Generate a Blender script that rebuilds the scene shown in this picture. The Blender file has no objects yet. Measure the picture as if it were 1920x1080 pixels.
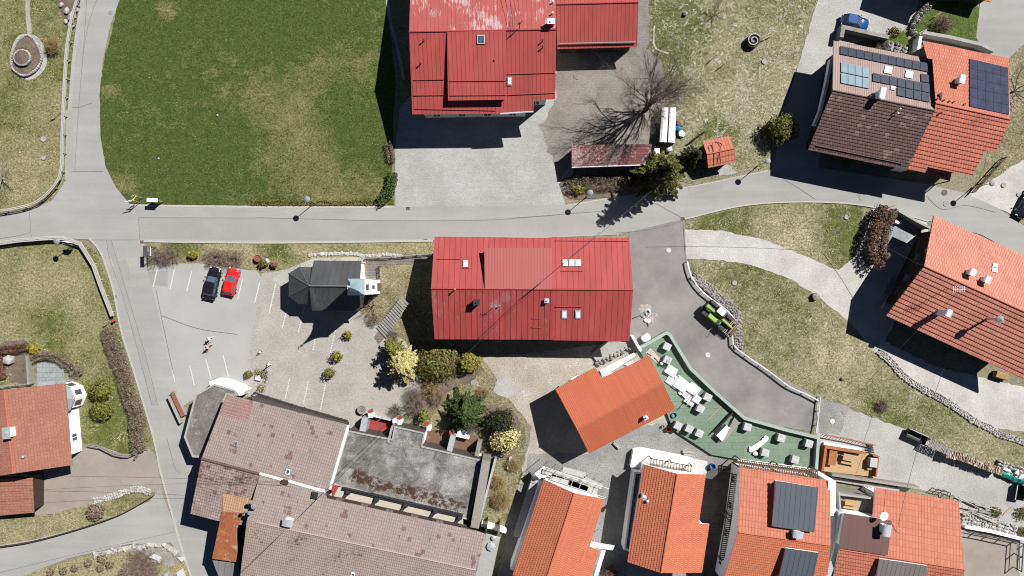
import bpy, bmesh, math, random
from mathutils import Vector, noise, Matrix
random.seed(7)
R = random.uniform
S = .075; H = 100.
sc = bpy.context.scene; col = sc.collection
SUN_EL = math.radians(49); SUN_XY = Vector((.77, .63)).normalized()
# windows of the picture: origin and magnification, used only to read plan positions
WIN = {'A': (0, 0, 2.7), 'B': (480, 0, 2.7), 'C': (960, 0, 2.7), 'D': (1440, 0, 2.7), 'E': (0, 360, 2.7), 'F': (480, 360, 2.7),
       'G': (960, 360, 2.7), 'I': (1440, 360, 2.7), 'J': (0, 680, 2.7), 'K': (480, 680, 2.7), 'L': (960, 680, 2.7), 'M': (1440, 680, 2.7),
       'a': (360, 480, 4.5), 'b': (520, 470, 6.353), 'c': (1280, 540, 9), 'd': (1190, 620, 6.355), 'e': (1340, 740, 6.75),
       'f': (1520, 800, 6.75), 'g': (1690, 780, 6), 'h': (960, 840, 4.5), 'i': (0, 0, 6), 'j': (220, 350, 6.35), 'k': (60, 430, 5.4),
       'l': (1190, 180, 6.752), 'm': (1550, 10, 9), 'n': (330, 700, 8.306), 'o': (660, 740, 6.75), 'p': (340, 880, 5.4),
       's': (1780, 220, 4.157), 't': (1590, 370, 5.68), 'u': (0, 630, 6.75), 'v': (760, 640, 5.4), 'w': (600, 890, 5.333),
       'x': (1560, 880, 5.333), 'y': (1220, 0, 5.4), 'z': (880, 0, 5.333), 'A2': (180, 960, 8.727), 'B2': (640, 560, 5.4),
       'C2': (880, 760, 4.32), 'D2': (1130, 820, 4.152), 'E2': (1440, 60, 4.154), 'F2': (1100, 600, 9)}
def Z(w, *a):
    x0, y0, s = WIN[w]
    return [(x0 + a[i] / s, y0 + a[i + 1] / s) for i in range(0, len(a), 2)]
def P(*a): return [(a[i], a[i + 1]) for i in range(0, len(a), 2)]
def W(p, z=0.):
    k = S * (H - z) / H
    return Vector(((p[0] - 960) * k, (540 - p[1]) * k, z))
def lin(v):
    v /= 255.
    return v / 12.92 if v <= .04045 else ((v + .055) / 1.055) ** 2.4
KEXP = 2.55
def A(r, g, b, k=1.): return tuple(min(.9, lin(x) / KEXP * k) for x in (r, g, b)) + (1.,)

# ---------------------------------------------------------------- materials
class Mt:
    def __init__(s, name, rough=.8, metal=0., spec=.3):
        s.m = bpy.data.materials.new(name); s.m.use_nodes = True
        s.t = s.m.node_tree; s.b = s.t.nodes['Principled BSDF']
        s.b.inputs['Roughness'].default_value = rough; s.b.inputs['Metallic'].default_value = metal
        s.b.inputs['Specular IOR Level'].default_value = spec
        s._c = s._u = None
    def n(s, t, **kw):
        nd = s.t.nodes.new(t)
        for k, v in kw.items():
            if hasattr(nd, k): setattr(nd, k, v)
            else: s.put(nd.inputs[k.replace('_', ' ')], v)
        return nd
    def put(s, sock, v):
        if isinstance(v, bpy.types.NodeSocket): s.t.links.new(v, sock)
        else: sock.default_value = v
    def co(s):
        if not s._c: s._c = s.n('ShaderNodeTexCoord').outputs['Object']
        return s._c
    def geo(s): return s.n('ShaderNodeNewGeometry').outputs['Position']
    def uv(s):
        if not s._u: s._u = s.n('ShaderNodeTexCoord').outputs['UV']
        return s._u
    def noise(s, scale, detail=4, rough=.6, vec=None, dist=0.):
        nd = s.n('ShaderNodeTexNoise', Scale=scale, Detail=detail, Roughness=rough, Distortion=dist)
        s.put(nd.inputs['Vector'], vec or s.co()); return nd.outputs['Fac']
    def rng(s, f, a, b, c=0., d=1.):
        nd = s.n('ShaderNodeMapRange', clamp=True)
        for i, v in enumerate((f, a, b, c, d)): s.put(nd.inputs[i], v)
        return nd.outputs[0]
    def mix(s, f, a, b, mode='MIX'):
        nd = s.n('ShaderNodeMix', data_type='RGBA', blend_type=mode)
        s.put(nd.inputs[0], f); s.put(nd.inputs[6], a); s.put(nd.inputs[7], b); return nd.outputs[2]
    def math(s, op, a, b=0.):
        nd = s.n('ShaderNodeMath', operation=op); s.put(nd.inputs[0], a); s.put(nd.inputs[1], b); return nd.outputs[0]
    def vmap(s, v, scale):
        nd = s.n('ShaderNodeMapping'); s.put(nd.inputs['Vector'], v); nd.inputs['Scale'].default_value = scale; return nd.outputs[0]
    def mul(s, c, f):
        nd = s.n('ShaderNodeVectorMath', operation='SCALE'); s.put(nd.inputs[0], c[:3] if isinstance(c, tuple) else c); s.put(nd.inputs['Scale'], f); return nd.outputs[0]
    def fin(s, c, bump=None, st=.4, dist=.03):
        s.put(s.b.inputs['Base Color'], c)
        if bump is not None:
            nd = s.n('ShaderNodeBump', Strength=st, Distance=dist); s.put(nd.inputs['Height'], bump)
            s.t.links.new(nd.outputs[0], s.b.inputs['Normal'])
        return s.m
def plain(name, c, rough=.7, metal=0., var=.15, scale=2.5, spec=.3):
    m = Mt(name, rough, metal, spec); n = m.noise(scale, 5, .65)
    return m.fin(m.mul(c, m.rng(n, .3, .7, 1 - var, 1 + var)))
def leaf(name, c1, c2, c3=None):
    m = Mt(name, .75, 0, .15); r = m.n('ShaderNodeNewGeometry').outputs['Random Per Island']
    c = m.mix(m.rng(r, .0, .75), c1, c2)
    if c3: c = m.mix(m.rng(m.noise(.9, 3), .45, .6), c, c3)
    return m.fin(m.mul(c, m.rng(r, 0, 1, .75, 1.25)))
def lawn(name, green, green2, straw, bias, blobs=(), pale=None, palef=.0, ps=1.3, pd=1.2):
    m = Mt(name, .95, 0, .1)
    big = m.noise(.06, 6, .6); mid = m.noise(.45, 7, .7); fine = m.noise(3.4, 7, .78); tiny = m.noise(11., 4, .7)
    f = m.math('ADD', m.math('MULTIPLY', big, 1.5), m.math('MULTIPLY', mid, 1.3))
    f = m.math('ADD', f, m.math('MULTIPLY', fine, .7)); f = m.math('ADD', f, -1.75 + bias)
    for (px, py, r, amt) in blobs:
        c = W((px, py)); d = m.n('ShaderNodeVectorMath', operation='DISTANCE'); m.put(d.inputs[0], m.co()); d.inputs[1].default_value = c
        dd = m.math('ADD', d.outputs['Value'], m.math('MULTIPLY', mid, r * .8))
        f = m.math('ADD', f, m.rng(dd, r * .5, r * 1.6, amt, 0.))
    g = m.mix(m.rng(m.noise(.9, 5, .7), .38, .62), green, green2)
    c = m.mix(m.rng(f, -.22, .42), g, straw)
    if pale: c = m.mix(m.rng(m.noise(ps, 7, .8, None, pd), .62 - palef, .74 - palef), c, pale)
    dark = m.mul(c, .45)
    c = m.mix(m.rng(m.noise(1.7, 7, .8), .60, .72), c, dark)
    k = m.math('MULTIPLY', m.rng(fine, .36, .64, .5, 1.5), m.rng(tiny, .36, .64, .62, 1.38))
    return m.fin(m.mul(c, k), m.math('ADD', fine, tiny), .8, .06)
def stony(name, c1, c2, s1=.15, s2=6., contrast=.2, spots=None, rough=.9, bump=.35, streak=False):
    m = Mt(name, rough, 0, .2)
    a = m.noise(s1, 7, .62); b = m.noise(s2, 6, .75); d = m.noise(s2 * 3.3, 3, .6)
    if streak:
        a = m.math('MULTIPLY', m.math('ADD', a, m.noise(1.0, 6, .6, m.vmap(m.co(), streak))), .5)
    c = m.mix(m.rng(a, .36, .64), c1, c2)
    if spots: c = m.mix(m.rng(m.noise(spots[1], 6, .75), spots[2], spots[2] + .12), c, spots[0])
    k = m.math('MULTIPLY', m.rng(b, .37, .63, 1 - contrast, 1 + contrast), m.rng(d, .38, .62, 1 - contrast * .7, 1 + contrast * .7))
    return m.fin(m.mul(c, k), m.math('ADD', b, d), bump, .03)
def pavers(name, c1, c2, bw, bh, gap, s1=.2, joint=.03):
    m = Mt(name, .9, 0, .2)
    br = m.n('ShaderNodeTexBrick', Scale=1., Mortar_Size=joint, Brick_Width=bw, Row_Height=bh, Color1=(1, 1, 1, 1), Color2=(.86, .86, .86, 1), Mortar=gap)
    m.put(br.inputs['Vector'], m.co())
    a = m.noise(s1, 7, .65); b = m.noise(4, 6, .75)
    c = m.mix(m.rng(a, .36, .64), c1, c2); c = m.mix(1., c, br.outputs[0], 'MULTIPLY')
    return m.fin(m.mul(c, m.rng(b, .28, .72, .78, 1.22)), b, .3, .02)
def tiles(name, c1, c2, gap, tw=.3, th=.34, joint=.045, off=.5, odd=None, oddf=.0, blot=.12, moss=None, wave=.5):
    m = Mt(name, .75, 0, .25)
    gap = tuple(.45 * gap[i] + .55 * c1[i] for i in range(3)) + (1.,)
    kw = dict(Scale=1., Mortar_Size=joint, Mortar_Smooth=.4, Brick_Width=tw, Row_Height=th, offset=off)
    br = m.n('ShaderNodeTexBrick', Color1=c1, Color2=c2, Mortar=gap, **kw); m.put(br.inputs['Vector'], m.uv())
    c = br.outputs[0]
    if odd:
        q = m.n('ShaderNodeTexBrick', Color1=(0, 0, 0, 1), Color2=(1, 1, 1, 1), Mortar=(0, 0, 0, 1), Scale=1., Mortar_Size=0., Brick_Width=tw * 1.7, Row_Height=th * 1.3, offset=.37)
        m.put(q.inputs['Vector'], m.uv())
        big = m.noise(.28, 3, .6, m.uv())
        f = m.rng(m.math('ADD', q.outputs[0], m.math('MULTIPLY', big, 1.1)), 1.52 - oddf, 1.54 - oddf)
        c = m.mix(m.math('MULTIPLY', f, .8), c, odd)
    if moss: c = m.mix(m.rng(m.math('ADD', m.math('MULTIPLY', m.noise(2.6, 6, .75, m.uv()), .8), m.math('MULTIPLY', m.noise(.25, 3, .5, m.uv()), .55)), .70 - moss[1], .78 - moss[1]), c, moss[0])
    k = m.math('MULTIPLY', m.rng(m.noise(.35, 6, .65, m.uv()), .3, .7, 1 - blot, 1 + blot), m.rng(m.noise(7, 3, .6, m.uv()), .3, .7, .88, 1.12))
    sx = m.n('ShaderNodeSeparateXYZ'); m.put(sx.inputs[0], m.uv())
    wv = m.math('SINE', m.math('MULTIPLY', sx.outputs[0], 2 * math.pi / tw))
    h = m.math('ADD', m.math('MULTIPLY', br.outputs['Fac'], -1.), m.math('MULTIPLY', wv, wave * .5))
    return m.fin(m.mul(c, k), h, .5, .05)
def seam(name, c, w=.52, line=.07, line_shade=.45, worn=None, wornc=(.5, .42, .42, 1), blot=.16, rough=.72):
    m = Mt(name, rough, 0, .25)
    sx = m.n('ShaderNodeSeparateXYZ'); m.put(sx.inputs[0], m.uv())
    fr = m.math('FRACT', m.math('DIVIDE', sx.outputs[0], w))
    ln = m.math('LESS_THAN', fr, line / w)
    cc = c
    if worn is not None:
        st = m.noise(1., 7, .75, m.vmap(m.uv(), (3.2, .55, 1))); bg = m.noise(.16, 3, .6, m.uv())
        cc = m.mix(m.rng(m.math('ADD', m.math('MULTIPLY', st, .75), m.math('MULTIPLY', bg, .75)), worn, worn + .07), cc, wornc)
    cc = m.mul(cc, m.rng(m.noise(.5, 6, .65, m.vmap(m.uv(), (1, .35, 1))), .3, .7, 1 - blot, 1 + blot))
    cc = m.mix(ln, cc, m.mul(cc, line_shade))  # colour darkened along each seam, painting in the shade of the standing seams
    return m.fin(cc, ln, .5, .05)
def mossy():
    m = Mt('mossy_flat_roof', .95, 0, .15); a = m.noise(.22, 6, .62); b = m.noise(5, 6, .75); d = m.noise(16, 3, .6)
    c = m.mix(m.rng(a, .38, .62), A(136, 132, 128), A(200, 197, 194)); f = m.rng(m.noise(.34, 7, .72, None, .6), .45, .62); c = m.mix(m.math('MULTIPLY', f, .8), c, A(98, 92, 88))
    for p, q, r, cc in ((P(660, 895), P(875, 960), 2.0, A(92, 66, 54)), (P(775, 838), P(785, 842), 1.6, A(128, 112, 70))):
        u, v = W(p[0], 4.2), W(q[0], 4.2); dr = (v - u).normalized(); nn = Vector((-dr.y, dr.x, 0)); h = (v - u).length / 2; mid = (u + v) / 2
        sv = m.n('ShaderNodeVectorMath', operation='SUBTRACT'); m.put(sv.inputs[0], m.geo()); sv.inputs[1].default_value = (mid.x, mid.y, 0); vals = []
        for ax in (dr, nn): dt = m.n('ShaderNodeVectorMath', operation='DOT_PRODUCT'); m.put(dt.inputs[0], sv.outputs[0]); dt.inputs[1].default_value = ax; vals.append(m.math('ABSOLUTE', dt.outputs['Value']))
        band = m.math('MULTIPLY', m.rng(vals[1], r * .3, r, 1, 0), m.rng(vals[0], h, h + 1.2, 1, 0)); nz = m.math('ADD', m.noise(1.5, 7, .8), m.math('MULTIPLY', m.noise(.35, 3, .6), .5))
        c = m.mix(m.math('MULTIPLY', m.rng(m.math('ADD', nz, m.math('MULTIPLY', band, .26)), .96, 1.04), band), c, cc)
    k = m.math('MULTIPLY', m.rng(b, .36, .64, .66, 1.34), m.rng(d, .38, .62, .78, 1.22)); return m.fin(m.mul(c, k), b, .4, .03)
M = {}
M['lawn_big'] = lawn('big_lawn', A(82, 98, 45), A(100, 113, 57), A(174, 162, 114), -.40,
    [(560, 190, 7, .3), (690, 130, 5, .35), (480, 365, 14, .26), (640, 362, 9, .3), (700, 200, 4, .3), (600, 110, 5, .3), (560, 270, 6, .2), (310, 18, 2, .5), (230, 345, 3, .45), (200, 170, 2, .5)])
M['lawn_left'] = lawn('left_lawn', A(104, 114, 60), A(128, 132, 74), A(184, 174, 134), -.02, [(80, 300, 8, .3), (60, 560, 10, .35), (90, 610, 4, -.5), (90, 190, 4, .35), (40, 60, 5, -.3), (210, 770, 6, -.5)], A(196, 186, 160), -.04)
M['lawn_dry'] = lawn('dry_lawn', A(98, 108, 56), A(124, 130, 74), A(198, 188, 156), .08, [(1590, 430, 5, -.6), (1370, 520, 8, -.25), (1340, 420, 5, -.35), (1480, 440, 5, .45), (1640, 760, 5, -.2)], A(224, 214, 194), .05, .7, 1.6)
M['meadow'] = lawn('stony_meadow', A(96, 106, 56), A(126, 130, 78), A(190, 180, 152), .10, [(1250, 60, 6, -.8), (1345, 255, 3, -.9), (1270, 15, 4, -.4)], A(226, 220, 206), .10, .85, 2.2)
M['garden'] = lawn('garden_ground', A(100, 104, 60), A(130, 126, 80), A(184, 170, 140), .15, [(930, 690, 5, .2)], A(212, 202, 182), .06, .8, 1.6)
M['verge'] = lawn('verge_grass', A(96, 108, 52), A(122, 124, 66), A(186, 174, 136), .22, [(520, 470, 3, -.6), (340, 465, 3, -.5)], A(214, 204, 180), .02)
M['green_patch'] = lawn('short_green_lawn', A(88, 112, 50), A(112, 126, 62), A(150, 142, 96), -.5)
M['ground'] = stony('earth_ground', A(170, 160, 136), A(150, 148, 116), .12, 3., .28, (A(112, 116, 70), .35, .55), .95)
M['asphalt'] = stony('pale_asphalt', A(180, 178, 173), A(204, 202, 197), .1, 9., .06, (A(176, 173, 168), .3, .62), .9, .15, (.04, .5, 1))
M['asphalt_band'] = stony('asphalt_patch', A(183, 179, 174), A(191, 187, 182), .2, 9., .06, None, .9, .15)
M['parking'] = stony('parking_asphalt', A(196, 194, 190), A(207, 205, 201), .15, 9., .06, (A(184, 181, 176), .35, .64), .9, .15)
M['newasphalt'] = stony('dark_asphalt', A(146, 141, 139), A(178, 173, 169), .14, 9., .09, (A(202, 196, 190), .22, .63), .9, .2)
M['track_mid'] = stony('grassy_track_middle', A(198, 190, 178), A(214, 208, 198), .5, 5., .2, (A(176, 170, 146), .8, .62), .95, .5)
M['gravel'] = stony('grey_gravel', A(196, 193, 187), A(214, 211, 205), .22, 5., .17, None, .95, .5)
M['track'] = stony('chalky_gravel', A(212, 206, 199), A(234, 230, 225), .3, 5., .16, (A(192, 185, 173), .5, .62), .95, .5)
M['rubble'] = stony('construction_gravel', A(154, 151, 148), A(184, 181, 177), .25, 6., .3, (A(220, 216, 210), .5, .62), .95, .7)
M['drygravel'] = stony('buff_gravel', A(192, 181, 164), A(214, 206, 193), .25, 5., .26, (A(224, 219, 211), .4, .56), .95, .6)
M['driveway'] = stony('brown_driveway', A(176, 164, 153), A(190, 179, 168), .25, 8., .08, None, .9, .2)
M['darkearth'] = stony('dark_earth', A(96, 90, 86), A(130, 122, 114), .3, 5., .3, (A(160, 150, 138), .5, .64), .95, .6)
M['yard'] = pavers('yard_paving', A(196, 194, 188), A(218, 217, 213), .5, .17, (.84, .84, .83, 1), .18, .02)
M['yard_old'] = pavers('old_yard_paving', A(158, 150, 142), A(184, 177, 169), .3, .22, (.8, .79, .78, 1), .25, .03)
M['cobble'] = pavers('parking_cobble', A(198, 191, 182), A(215, 210, 203), .22, .12, (.86, .84, .81, 1), .25, .012)
M['slate'] = pavers('slate_paving', A(176, 182, 186), A(188, 193, 196), .95, .7, (.6, .62, .64, 1), .5, .03)
M['plank'] = pavers('weathered_planks', A(150, 140, 134), A(166, 156, 150), 4, .22, (.45, .43, .42, 1), .5, .03)
M['kerb'] = plain('kerb_stone', A(214, 208, 196), .85, 0, .12, 3)
M['concrete'] = stony('concrete', A(190, 186, 180), A(206, 203, 198), .5, 6, .1)
M['soil'] = stony('garden_soil', A(120, 104, 92), A(146, 130, 114), .5, 5, .3)
M['stone'] = stony('wall_stone', A(200, 196, 188), A(232, 228, 220), .8, 5, .25, (A(150, 142, 130), 1.2, .55))
M['stone_grey'] = stony('grey_stone', A(160, 156, 150), A(190, 186, 180), .8, 5, .25)
M['paint'] = plain('white_road_paint', A(246, 245, 242), .7, 0, .08, 6)
M['tar'] = plain('tar_seam', A(140, 138, 136), .8, 0, .2, 2)
M['iron'] = plain('cast_iron', A(176, 172, 166), .7, .0, .15, 8)
M['rustiron'] = plain('rusty_iron', A(130, 108, 98), .8, 0, .2, 8)
M['white'] = plain('white_render', (.78, .77, .75, 1), .8, 0, .06, 1.2)
M['offwhite'] = plain('cream_render', (.55, .53, .49, 1), .85, 0, .1, 1.)
M['whitepaint'] = plain('white_paint', (.8, .8, .79, 1), .5, 0, .05, 3)
M['foil'] = plain('white_sheeting', (.56, .56, .56, 1), .6, 0, .25, 3)
M['wrap'] = stony('wrapped_block', A(216, 216, 218), A(238, 238, 240), 1.2, 6, .15)
M['galv'] = plain('galvanised_steel', (.62, .64, .66, 1), .35, .7, .12, 5)
M['steel'] = plain('grey_steel', (.32, .33, .34, 1), .5, .4, .15, 4)
M['black'] = plain('black_metal', (.02, .02, .022, 1), .5, 0, .15, 4)
M['darktrim'] = plain('dark_trim', (.05, .042, .04, 1), .6, 0, .15, 4)
M['rubber'] = plain('tyre_rubber', (.018, .018, .018, 1), .85, 0, .2, 8)
M['rim'] = plain('alloy', (.55, .56, .57, 1), .35, .6, .05, 5)
M['glass'] = plain('window_glass', (.05, .07, .085, 1), .08, 0, .1, 2, .8)
M['glass_light'] = plain('roof_window_glass', (.42, .50, .52, 1), .12, 0, .18, 1.5, .8)
M['skin'] = plain('skin', (.5, .28, .2, 1), .6, 0, .04, 3)
M['hair'] = plain('dark_hair', (.03, .02, .015, 1), .6, 0, .1, 9)
M['bark'] = plain('tree_bark', A(128, 112, 106), .9, 0, .25, 6)
M['bark_pale'] = plain('pale_bark', A(206, 196, 182), .9, 0, .15, 6)
M['twig'] = leaf('bare_twigs', A(150, 128, 114), A(184, 160, 144))
M['twig_dark'] = leaf('dark_twigs', A(130, 116, 110), A(166, 150, 142))
M['straw'] = leaf('dry_straw', A(176, 150, 96), A(206, 178, 122))
M['wood'] = plain('brown_wood', A(136, 102, 82), .8, 0, .2, 3)
M['pinkboard'] = plain('pinkish_board', A(228, 204, 190), .8, 0, .1, 3)
M['ridge_slate'] = plain('dull_hip_cap', A(124, 126, 126), .6, 0, .1, 3)
M['fence_pale'] = plain('pale_fence_wood', A(216, 212, 204), .85, 0, .12, 3)
M['wood_grey'] = plain('grey_wood', A(176, 170, 162), .85, 0, .18, 3)
M['wood_dark'] = plain('dark_wood', A(84, 64, 54), .8, 0, .2, 3)
M['wood_orange'] = plain('orange_wood', A(196, 124, 74), .7, 0, .16, 2.5)
M['wood_pale'] = plain('pale_wood', A(220, 180, 134), .75, 0, .14, 3)
M['log'] = leaf('split_logs', A(206, 184, 160), A(232, 216, 198), A(168, 138, 118))
M['thuja'] = leaf('thuja_green', A(88, 98, 44), A(152, 148, 80), A(128, 110, 58))
M['thuja_bright'] = leaf('bright_thuja', A(120, 122, 48), A(178, 166, 78))
M['gold'] = leaf('golden_cypress', A(206, 188, 104), A(246, 232, 166))
M['olive'] = leaf('olive_cypress', A(118, 122, 50), A(158, 156, 76))
M['fir'] = leaf('fir_green', A(48, 70, 32), A(98, 114, 58))
M['spruce'] = leaf('spruce_green', A(78, 86, 36), A(146, 142, 68), A(62, 70, 32))
M['fir_dark'] = leaf('dark_fir', A(40, 46, 26), A(72, 78, 44))
M['box'] = leaf('round_box_leaf', A(84, 92, 34), A(146, 144, 70))
M['hedge_brown'] = leaf('beech_hedge', A(134, 114, 98), A(168, 148, 128))
M['hedge_red'] = leaf('copper_hedge', A(104, 66, 56), A(146, 98, 84))
M['copper'] = leaf('copper_leaf', A(130, 88, 72), A(176, 132, 112))
M['copper_dark'] = leaf('dark_copper_leaf', A(92, 66, 56), A(146, 108, 92), A(128, 114, 92))
M['hedge_grey'] = leaf('grey_brown_hedge', A(118, 104, 92), A(150, 132, 118))
M['yellowshrub'] = leaf('yellow_shrub', A(140, 128, 40), A(186, 172, 70))
RK = .98
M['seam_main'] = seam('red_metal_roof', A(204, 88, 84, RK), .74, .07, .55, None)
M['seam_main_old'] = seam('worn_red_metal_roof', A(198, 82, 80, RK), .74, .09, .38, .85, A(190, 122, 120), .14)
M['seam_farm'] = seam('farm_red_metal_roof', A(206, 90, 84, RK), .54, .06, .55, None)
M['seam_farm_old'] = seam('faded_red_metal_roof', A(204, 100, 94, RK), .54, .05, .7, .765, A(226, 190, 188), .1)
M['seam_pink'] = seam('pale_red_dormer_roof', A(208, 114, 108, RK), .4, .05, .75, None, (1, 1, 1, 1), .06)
M['seam_shed'] = tiles('dark_red_shed_roof', A(150, 88, 86), A(128, 72, 72), A(70, 48, 48), 3., .36, .06, .5, None, 0, .25, (A(190, 164, 160), .03))
M['tile_orange_fine'] = tiles('new_orange_tiles', A(226, 116, 80), A(216, 108, 74), A(240, 172, 126), .26, 60., .05, 0, None, 0, .04, None, 1.)
M['tile_orange'] = tiles('orange_clay_tiles', A(244, 146, 108), A(232, 134, 98), A(176, 78, 52), .28, .36, .05, .5, None, 0, .06)
M['tile_orange_seam'] = tiles('ribbed_orange_tiles', A(232, 146, 116), A(220, 134, 106), A(178, 88, 68), .42, .8, .05, 0, None, 0, .06)
M['tile_salmon'] = tiles('salmon_clay_tiles', A(224, 134, 108), A(212, 122, 98), A(150, 76, 58), .3, .36, .035, .5, None, 0, .08)
M['tile_red'] = tiles('weathered_red_tiles', A(244, 148, 118), A(228, 134, 106), A(140, 70, 54), .33, .55, .08, .5, None, 0, .12, (A(190, 110, 90), -.06))
M['tile_house_right'] = tiles('old_orange_tiles', A(250, 166, 142), A(236, 150, 126), A(150, 84, 68), .36, .62, .08, .5, None, 0, .12, (A(200, 124, 104), -.06))
M['tile_house_right_n'] = tiles('clean_salmon_tiles', A(250, 166, 142), A(236, 150, 126), A(150, 84, 68), .36, .62, .08, .5, None, 0, .06)  # same tile colours as the old orange tiles, without moss blotches
M['tile_left'] = tiles('left_house_tiles', A(194, 134, 110), A(184, 122, 100), A(160, 102, 84), .5, .36, .04, .5, None, 0, .12)
M['tile_brown'] = tiles('dark_brown_tiles', A(132, 100, 94), A(110, 82, 80), A(52, 40, 40), .34, .42, .09, .5, A(160, 132, 126), .0, .16, (A(172, 146, 138), -.1))
M['tile_beige'] = tiles('pinkish_beige_tiles', A(196, 172, 162), A(186, 160, 152), A(142, 112, 104), .3, 40., .06, 0, None, 0, .1)
M['tile_rest'] = tiles('faded_pink_tiles', A(192, 174, 166), A(182, 164, 156), A(146, 126, 118), .3, .42, .05, 0, A(142, 106, 100), .04, .1)
M['tile_rest_s'] = tiles('mottled_pink_tiles', A(194, 172, 163), A(170, 145, 138), A(116, 94, 88), .3, .42, .06, 0, A(128, 96, 90), .06, .14, (A(112, 84, 80), -.05))
M['tile_rest_se'] = tiles('grey_pink_tiles', A(194, 176, 166), A(182, 163, 153), A(122, 103, 95), .26, .36, .07, 0, None, 0, .12, (A(104, 84, 78), -.07))
M['ridge_orange'] = plain('orange_ridge_tiles', A(222, 122, 94), .7, 0, .1, 3)
M['ridge_red'] = plain('red_ridge_metal', A(196, 74, 78), .6, 0, .08, 3)
M['ridge_dark'] = plain('dark_ridge', A(120, 92, 86), .7, 0, .1, 3)
M['ridge_pink'] = plain('pinkish_ridge', A(206, 180, 172), .7, 0, .1, 3)
M['bitumen'] = stony('bitumen_roof', A(128, 121, 116), A(158, 152, 148), .3, 5, .26, (A(206, 203, 200), .7, .57))
M['bitumen_moss'] = mossy()
M['bit_green'] = pavers('green_bitumen', A(142, 164, 141), A(155, 176, 153), 3.2, .95, (.5, .56, .5, 1), .3, .02)
M['green_metal'] = plain('grey_green_flashing', A(188, 202, 190), .6, 0, .08, 2)
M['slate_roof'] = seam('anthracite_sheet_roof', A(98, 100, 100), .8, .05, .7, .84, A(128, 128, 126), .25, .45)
M['copper_blue'] = plain('pale_blue_spire', A(196, 220, 228), .4, .1, .12, 1.2)
M['solar'] = plain('solar_cell', (.014, .02, .032, 1), .4, 0, .25, 1.2, .25)
M['solar_blue'] = plain('blue_solar_cell', (.02, .024, .046, 1), .6, 0, .4, .9, .08)
M['collector'] = plain('solar_thermal_glass', (.15, .2, .215, 1), .2, 0, .12, .8, .7)
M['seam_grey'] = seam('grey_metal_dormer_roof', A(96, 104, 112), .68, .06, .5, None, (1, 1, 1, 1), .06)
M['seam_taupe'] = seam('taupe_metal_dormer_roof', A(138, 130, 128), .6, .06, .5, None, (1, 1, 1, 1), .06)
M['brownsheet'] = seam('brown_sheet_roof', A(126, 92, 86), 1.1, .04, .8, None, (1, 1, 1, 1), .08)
M['rust'] = stony('rusty_sheet', A(204, 128, 84), A(182, 108, 74), .6, 4, .2, (A(230, 214, 196), 1.1, .56))
M['corrug_buff'] = tiles('buff_corrugated', A(226, 184, 146), A(214, 170, 132), A(166, 122, 94), .3, 40, .06, 0)
M['corrug_grey'] = tiles('grey_corrugated', A(150, 148, 146), A(140, 138, 136), A(112, 110, 108), .9, 40, .06, 0)
M['redfloor'] = plain('red_carpet', A(178, 74, 70), .85, 0, .1, 2)
M['beigefloor'] = plain('beige_floor', A(222, 212, 196), .8, 0, .08, 1.5)
M['copperred'] = plain('red_sheet', A(190, 84, 70), .6, 0, .1, 2)
M['teal'] = plain('teal_tarp', A(40, 160, 140), .5, 0, .2, 2)
M['blue'] = plain('blue_plastic', A(60, 140, 190), .5, 0, .15, 3)
M['terracotta'] = plain('terracotta', A(190, 92, 70), .8, 0, .12, 4)
M['slab'] = plain('pale_stone_slab', A(236, 234, 232), .7, 0, .06, 2)
M['car_black'] = plain('black_car_paint', (.008, .009, .012, 1), .12, 0, .05, 1, .6)
M['car_red'] = plain('red_car_paint', (.42, .012, .012, 1), .12, 0, .04, 1, .6)
M['car_blue'] = plain('blue_car_paint', (.008, .042, .14, 1), .1, 0, .05, 1, .6)
M['lime'] = plain('lime_green_paint', (.19, .26, .05, 1), .5, 0, .08, 2)
M['lamp_red'] = plain('red_lamp', (.4, .01, .01, 1), .2, 0, .02, 2)
M['lamp_clear'] = plain('clear_lamp', (.6, .6, .6, 1), .1, 0, .02, 2)
M['shirt_white'] = plain('white_shirt', (.75, .75, .74, 1), .85, 0, .05, 9)
M['shirt_pink'] = plain('salmon_shirt', (.55, .25, .18, 1), .85, 0, .05, 9)
M['trousers'] = plain('dark_trousers', (.03, .03, .04, 1), .85, 0, .1, 9)
M['trousers_grey'] = plain('pale_trousers', (.6, .6, .58, 1), .85, 0, .1, 9)
M['dishgrey'] = plain('dish_grey', (.11, .115, .12, 1), .6, .0, .1, 3)
M['brickred'] = plain('brick_red_coping', A(172, 108, 90), .8, 0, .18, 3)
M['lampgrey'] = plain('lamp_hood_grey', (.15, .16, .17, 1), .6, .0, .1, 3)
M['tuft'] = leaf('grass_tuft', A(140, 138, 88), A(196, 186, 148), A(150, 146, 92))
M['tuft_green'] = leaf('green_grass_tuft', A(84, 102, 46), A(138, 138, 84), A(98, 112, 54))
M['dullyellow'] = plain('dull_yellow_paint', A(190, 150, 90), .6, 0, .2, 3)
M['yellow'] = plain('yellow_board', (.72, .56, .05, 1), .5, 0, .06, 3)
M['greenboard'] = plain('pale_green_board', A(150, 190, 172), .5, 0, .08, 3)
M['tile_patch'] = tiles('newer_pink_tiles', A(178, 136, 130), A(168, 126, 120), A(196, 160, 154), .3, .42, .04, 0, None, 0, .05)
M['redbox'] = plain('red_box', A(210, 90, 70), .5, 0, .08, 3)
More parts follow.
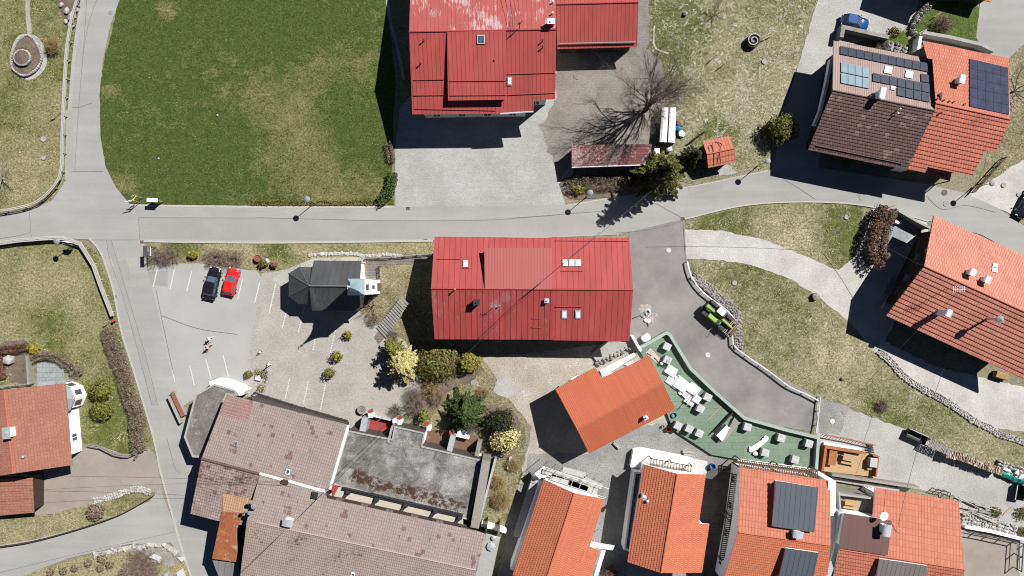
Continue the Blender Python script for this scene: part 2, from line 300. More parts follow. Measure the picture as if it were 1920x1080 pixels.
# ---------------------------------------------------------------- mesh building
BASE = {}
class MB:
    def __init__(s): s.v = []; s.f = []; s.mi = []; s.uv = {}
    def face(s, pts, m=0, uv=None):
        i = len(s.v); s.v += [Vector(p) for p in pts]; s.f.append(list(range(i, i + len(pts)))); s.mi.append(m)
        if uv: s.uv[len(s.f) - 1] = uv
    def shared(s, pts, faces, m=0):
        i = len(s.v); s.v += [Vector(p) for p in pts]
        for f in faces: s.f.append([i + k for k in f]); s.mi.append(m)
    def box(s, c, size, rz=0., m=0, tilt=0.):
        mt = Matrix.Rotation(rz, 3, 'Z') @ Matrix.Rotation(tilt, 3, 'Y'); c = Vector(c); x, y, z = (q / 2 for q in size)
        pts = [c + mt @ Vector(p) for p in ((-x, -y, -z), (x, -y, -z), (x, y, -z), (-x, y, -z), (-x, -y, z), (x, -y, z), (x, y, z), (-x, y, z))]
        s.shared(pts, [(3, 2, 1, 0), (4, 5, 6, 7), (0, 1, 5, 4), (1, 2, 6, 5), (2, 3, 7, 6), (3, 0, 4, 7)], m)
    def prism(s, poly, z0, z1, m=0, cap=True):
        n = len(poly); zz = (lambda z, i: z[i] if isinstance(z, (list, tuple)) else z)
        area = sum(poly[i][0] * poly[(i + 1) % n][1] - poly[(i + 1) % n][0] * poly[i][1] for i in range(n))
        idx = list(range(n)) if area > 0 else list(range(n))[::-1]
        lo = [Vector((poly[i][0], poly[i][1], zz(z0, i))) for i in idx]; hi = [Vector((poly[i][0], poly[i][1], zz(z1, i))) for i in idx]
        s.shared(lo + hi, [(i, (i + 1) % n, n + (i + 1) % n, n + i) for i in range(n)] + ([tuple(range(n, 2 * n)), tuple(range(n))[::-1]] if cap else []), m)
    def tube(s, p0, p1, r0, r1=None, n=6, m=0, cap=True):
        p0 = Vector(p0); p1 = Vector(p1); r1 = r0 if r1 is None else r1
        d = (p1 - p0)
        if d.length < 1e-5: return
        d.normalize(); a = d.orthogonal().normalized(); b = d.cross(a)
        ring = lambda p, r: [p + (a * math.cos(2 * math.pi * k / n) + b * math.sin(2 * math.pi * k / n)) * r for k in range(n)]
        s.shared(ring(p0, r0) + ring(p1, r1), [(k, (k + 1) % n, n + (k + 1) % n, n + k) for k in range(n)] + ([tuple(range(n))[::-1], tuple(range(n, 2 * n))] if cap else []), m)
    def lathe(s, c, prof, n=14, m=0):
        c = Vector(c); pts = []; L = len(prof)
        for (r, z) in prof: pts += [c + Vector((r * math.cos(2 * math.pi * k / n), r * math.sin(2 * math.pi * k / n), z)) for k in range(n)]
        s.shared(pts, [(j * n + k, j * n + (k + 1) % n, (j + 1) * n + (k + 1) % n, (j + 1) * n + k) for j in range(L - 1) for k in range(n)] + [tuple(range(n))[::-1], tuple(range((L - 1) * n, L * n))], m)
    def path(s, pts, r, n=4, m=0):
        for a, b in zip(pts, pts[1:]): s.tube(a, b, r, r, n, m)
    def strip(s, pts, w, z0, z1, m=0, off=0.):
        # a wall along a polyline of plan points, mitred
        q = offset_line(pts, off + w / 2), offset_line(pts, off - w / 2)
        for i in range(len(pts) - 1):
            a, b, c, d = q[1][i], q[1][i + 1], q[0][i + 1], q[0][i]
            first, last = i == 0, i == len(pts) - 2
            lo = [Vector((p[0], p[1], z0)) for p in (a, b, c, d)]; hi = [Vector((p[0], p[1], z1)) for p in (a, b, c, d)]
            fs = [(4, 5, 6, 7), (0, 1, 5, 4), (2, 3, 7, 6)] + ([(3, 0, 4, 7)] if first else []) + ([(1, 2, 6, 5)] if last else [])
            s.shared(lo + hi, fs, m)
    def rock(s, c, rx, ry, rz, m=0):
        bm = bmesh.new(); bmesh.ops.create_icosphere(bm, subdivisions=1, radius=1.); k = R(0, 99); a = R(0, 6.3); c = Vector(c)
        pts = []
        for v in bm.verts:
            q = v.co * (1 + .35 * noise.noise(v.co * 1.3 + Vector((k, k, 0))))
            x, y = q.x * rx, q.y * ry
            pts.append(c + Vector((x * math.cos(a) - y * math.sin(a), x * math.sin(a) + y * math.cos(a), q.z * rz)))
        s.shared(pts, [[v.index for v in f.verts] for f in bm.faces], m); bm.free()
    def card(s, p, size, nrm, m=0):
        a = nrm.orthogonal().normalized(); b = nrm.cross(a); t = R(0, 6.3); x = (a * math.cos(t) + b * math.sin(t)) * size; y = (b * math.cos(t) - a * math.sin(t)) * size * R(.45, .8)
        s.face((p - x, p - y * .8, p + x, p + y), m)
    def build(s, name, mats, parent=None, base=None, smooth=False, bevel=0., sub=0):
        me = bpy.data.meshes.new(name)
        b = Vector(base) if base is not None else (BASE[parent.name] if parent else Vector((0, 0, 0)))
        me.from_pydata([v - b for v in s.v], [], s.f); mats = mats if isinstance(mats, (list, tuple)) else [mats]
        for mm in mats: me.materials.append(M[mm])
        me.polygons.foreach_set('material_index', s.mi)
        if s.uv:
            ul = me.uv_layers.new(name='UVMap')
            for fi, uv in s.uv.items():
                for li, q in zip(me.polygons[fi].loop_indices, uv): ul.data[li].uv = q
        if smooth: me.polygons.foreach_set('use_smooth', [True] * len(me.polygons))
        me.update(); o = bpy.data.objects.new(name, me); col.objects.link(o)
        if parent: o.parent = parent; BASE[o.name] = b
        else: o.location = b; BASE[o.name] = b
        if bevel:
            md = o.modifiers.new('bevel', 'BEVEL'); md.width = bevel; md.segments = 2; md.limit_method = 'ANGLE'
        if sub:
            md = o.modifiers.new('sub', 'SUBSURF'); md.levels = sub; md.render_levels = sub
        return o
def offset_line(pts, d):
    pts = [Vector((p[0], p[1])) for p in pts]; out = []; n = len(pts)
    for i in range(n):
        t = []
        if i > 0: t.append((pts[i] - pts[i - 1]).normalized())
        if i < n - 1: t.append((pts[i + 1] - pts[i]).normalized())
        nn = [Vector((-q.y, q.x)) for q in t]; k = sum(nn, Vector((0, 0)))
        k = k.normalized() if k.length > 1e-6 else nn[0]
        out.append(pts[i] + k * (d / max(.4, k.dot(nn[0]))))
    return out
def tag(o, label, cat, group=None, kind=None):
    o['label'] = label; o['category'] = cat
    if group: o['group'] = group
    if kind: o['kind'] = kind
    return o
def thing(name, label, cat, loc=(0, 0, 0), group=None):
    o = bpy.data.objects.new(name, None); col.objects.link(o); o.location = loc; o.empty_display_size = .3
    BASE[o.name] = Vector(loc); return tag(o, label, cat, group)
def local(o): BASE[o.name] = Vector((0, 0, 0)); return o      # its parts are modelled round the origin, then it is moved
def dup(root, loc, rz, label):
    def cp(o, par):
        c = o.copy(); col.objects.link(c); c.parent = par
        for ch in list(o.children): cp(ch, c)
        return c
    r = cp(root, None); r.location = loc; r.rotation_euler = (0, 0, rz); r['label'] = label; return r
def smooth_loop(pts, step=.6, closed=True):
    n = len(pts); out = []
    for i in range(n if closed else n - 1):
        if closed: p = [Vector(pts[(i + k) % n]) for k in (-1, 0, 1, 2)]
        else: p = [Vector(pts[min(n - 1, max(0, i + k))]) for k in (-1, 0, 1, 2)]
        L = (p[2] - p[1]).length; m = max(1, int(L / step))
        for j in range(m):
            t = j / m
            out.append(.5 * (2 * p[1] + (p[2] - p[0]) * t + (2 * p[0] - 5 * p[1] + 4 * p[2] - p[3]) * t * t + (3 * p[1] - p[0] - 3 * p[2] + p[3]) * t ** 3))
    if not closed: out.append(Vector(pts[-1]))
    return out
def dense(pts, step=.6):
    out = []; n = len(pts)
    for i in range(n):
        a, b = Vector(pts[i]), Vector(pts[(i + 1) % n]); m = max(1, int((b - a).length / step))
        out += [a + (b - a) * (j / m) for j in range(m)]
    return out
LV = {}; GRASS = []; HARD = []
def lift_z(z): k = round(z, 4); LV[k] = LV.get(k, -1) + 1; return z + .0005 * (LV[k] % 11)
def sheet(name, px, z, mat, jit=.12, curve=True, step=.55):
    z = lift_z(z)
    pts = [W(p)[:2] for p in px]
    q = smooth_loop(pts, step) if curve else dense(pts, step)
    if jit:
        q = [v + Vector((noise.noise(Vector((v.x * 1.1, v.y * 1.1, 3))) + .6 * noise.noise(Vector((v.x * 3.3, v.y * 3.3, 9))), noise.noise(Vector((v.x * 1.1, v.y * 1.1, 21))) + .6 * noise.noise(Vector((v.x * 3.3, v.y * 3.3, 31))))) * jit for v in q]
    if mat in ('lawn_big', 'lawn_left', 'lawn_dry', 'meadow', 'garden', 'verge', 'green_patch'): GRASS.append((q, z, mat))
    elif z > .01: HARD.append((min(v.x for v in q), max(v.x for v in q), min(v.y for v in q), max(v.y for v in q), q[::2] if len(q) > 30 else q))
    me = bpy.data.meshes.new(name); bm = bmesh.new()
    vs = [bm.verts.new((v.x, v.y, z)) for v in q]
    try:
        f = bm.faces.new(vs); bm.normal_update()
        if f.normal.z < 0: f.normal_flip()
        bmesh.ops.triangulate(bm, faces=[f], ngon_method='EAR_CLIP')
    except Exception as e: print('sheet', name, e)
    for f in bm.faces:
        f.normal_update()
        if f.normal.z < 0: f.normal_flip()
    bm.to_mesh(me); bm.free(); me.materials.append(M[mat]); o = bpy.data.objects.new(name, me); col.objects.link(o); o['kind'] = 'structure'
    return o
def flatline(name, px, w, z, mat, curve=True):
    z = lift_z(z)
    pts = [W(p)[:2] for p in px]
    if curve and len(pts) > 2: pts = smooth_loop(pts, .6, False)
    l, r = offset_line(pts, w / 2), offset_line(pts, -w / 2); b = MB()
    for i in range(len(pts) - 1): b.face([Vector((p[0], p[1], z)) for p in (r[i], r[i + 1], l[i + 1], l[i])])
    o = b.build(name, mat); o['kind'] = 'structure'; return o
def kerb(name, px, w=.16, h=.14, mat='kerb', curve=True):
    pts = [W(p)[:2] for p in px]
    if curve and len(pts) > 2: pts = smooth_loop(pts, .7, False)
    b = MB(); b.strip(pts, w, 0, h); o = b.build(name, mat); o['kind'] = 'structure'; return o
# ---------------------------------------------------------------- roofs and houses
class Slope:
    def __init__(s, ridge, zr, eave, ze, outline, mat, inset=None):
        s.a, s.b, e = W(ridge[0], zr), W(ridge[1], zr), W(eave, ze)
        s.u = (s.b - s.a).normalized(); s.n = s.u.cross(e - s.a).normalized()
        if s.n.z < 0: s.n = -s.n
        s.v = s.n.cross(s.u); s.mat = mat; s.zr = zr; s.inset = inset
        s.pts = [s.at(p) for p in outline]
        ar = sum(s.pts[i].x * s.pts[(i + 1) % len(s.pts)].y - s.pts[(i + 1) % len(s.pts)].x * s.pts[i].y for i in range(len(s.pts)))
        if ar < 0: s.pts.reverse()
    def at(s, p, up=0.):                                    # a plan position read off the picture, dropped on the roof plane
        c = Vector((0, 0, H)); d = W(p, 0) - c; o = s.a + s.n * up
        return c + d * ((o - c).dot(s.n) / d.dot(s.n))
    def z(s, x, y): return s.a.z - (s.n.x * (x - s.a.x) + s.n.y * (y - s.a.y)) / s.n.z
    def uvof(s, p): q = p - s.a; return (q.dot(s.u), q.dot(s.v))
def clip(poly, w, keep_below):
    out = []
    for i in range(len(poly)):
        p, q = poly[i - 1], poly[i]; a, c = (p[1] - w, q[1] - w) if keep_below else (w - p[1], w - q[1])
        if (a <= 0) != (c <= 0): t = a / (a - c); out.append((p[0] + (q[0] - p[0]) * t, w))
        if c <= 0: out.append(q)
    return out
def courses(b, S_, pts, row, lift, m):
    # overlapping courses of tiles: every course is a tilted strip whose lower lip stands proud of the next one
    rh, lip = row; sg = 1. if S_.v.z < 0 else -1.; dv = S_.v * sg
    uw = [(lambda q: (q[0], q[1] * sg))(S_.uvof(p)) for p in pts]; w0 = min(q[1] for q in uw); w1 = max(q[1] for q in uw); k = math.floor(w0 / rh); P3 = lambda u, w, h: S_.a + S_.u * u + dv * w + S_.n * (lift + h)
    while k * rh < w1:
        a, c = k * rh, (k + 1) * rh; k += 1; q = clip(clip(uw, c, True), a, False)
        if len(q) < 3: continue
        ar = sum(q[i - 1][0] * q[i][1] - q[i][0] * q[i - 1][1] for i in range(len(q)))
        if abs(ar) < 1e-3: continue
        b.face([P3(u, w, lip * (w - a) / rh) for u, w in q], m, [(u, w * sg) for u, w in q])
        for i in range(len(q)):
            p, r = q[i - 1], q[i]
            if abs(p[1] - c) < 1e-6 and abs(r[1] - c) < 1e-6 and abs(p[0] - r[0]) > .01: b.face([P3(p[0], c, lip), P3(r[0], c, lip), P3(r[0], c, -.01), P3(p[0], c, -.01)], m, [(p[0], c * sg)] * 4)
ROWS = {'tile_orange': (.36, .042), 'tile_orange_seam': (.8, .05), 'tile_red': (.55, .07), 'tile_house_right': (.62, .085), 'tile_left': (.36, .03), 'tile_brown': (.42, .07), 'tile_rest': (.42, .04), 'tile_rest_s': (.42, .06), 'tile_rest_se': (.36, .055)}
def plate(b, S_, pts, th=.16, lift=0., m=0, side=1):
    n = len(pts); row = ROWS.get(S_.mat) if th > .1 else None
    top = [p + S_.n * (lift - (.012 if row else 0)) for p in pts]; bot = [p + S_.n * (lift - th) for p in pts]
    b.face(top, m, [S_.uvof(p) for p in pts])
    if row: courses(b, S_, pts, row, lift, m)
    for i in range(n): b.face([bot[i], bot[(i + 1) % n], top[(i + 1) % n], top[i]], side)
    b.face(bot[::-1], side)
def inset_poly(pts, dd):
    n = len(pts); out = []
    for i in range(n):
        p0, p1, p2 = (Vector(pts[(i + k) % n][:2]) for k in (-1, 0, 1))
        d1, d2 = (p1 - p0).normalized(), (p2 - p1).normalized(); n1, n2 = Vector((-d1.y, d1.x)), Vector((-d2.y, d2.x))
        a, b = p1 + n1 * dd[i - 1], p1 + n2 * dd[i]; cr = d1.x * d2.y - d1.y * d2.x
        if abs(cr) < .05: out.append(p1 + n1 * dd[i])
        else:
            t = ((b.x - a.x) * d2.y - (b.y - a.y) * d2.x) / cr; out.append(a + d1 * t)
    return out
def window_on(par, p, d, nrm, w=1., h=1.2, frame='whitepaint'):
    c = Vector(p); rz = math.atan2(d.y, d.x); b = MB(); t = .07
    dv = Vector((d.x, d.y, 0)); off = Vector((nrm.x, nrm.y, 0)) * .03
    for sx in (-1, 0, 1): b.box(c + dv * sx * (w / 2) + off, (t, .1, h + t), rz)
    for sz in (-1, 1): b.box(c + Vector((0, 0, sz * h / 2)) + off, (w - t - .004, .096, t), rz)
    b.box(c + Vector((0, 0, -h / 2 - .07)) + off * 2, (w + .2, .16, .05), rz)
    o = b.build('window', frame, par); g = MB(); g.box(c + off * .6, (w - t, .03, h - t), rz); g.build('pane', 'glass', o); return o
def house(name, label, slopes, wall='white', over=.8, trim='darktrim', ridge=None, floors=1, wins=True, group=None, cat='house', winmin=2.6, z0=0.):
    c = sum((p for s in slopes for p in s.pts), Vector((0, 0, 0))) / sum(len(s.pts) for s in slopes); c.z = 0
    root = thing(name, label, cat, c, group); wb = MB(); wl = []
    for s in slopes:
        b = MB(); plate(b, s, s.pts); b.build('roof', [s.mat, trim], root)
        n = len(s.pts); isr = [abs(s.pts[i].z - s.zr) < .06 and abs(s.pts[(i + 1) % n].z - s.zr) < .06 for i in range(n)]
        dd = [0. if isr[i] else over for i in range(n)]
        if s.inset: dd = [s.inset(s.pts[i], s.pts[(i + 1) % n], dd[i]) for i in range(n)]
        q = inset_poly(s.pts, dd)
        for i in range(n):
            if dd[i] == 0.: continue
            a, e = q[i], q[(i + 1) % n]; za, ze = s.z(a.x, a.y) - .17, s.z(e.x, e.y) - .17
            wb.face([Vector((a.x, a.y, z0)), Vector((e.x, e.y, z0)), Vector((e.x, e.y, ze)), Vector((a.x, a.y, za))])
            d = e - a; L = d.length
            if wins and L > winmin:
                d.normalize(); nr = Vector((d.y, -d.x)); k = max(1, int(L / 3.1))
                for fl in range(floors):
                    for j in range(k):
                        t = (j + .5) / k; x = a + (e - a) * t; zz = 1.55 + fl * 2.6
                        if zz + .8 < za + (ze - za) * t: wl.append((Vector((x.x, x.y, zz)), d.copy(), nr))
    wb.build('wall', wall, root)
    for w in wl: window_on(root, *w, 1., 1.2, 'wood' if wall in ('wood_dark', 'wood') else 'whitepaint')
    if ridge:
        s = slopes[0]; b = MB(); aa, ee = s.at(ridge[0]), s.at(ridge[1]); b.tube(aa + Vector((0, 0, .03)), ee + Vector((0, 0, .03)), .11, .11, 8); b.build('ridge_cap', ridge[2], root)
    return root
def on(S_, par, name, quad, th, mat, lift=None, side=None):
    b = MB(); pts = [S_.at(p) for p in quad]
    ar = sum(pts[i].x * pts[(i + 1) % len(pts)].y - pts[(i + 1) % len(pts)].x * pts[i].y for i in range(len(pts)))
    if ar < 0: pts.reverse()
    plate(b, S_, pts, th, th if lift is None else lift); return b.build(name, [mat, side or mat], par)
def rect(c, w, h, ang=0.):
    a = math.radians(ang); ca, sa = math.cos(a), math.sin(a)
    return [(c[0] + x * w / 2 * ca - y * h / 2 * sa, c[1] + x * w / 2 * sa + y * h / 2 * ca) for x, y in ((-1, -1), (1, -1), (1, 1), (-1, 1))]
def skylight(S_, par, c, w, h, ang=0., glass='glass_light', frame='steel'):
    o = on(S_, par, 'roof_window', rect(c, w, h, ang), .16, frame); q = on(S_, o, 'pane', rect(c, w * .74, h * .74, ang), .03, glass, .20); return o
def panels(S_, par, quad, nx, ny, mat, skip=(), gap=.04, th=.09, frame='black'):
    a, b_, c, d = (Vector(q) for q in quad)
    bl = lambda u, v: (a * (1 - u) + b_ * u) * (1 - v) + (d * (1 - u) + c * u) * v
    for i in range(nx):
        for j in range(ny):
            if (i, j) in skip: continue
            g = gap; q = [bl((i + s) / nx, (j + t) / ny) for s, t in ((g, g), (1 - g, g), (1 - g, 1 - g), (g, 1 - g))]
            on(S_, par, 'solar_panel', q, th, mat, th + .08, 'galv' if frame == 'galv' else frame)
def chimney(S_, par, c, w, l, h, rz=0., mat='white', cap='galv', curved=True):
    # c is where the chimney's top is seen; it stands upright on the roof below it
    p0 = S_.at(c); zt = p0.z + h; p = W(c, zt); zb = S_.z(p.x, p.y) - .5
    b = MB(); b.box((p.x, p.y, (zb + zt - .3) / 2), (w * .8, l * .8, zt - .3 - zb), rz); o = b.build('chimney', mat, par)
    k = MB()
    if curved:
        n = 7; mt = Matrix.Rotation(rz, 3, 'Z'); pr = []
        for i in range(n + 1):
            t = math.pi * i / n; pr.append((math.cos(t) * w * .62, .22 * math.sin(t)))
        pts = [Vector((p.x, p.y, zt)) + mt @ Vector((x, sy * l * .6, zz)) for sy in (-1, 1) for x, zz in pr]
        k.shared(pts, [(i, i + 1, n + 2 + i, n + 1 + i) for i in range(n)] + [(n + 1 + i, n + 2 + i, i + 1, i) for i in range(0)])
        for i in (-1, 1):
            for j in (-1, 1):
                q = Vector((p.x, p.y, zt)) + mt @ Vector((i * w * .35, j * l * .35, 0)); k.tube(q - Vector((0, 0, .3)), q + Vector((0, 0, .1)), .03, .03, 4)
    else: k.box((p.x, p.y, zt - .25), (w, l, .1), rz); k.tube((p.x, p.y, zt - .2), (p.x, p.y, zt), w * .22, w * .18, 8)
    k.build('cap', cap, o); return o
def vent(S_, par, c, h=.5, r=.08, mat='whitepaint', name='vent_pipe'):
    p0 = S_.at(c); p = W(c, p0.z + h); zb = S_.z(p.x, p.y) - .1; b = MB(); b.tube((p.x, p.y, zb), (p.x, p.y, p0.z + h), r, r, 8); b.lathe((p.x, p.y, p0.z + h), [(r * 1.7, -.06), (r * 1.7, .03), (r * .5, .1)], 8)
    return b.build(name, mat, par, smooth=False)
def rail_on(S_, par, a, b_, name='snow_guard', mat='ridge_red', r=.045, up=.12):
    b = MB(); p, q = S_.at(a, up), S_.at(b_, up); b.tube(p, q, r, r, 5); n = max(2, int((q - p).length / 1.5))
    for i in range(n + 1):
        x = p + (q - p) * (i / n); b.tube(x, x - S_.n * (up + .02), r * .7, r * .7, 4)
    return b.build(name, mat, par)
# ---------------------------------------------------------------- plants
def lumpy(d, seed, amp=.28, f=1.7): return 1 + amp * noise.noise(d * f + Vector((seed, seed * .7, 1))) + amp * .6 * noise.noise(d * f * 2.6 + Vector((seed, 3, seed)))
def rdir():
    z = R(-1, 1); t = R(0, 6.2832); r = math.sqrt(1 - z * z); return Vector((r * math.cos(t), r * math.sin(t), z))
def trunk_part(root, p, h, r, mat='bark'):
    b = MB(); q = Vector(p); n = 4
    pts = [q + Vector((R(-.06, .06) * i, R(-.06, .06) * i, h * i / n)) for i in range(n + 1)]
    for i in range(n): b.tube(pts[i], pts[i + 1], r * (1 - .7 * i / n), r * (1 - .7 * (i + 1) / n), 7)
    for k in range(9):
        t = R(.25, .95); a = R(0, 6.3); x = q + Vector((0, 0, h * t)); b.tube(x, x + Vector((math.cos(a), math.sin(a), .35)) * h * .3 * (1.1 - t), r * .3, r * .08, 5)
    return b.build('trunk', mat, root)
def bush(name, label, c, rx, ry, h, mat, n=700, leafs=.16, cat='shrub', group=None, rz=0., z0=0., core=True, up=.5, trunk=False, trunkmat='bark', seed=None, amp=.4):
    """round plant: c plan position (world) of the base"""
    seed = R(0, 90) if seed is None else seed; root = thing(name, label, cat, (c[0], c[1], z0), group); b = MB(); cc = Vector((c[0], c[1], z0 + h * .5)); ca, sa = math.cos(rz), math.sin(rz)
    for i in range(n):
        d = rdir(); k = lumpy(d, seed, amp) * R(.62, 1.04) ; x, y = d.x * rx * k, d.y * ry * k
        p = cc + Vector((x * ca - y * sa, x * sa + y * ca, d.z * h * .5 * min(1.25, k)))
        if p.z < z0 + .08: p.z = z0 + R(.08, .25)
        b.card(p, leafs * R(.6, 1.35), (d + rdir() * .8 + Vector((0, 0, up))).normalized())
    b.build('crown', mat, root)
    trunk_part(root, (c[0], c[1], z0), h * .8, max(.04, min(rx, ry) * .09), trunkmat)
    return root
def conifer(name, label, c, r, h, mat, n=1500, leafs=.2, cat='tree', group=None, pw=.75, lobes=9, z0=0., trunkmat='bark', droop=.25):
    root = thing(name, label, cat, (c[0], c[1], z0), group); b = MB(); sd = R(0, 50); o = Vector((c[0], c[1], z0))
    # limbs in spirals up the stem, each carrying sprays of foliage, so that the outline is jagged and gaps show
    nb = int(40 + h * 6); br = []
    for k in range(nb):
        t = (k + R(0, 1)) / nb * .97; br.append((t, k * 2.4 + R(-.4, .4), (r * (1 - t) ** pw + .12) * R(.68, 1.18)))
    tot = sum(L ** 1.6 for _, _, L in br)
    for t, ang, L in br:
        rise = R(-.05, .3); d = Vector((math.cos(ang), math.sin(ang), 0)); side = Vector((-d.y, d.x, 0))
        for i in range(max(6, int(n * L ** 1.6 / tot))):
            s_ = R(.05, 1) ** .7; w = .30 * L * (1.08 - s_) * R(-1, 1); p = o + d * (L * s_) + side * w + Vector((0, 0, h * (.05 + .95 * t) + L * s_ * (rise - droop * s_) - abs(w) * .25 + R(-.1, .1)))
            if p.z < z0 + .08: p.z = z0 + R(.08, .3)
            b.card(p, leafs * R(.6, 1.35) * (1 - .3 * s_), (d * .5 + Vector((0, 0, .9)) + rdir() * .7).normalized())
    b.build('crown', mat, root); trunk_part(root, o, h * .93, r * .06 + .06, trunkmat); return root
def hedge(name, label, px, w, h, mat, dens=55, leafs=.14, cat='hedge', group=None, rough=.25, twiggy=False):
    pts = smooth_loop([W(p)[:2] for p in px], .35, False); base = pts[len(pts) // 2]; root = thing(name, label, cat, (base.x, base.y, 0), group); b = MB()
    lf, rt = offset_line(pts, 1.), offset_line(pts, -1.)
    for i in range(len(pts) - 1):
        L = (pts[i + 1] - pts[i]).length; nn = (lf[i] - pts[i])
        for k in range(int(L * dens * (w + 1.2 * h))):
            t = R(0, 1); q = pts[i].lerp(pts[i + 1], t); a = R(-.15, math.pi + .15); hh = h * (1 + rough * noise.noise(Vector((q.x * .8, q.y * .8, 2)))); ww = w / 2 * (1 + rough * noise.noise(Vector((q.x * .7, q.y * .7, 12))))
            rr = R(.55, 1.03); ca, sa = math.cos(a), max(0, math.sin(a)); ex = .55
            s1 = math.copysign(abs(ca) ** ex, ca) * ww * rr; z = hh * (sa ** ex) * rr
            p = Vector((q.x + nn.x * s1, q.y + nn.y * s1, max(.03, z)))
            nr = Vector((nn.x * ca, nn.y * ca, sa + .3)) + rdir() * .9
            if twiggy and R(0, 1) < .5:
                d = (nr + rdir() * .5).normalized() * R(.2, .45); b.tube(p - d * .5, p + d * .5, .014, .008, 3, 0, False)
            else: b.card(p, leafs * R(.6, 1.3), nr.normalized())
    b.build('foliage', mat, root)
    t = MB()
    for i in range(0, len(pts) - 1, 1 if len(pts) < 24 else 2):
        for k in range(2):
            q = pts[i]; a = R(0, 6.3); t.tube((q.x, q.y, 0), (q.x + math.cos(a) * w * .3, q.y + math.sin(a) * w * .3, h * .8), .03, .012, 4)
    t.build('stem', 'bark', root); return root
def twigbush(name, label, c, r, h, mat='twig', n=160, th=.016, cat='shrub', group=None, lean=(0, 0), seg=3, z0=0.):
    root = thing(name, label, cat, (c[0], c[1], z0), group); b = MB(); st = MB()
    for i in range(n):
        a = R(0, 6.2832); k = math.sqrt(R(0, 1)); p = Vector((c[0] + math.cos(a) * .12 * r, c[1] + math.sin(a) * .12 * r, z0)); tip = Vector((c[0] + math.cos(a) * r * k + lean[0], c[1] + math.sin(a) * r * k + lean[1], z0 + h * (1 - .55 * k * k) * R(.6, 1.1)))
        prev = p; mb = st if i % 6 == 0 else b
        for j in range(1, seg + 1):
            t = j / seg; q = p.lerp(tip, t) + Vector((R(-1, 1), R(-1, 1), R(-.3, 1))) * .12 * r * (1 if j < seg else .5) + Vector((0, 0, .22 * h * math.sin(math.pi * t)))
            mb.tube(prev, q, th * (1.2 - t * .7 + .35 / seg), th * (1.2 - t * .7), 3, 0, False); prev = q
            if j >= 2 or seg < 3:
                for kx in range(2): d = rdir() * r * .22; d.z = abs(d.z); b.tube(q, q + d, th * .6, th * .3, 3, 0, False)
    b.build('twig_crown', mat, root); st.build('stem', mat, root); return root
def bare_tree(name, label, c, h, spread, n_main=8, depth=4, seed=3, mat='twig', trunkr=.3, up=.9, thick=.1, bark='bark', upright=0):
    rs = random.Random(seed); root = thing(name, label, 'tree', (c[0], c[1], 0)); tb, cb = MB(), MB()
    def br(p, d, L, r, dep):
        q = p; nseg = 3 if dep > 1 else 2; mb = tb if dep >= depth - 1 else cb; prevr = r
        for i in range(nseg):
            d = (d + Vector((rs.uniform(-1, 1), rs.uniform(-1, 1), rs.uniform(-.35, .7))) * .2).normalized(); nq = q + d * (L / nseg); nr = r * (1 - .45 * (i + 1) / nseg)
            mb.tube(q, nq, prevr, nr, 6 if dep >= depth - 1 else 3, 0, False); q = nq; prevr = nr
            if dep > 0 and (i > 0 or dep < depth):
                for k in range(2 if dep > 1 else 3):
                    s = (d + Vector((rs.uniform(-1, 1), rs.uniform(-1, 1), rs.uniform(-.5, .8))) * .75).normalized(); br(q, s, L * rs.uniform(.45, .7), nr * .6, dep - 1)
    base = Vector((c[0], c[1], 0)); tb.tube(base, base + Vector((0, 0, h * .16)), trunkr, trunkr * .85, 9)
    for k in range(n_main):
        a = 2 * math.pi * k / n_main + rs.uniform(-.3, .3); o = up + rs.uniform(-.2, .5)
        br(base + Vector((0, 0, h * rs.uniform(.08, .16))), Vector((math.cos(a), math.sin(a), o)).normalized(), spread * rs.uniform(.7, 1.05), thick, depth)
    for k in range(upright): br(base + Vector((0, 0, h * .12)), Vector((rs.uniform(-.16, .16), rs.uniform(-.16, .16), 1)), h * .62, thick * 1.3, depth)
    tb.build('trunk', bark, root); cb.build('crown', mat, root); return root
# ---------------------------------------------------------------- fences, walls, cables, lamps
def fence(name, label, px, h, rails, mat, post=2.2, cat='fence', curve=True, postw=.09, postmat=None, group=None, z0=0.):
    pts = [W(p)[:2] for p in px]
    pts = smooth_loop(pts, 1.0, False) if curve and len(pts) > 2 else [Vector(p) for p in pts]
    root = thing(name, label, cat, (pts[0][0], pts[0][1], z0), group)
    for (z, th, w, off) in rails:
        b = MB(); b.strip(pts, w, z0 + z - th / 2, z0 + z + th / 2, 0, off); b.build('rail', mat, root)
    acc = 0.; k = 0
    for i in range(len(pts) - 1):
        a, e = Vector(pts[i]), Vector(pts[i + 1]); L = (e - a).length
        while acc <= L and k < 95:
            q = a + (e - a) * (acc / L); rz = math.atan2((e - a).y, (e - a).x); b = MB(); b.box((q.x, q.y, z0 + h / 2), (postw, postw, h), rz); b.build('post', postmat or mat, root); acc += post; k += 1
        acc -= L
    return root
def wall(name, label, px, w, h, mat, cat='wall', curve=False, cap=None, z0=0., group=None):
    pts = [W(p)[:2] for p in px]
    if curve: pts = smooth_loop(pts, .8, False)
    b = MB(); b.strip(pts, w, z0, z0 + h); base = (pts[0][0], pts[0][1], z0)
    if cap:
        root = thing(name, label, cat, base, group); b.build('wall_body', mat, root); k = MB(); k.strip(pts, w + .08, z0 + h + .002, z0 + h + .07); k.build('coping', cap, root); return root
    return tag(b.build(name, mat, None, base), label, cat, group)
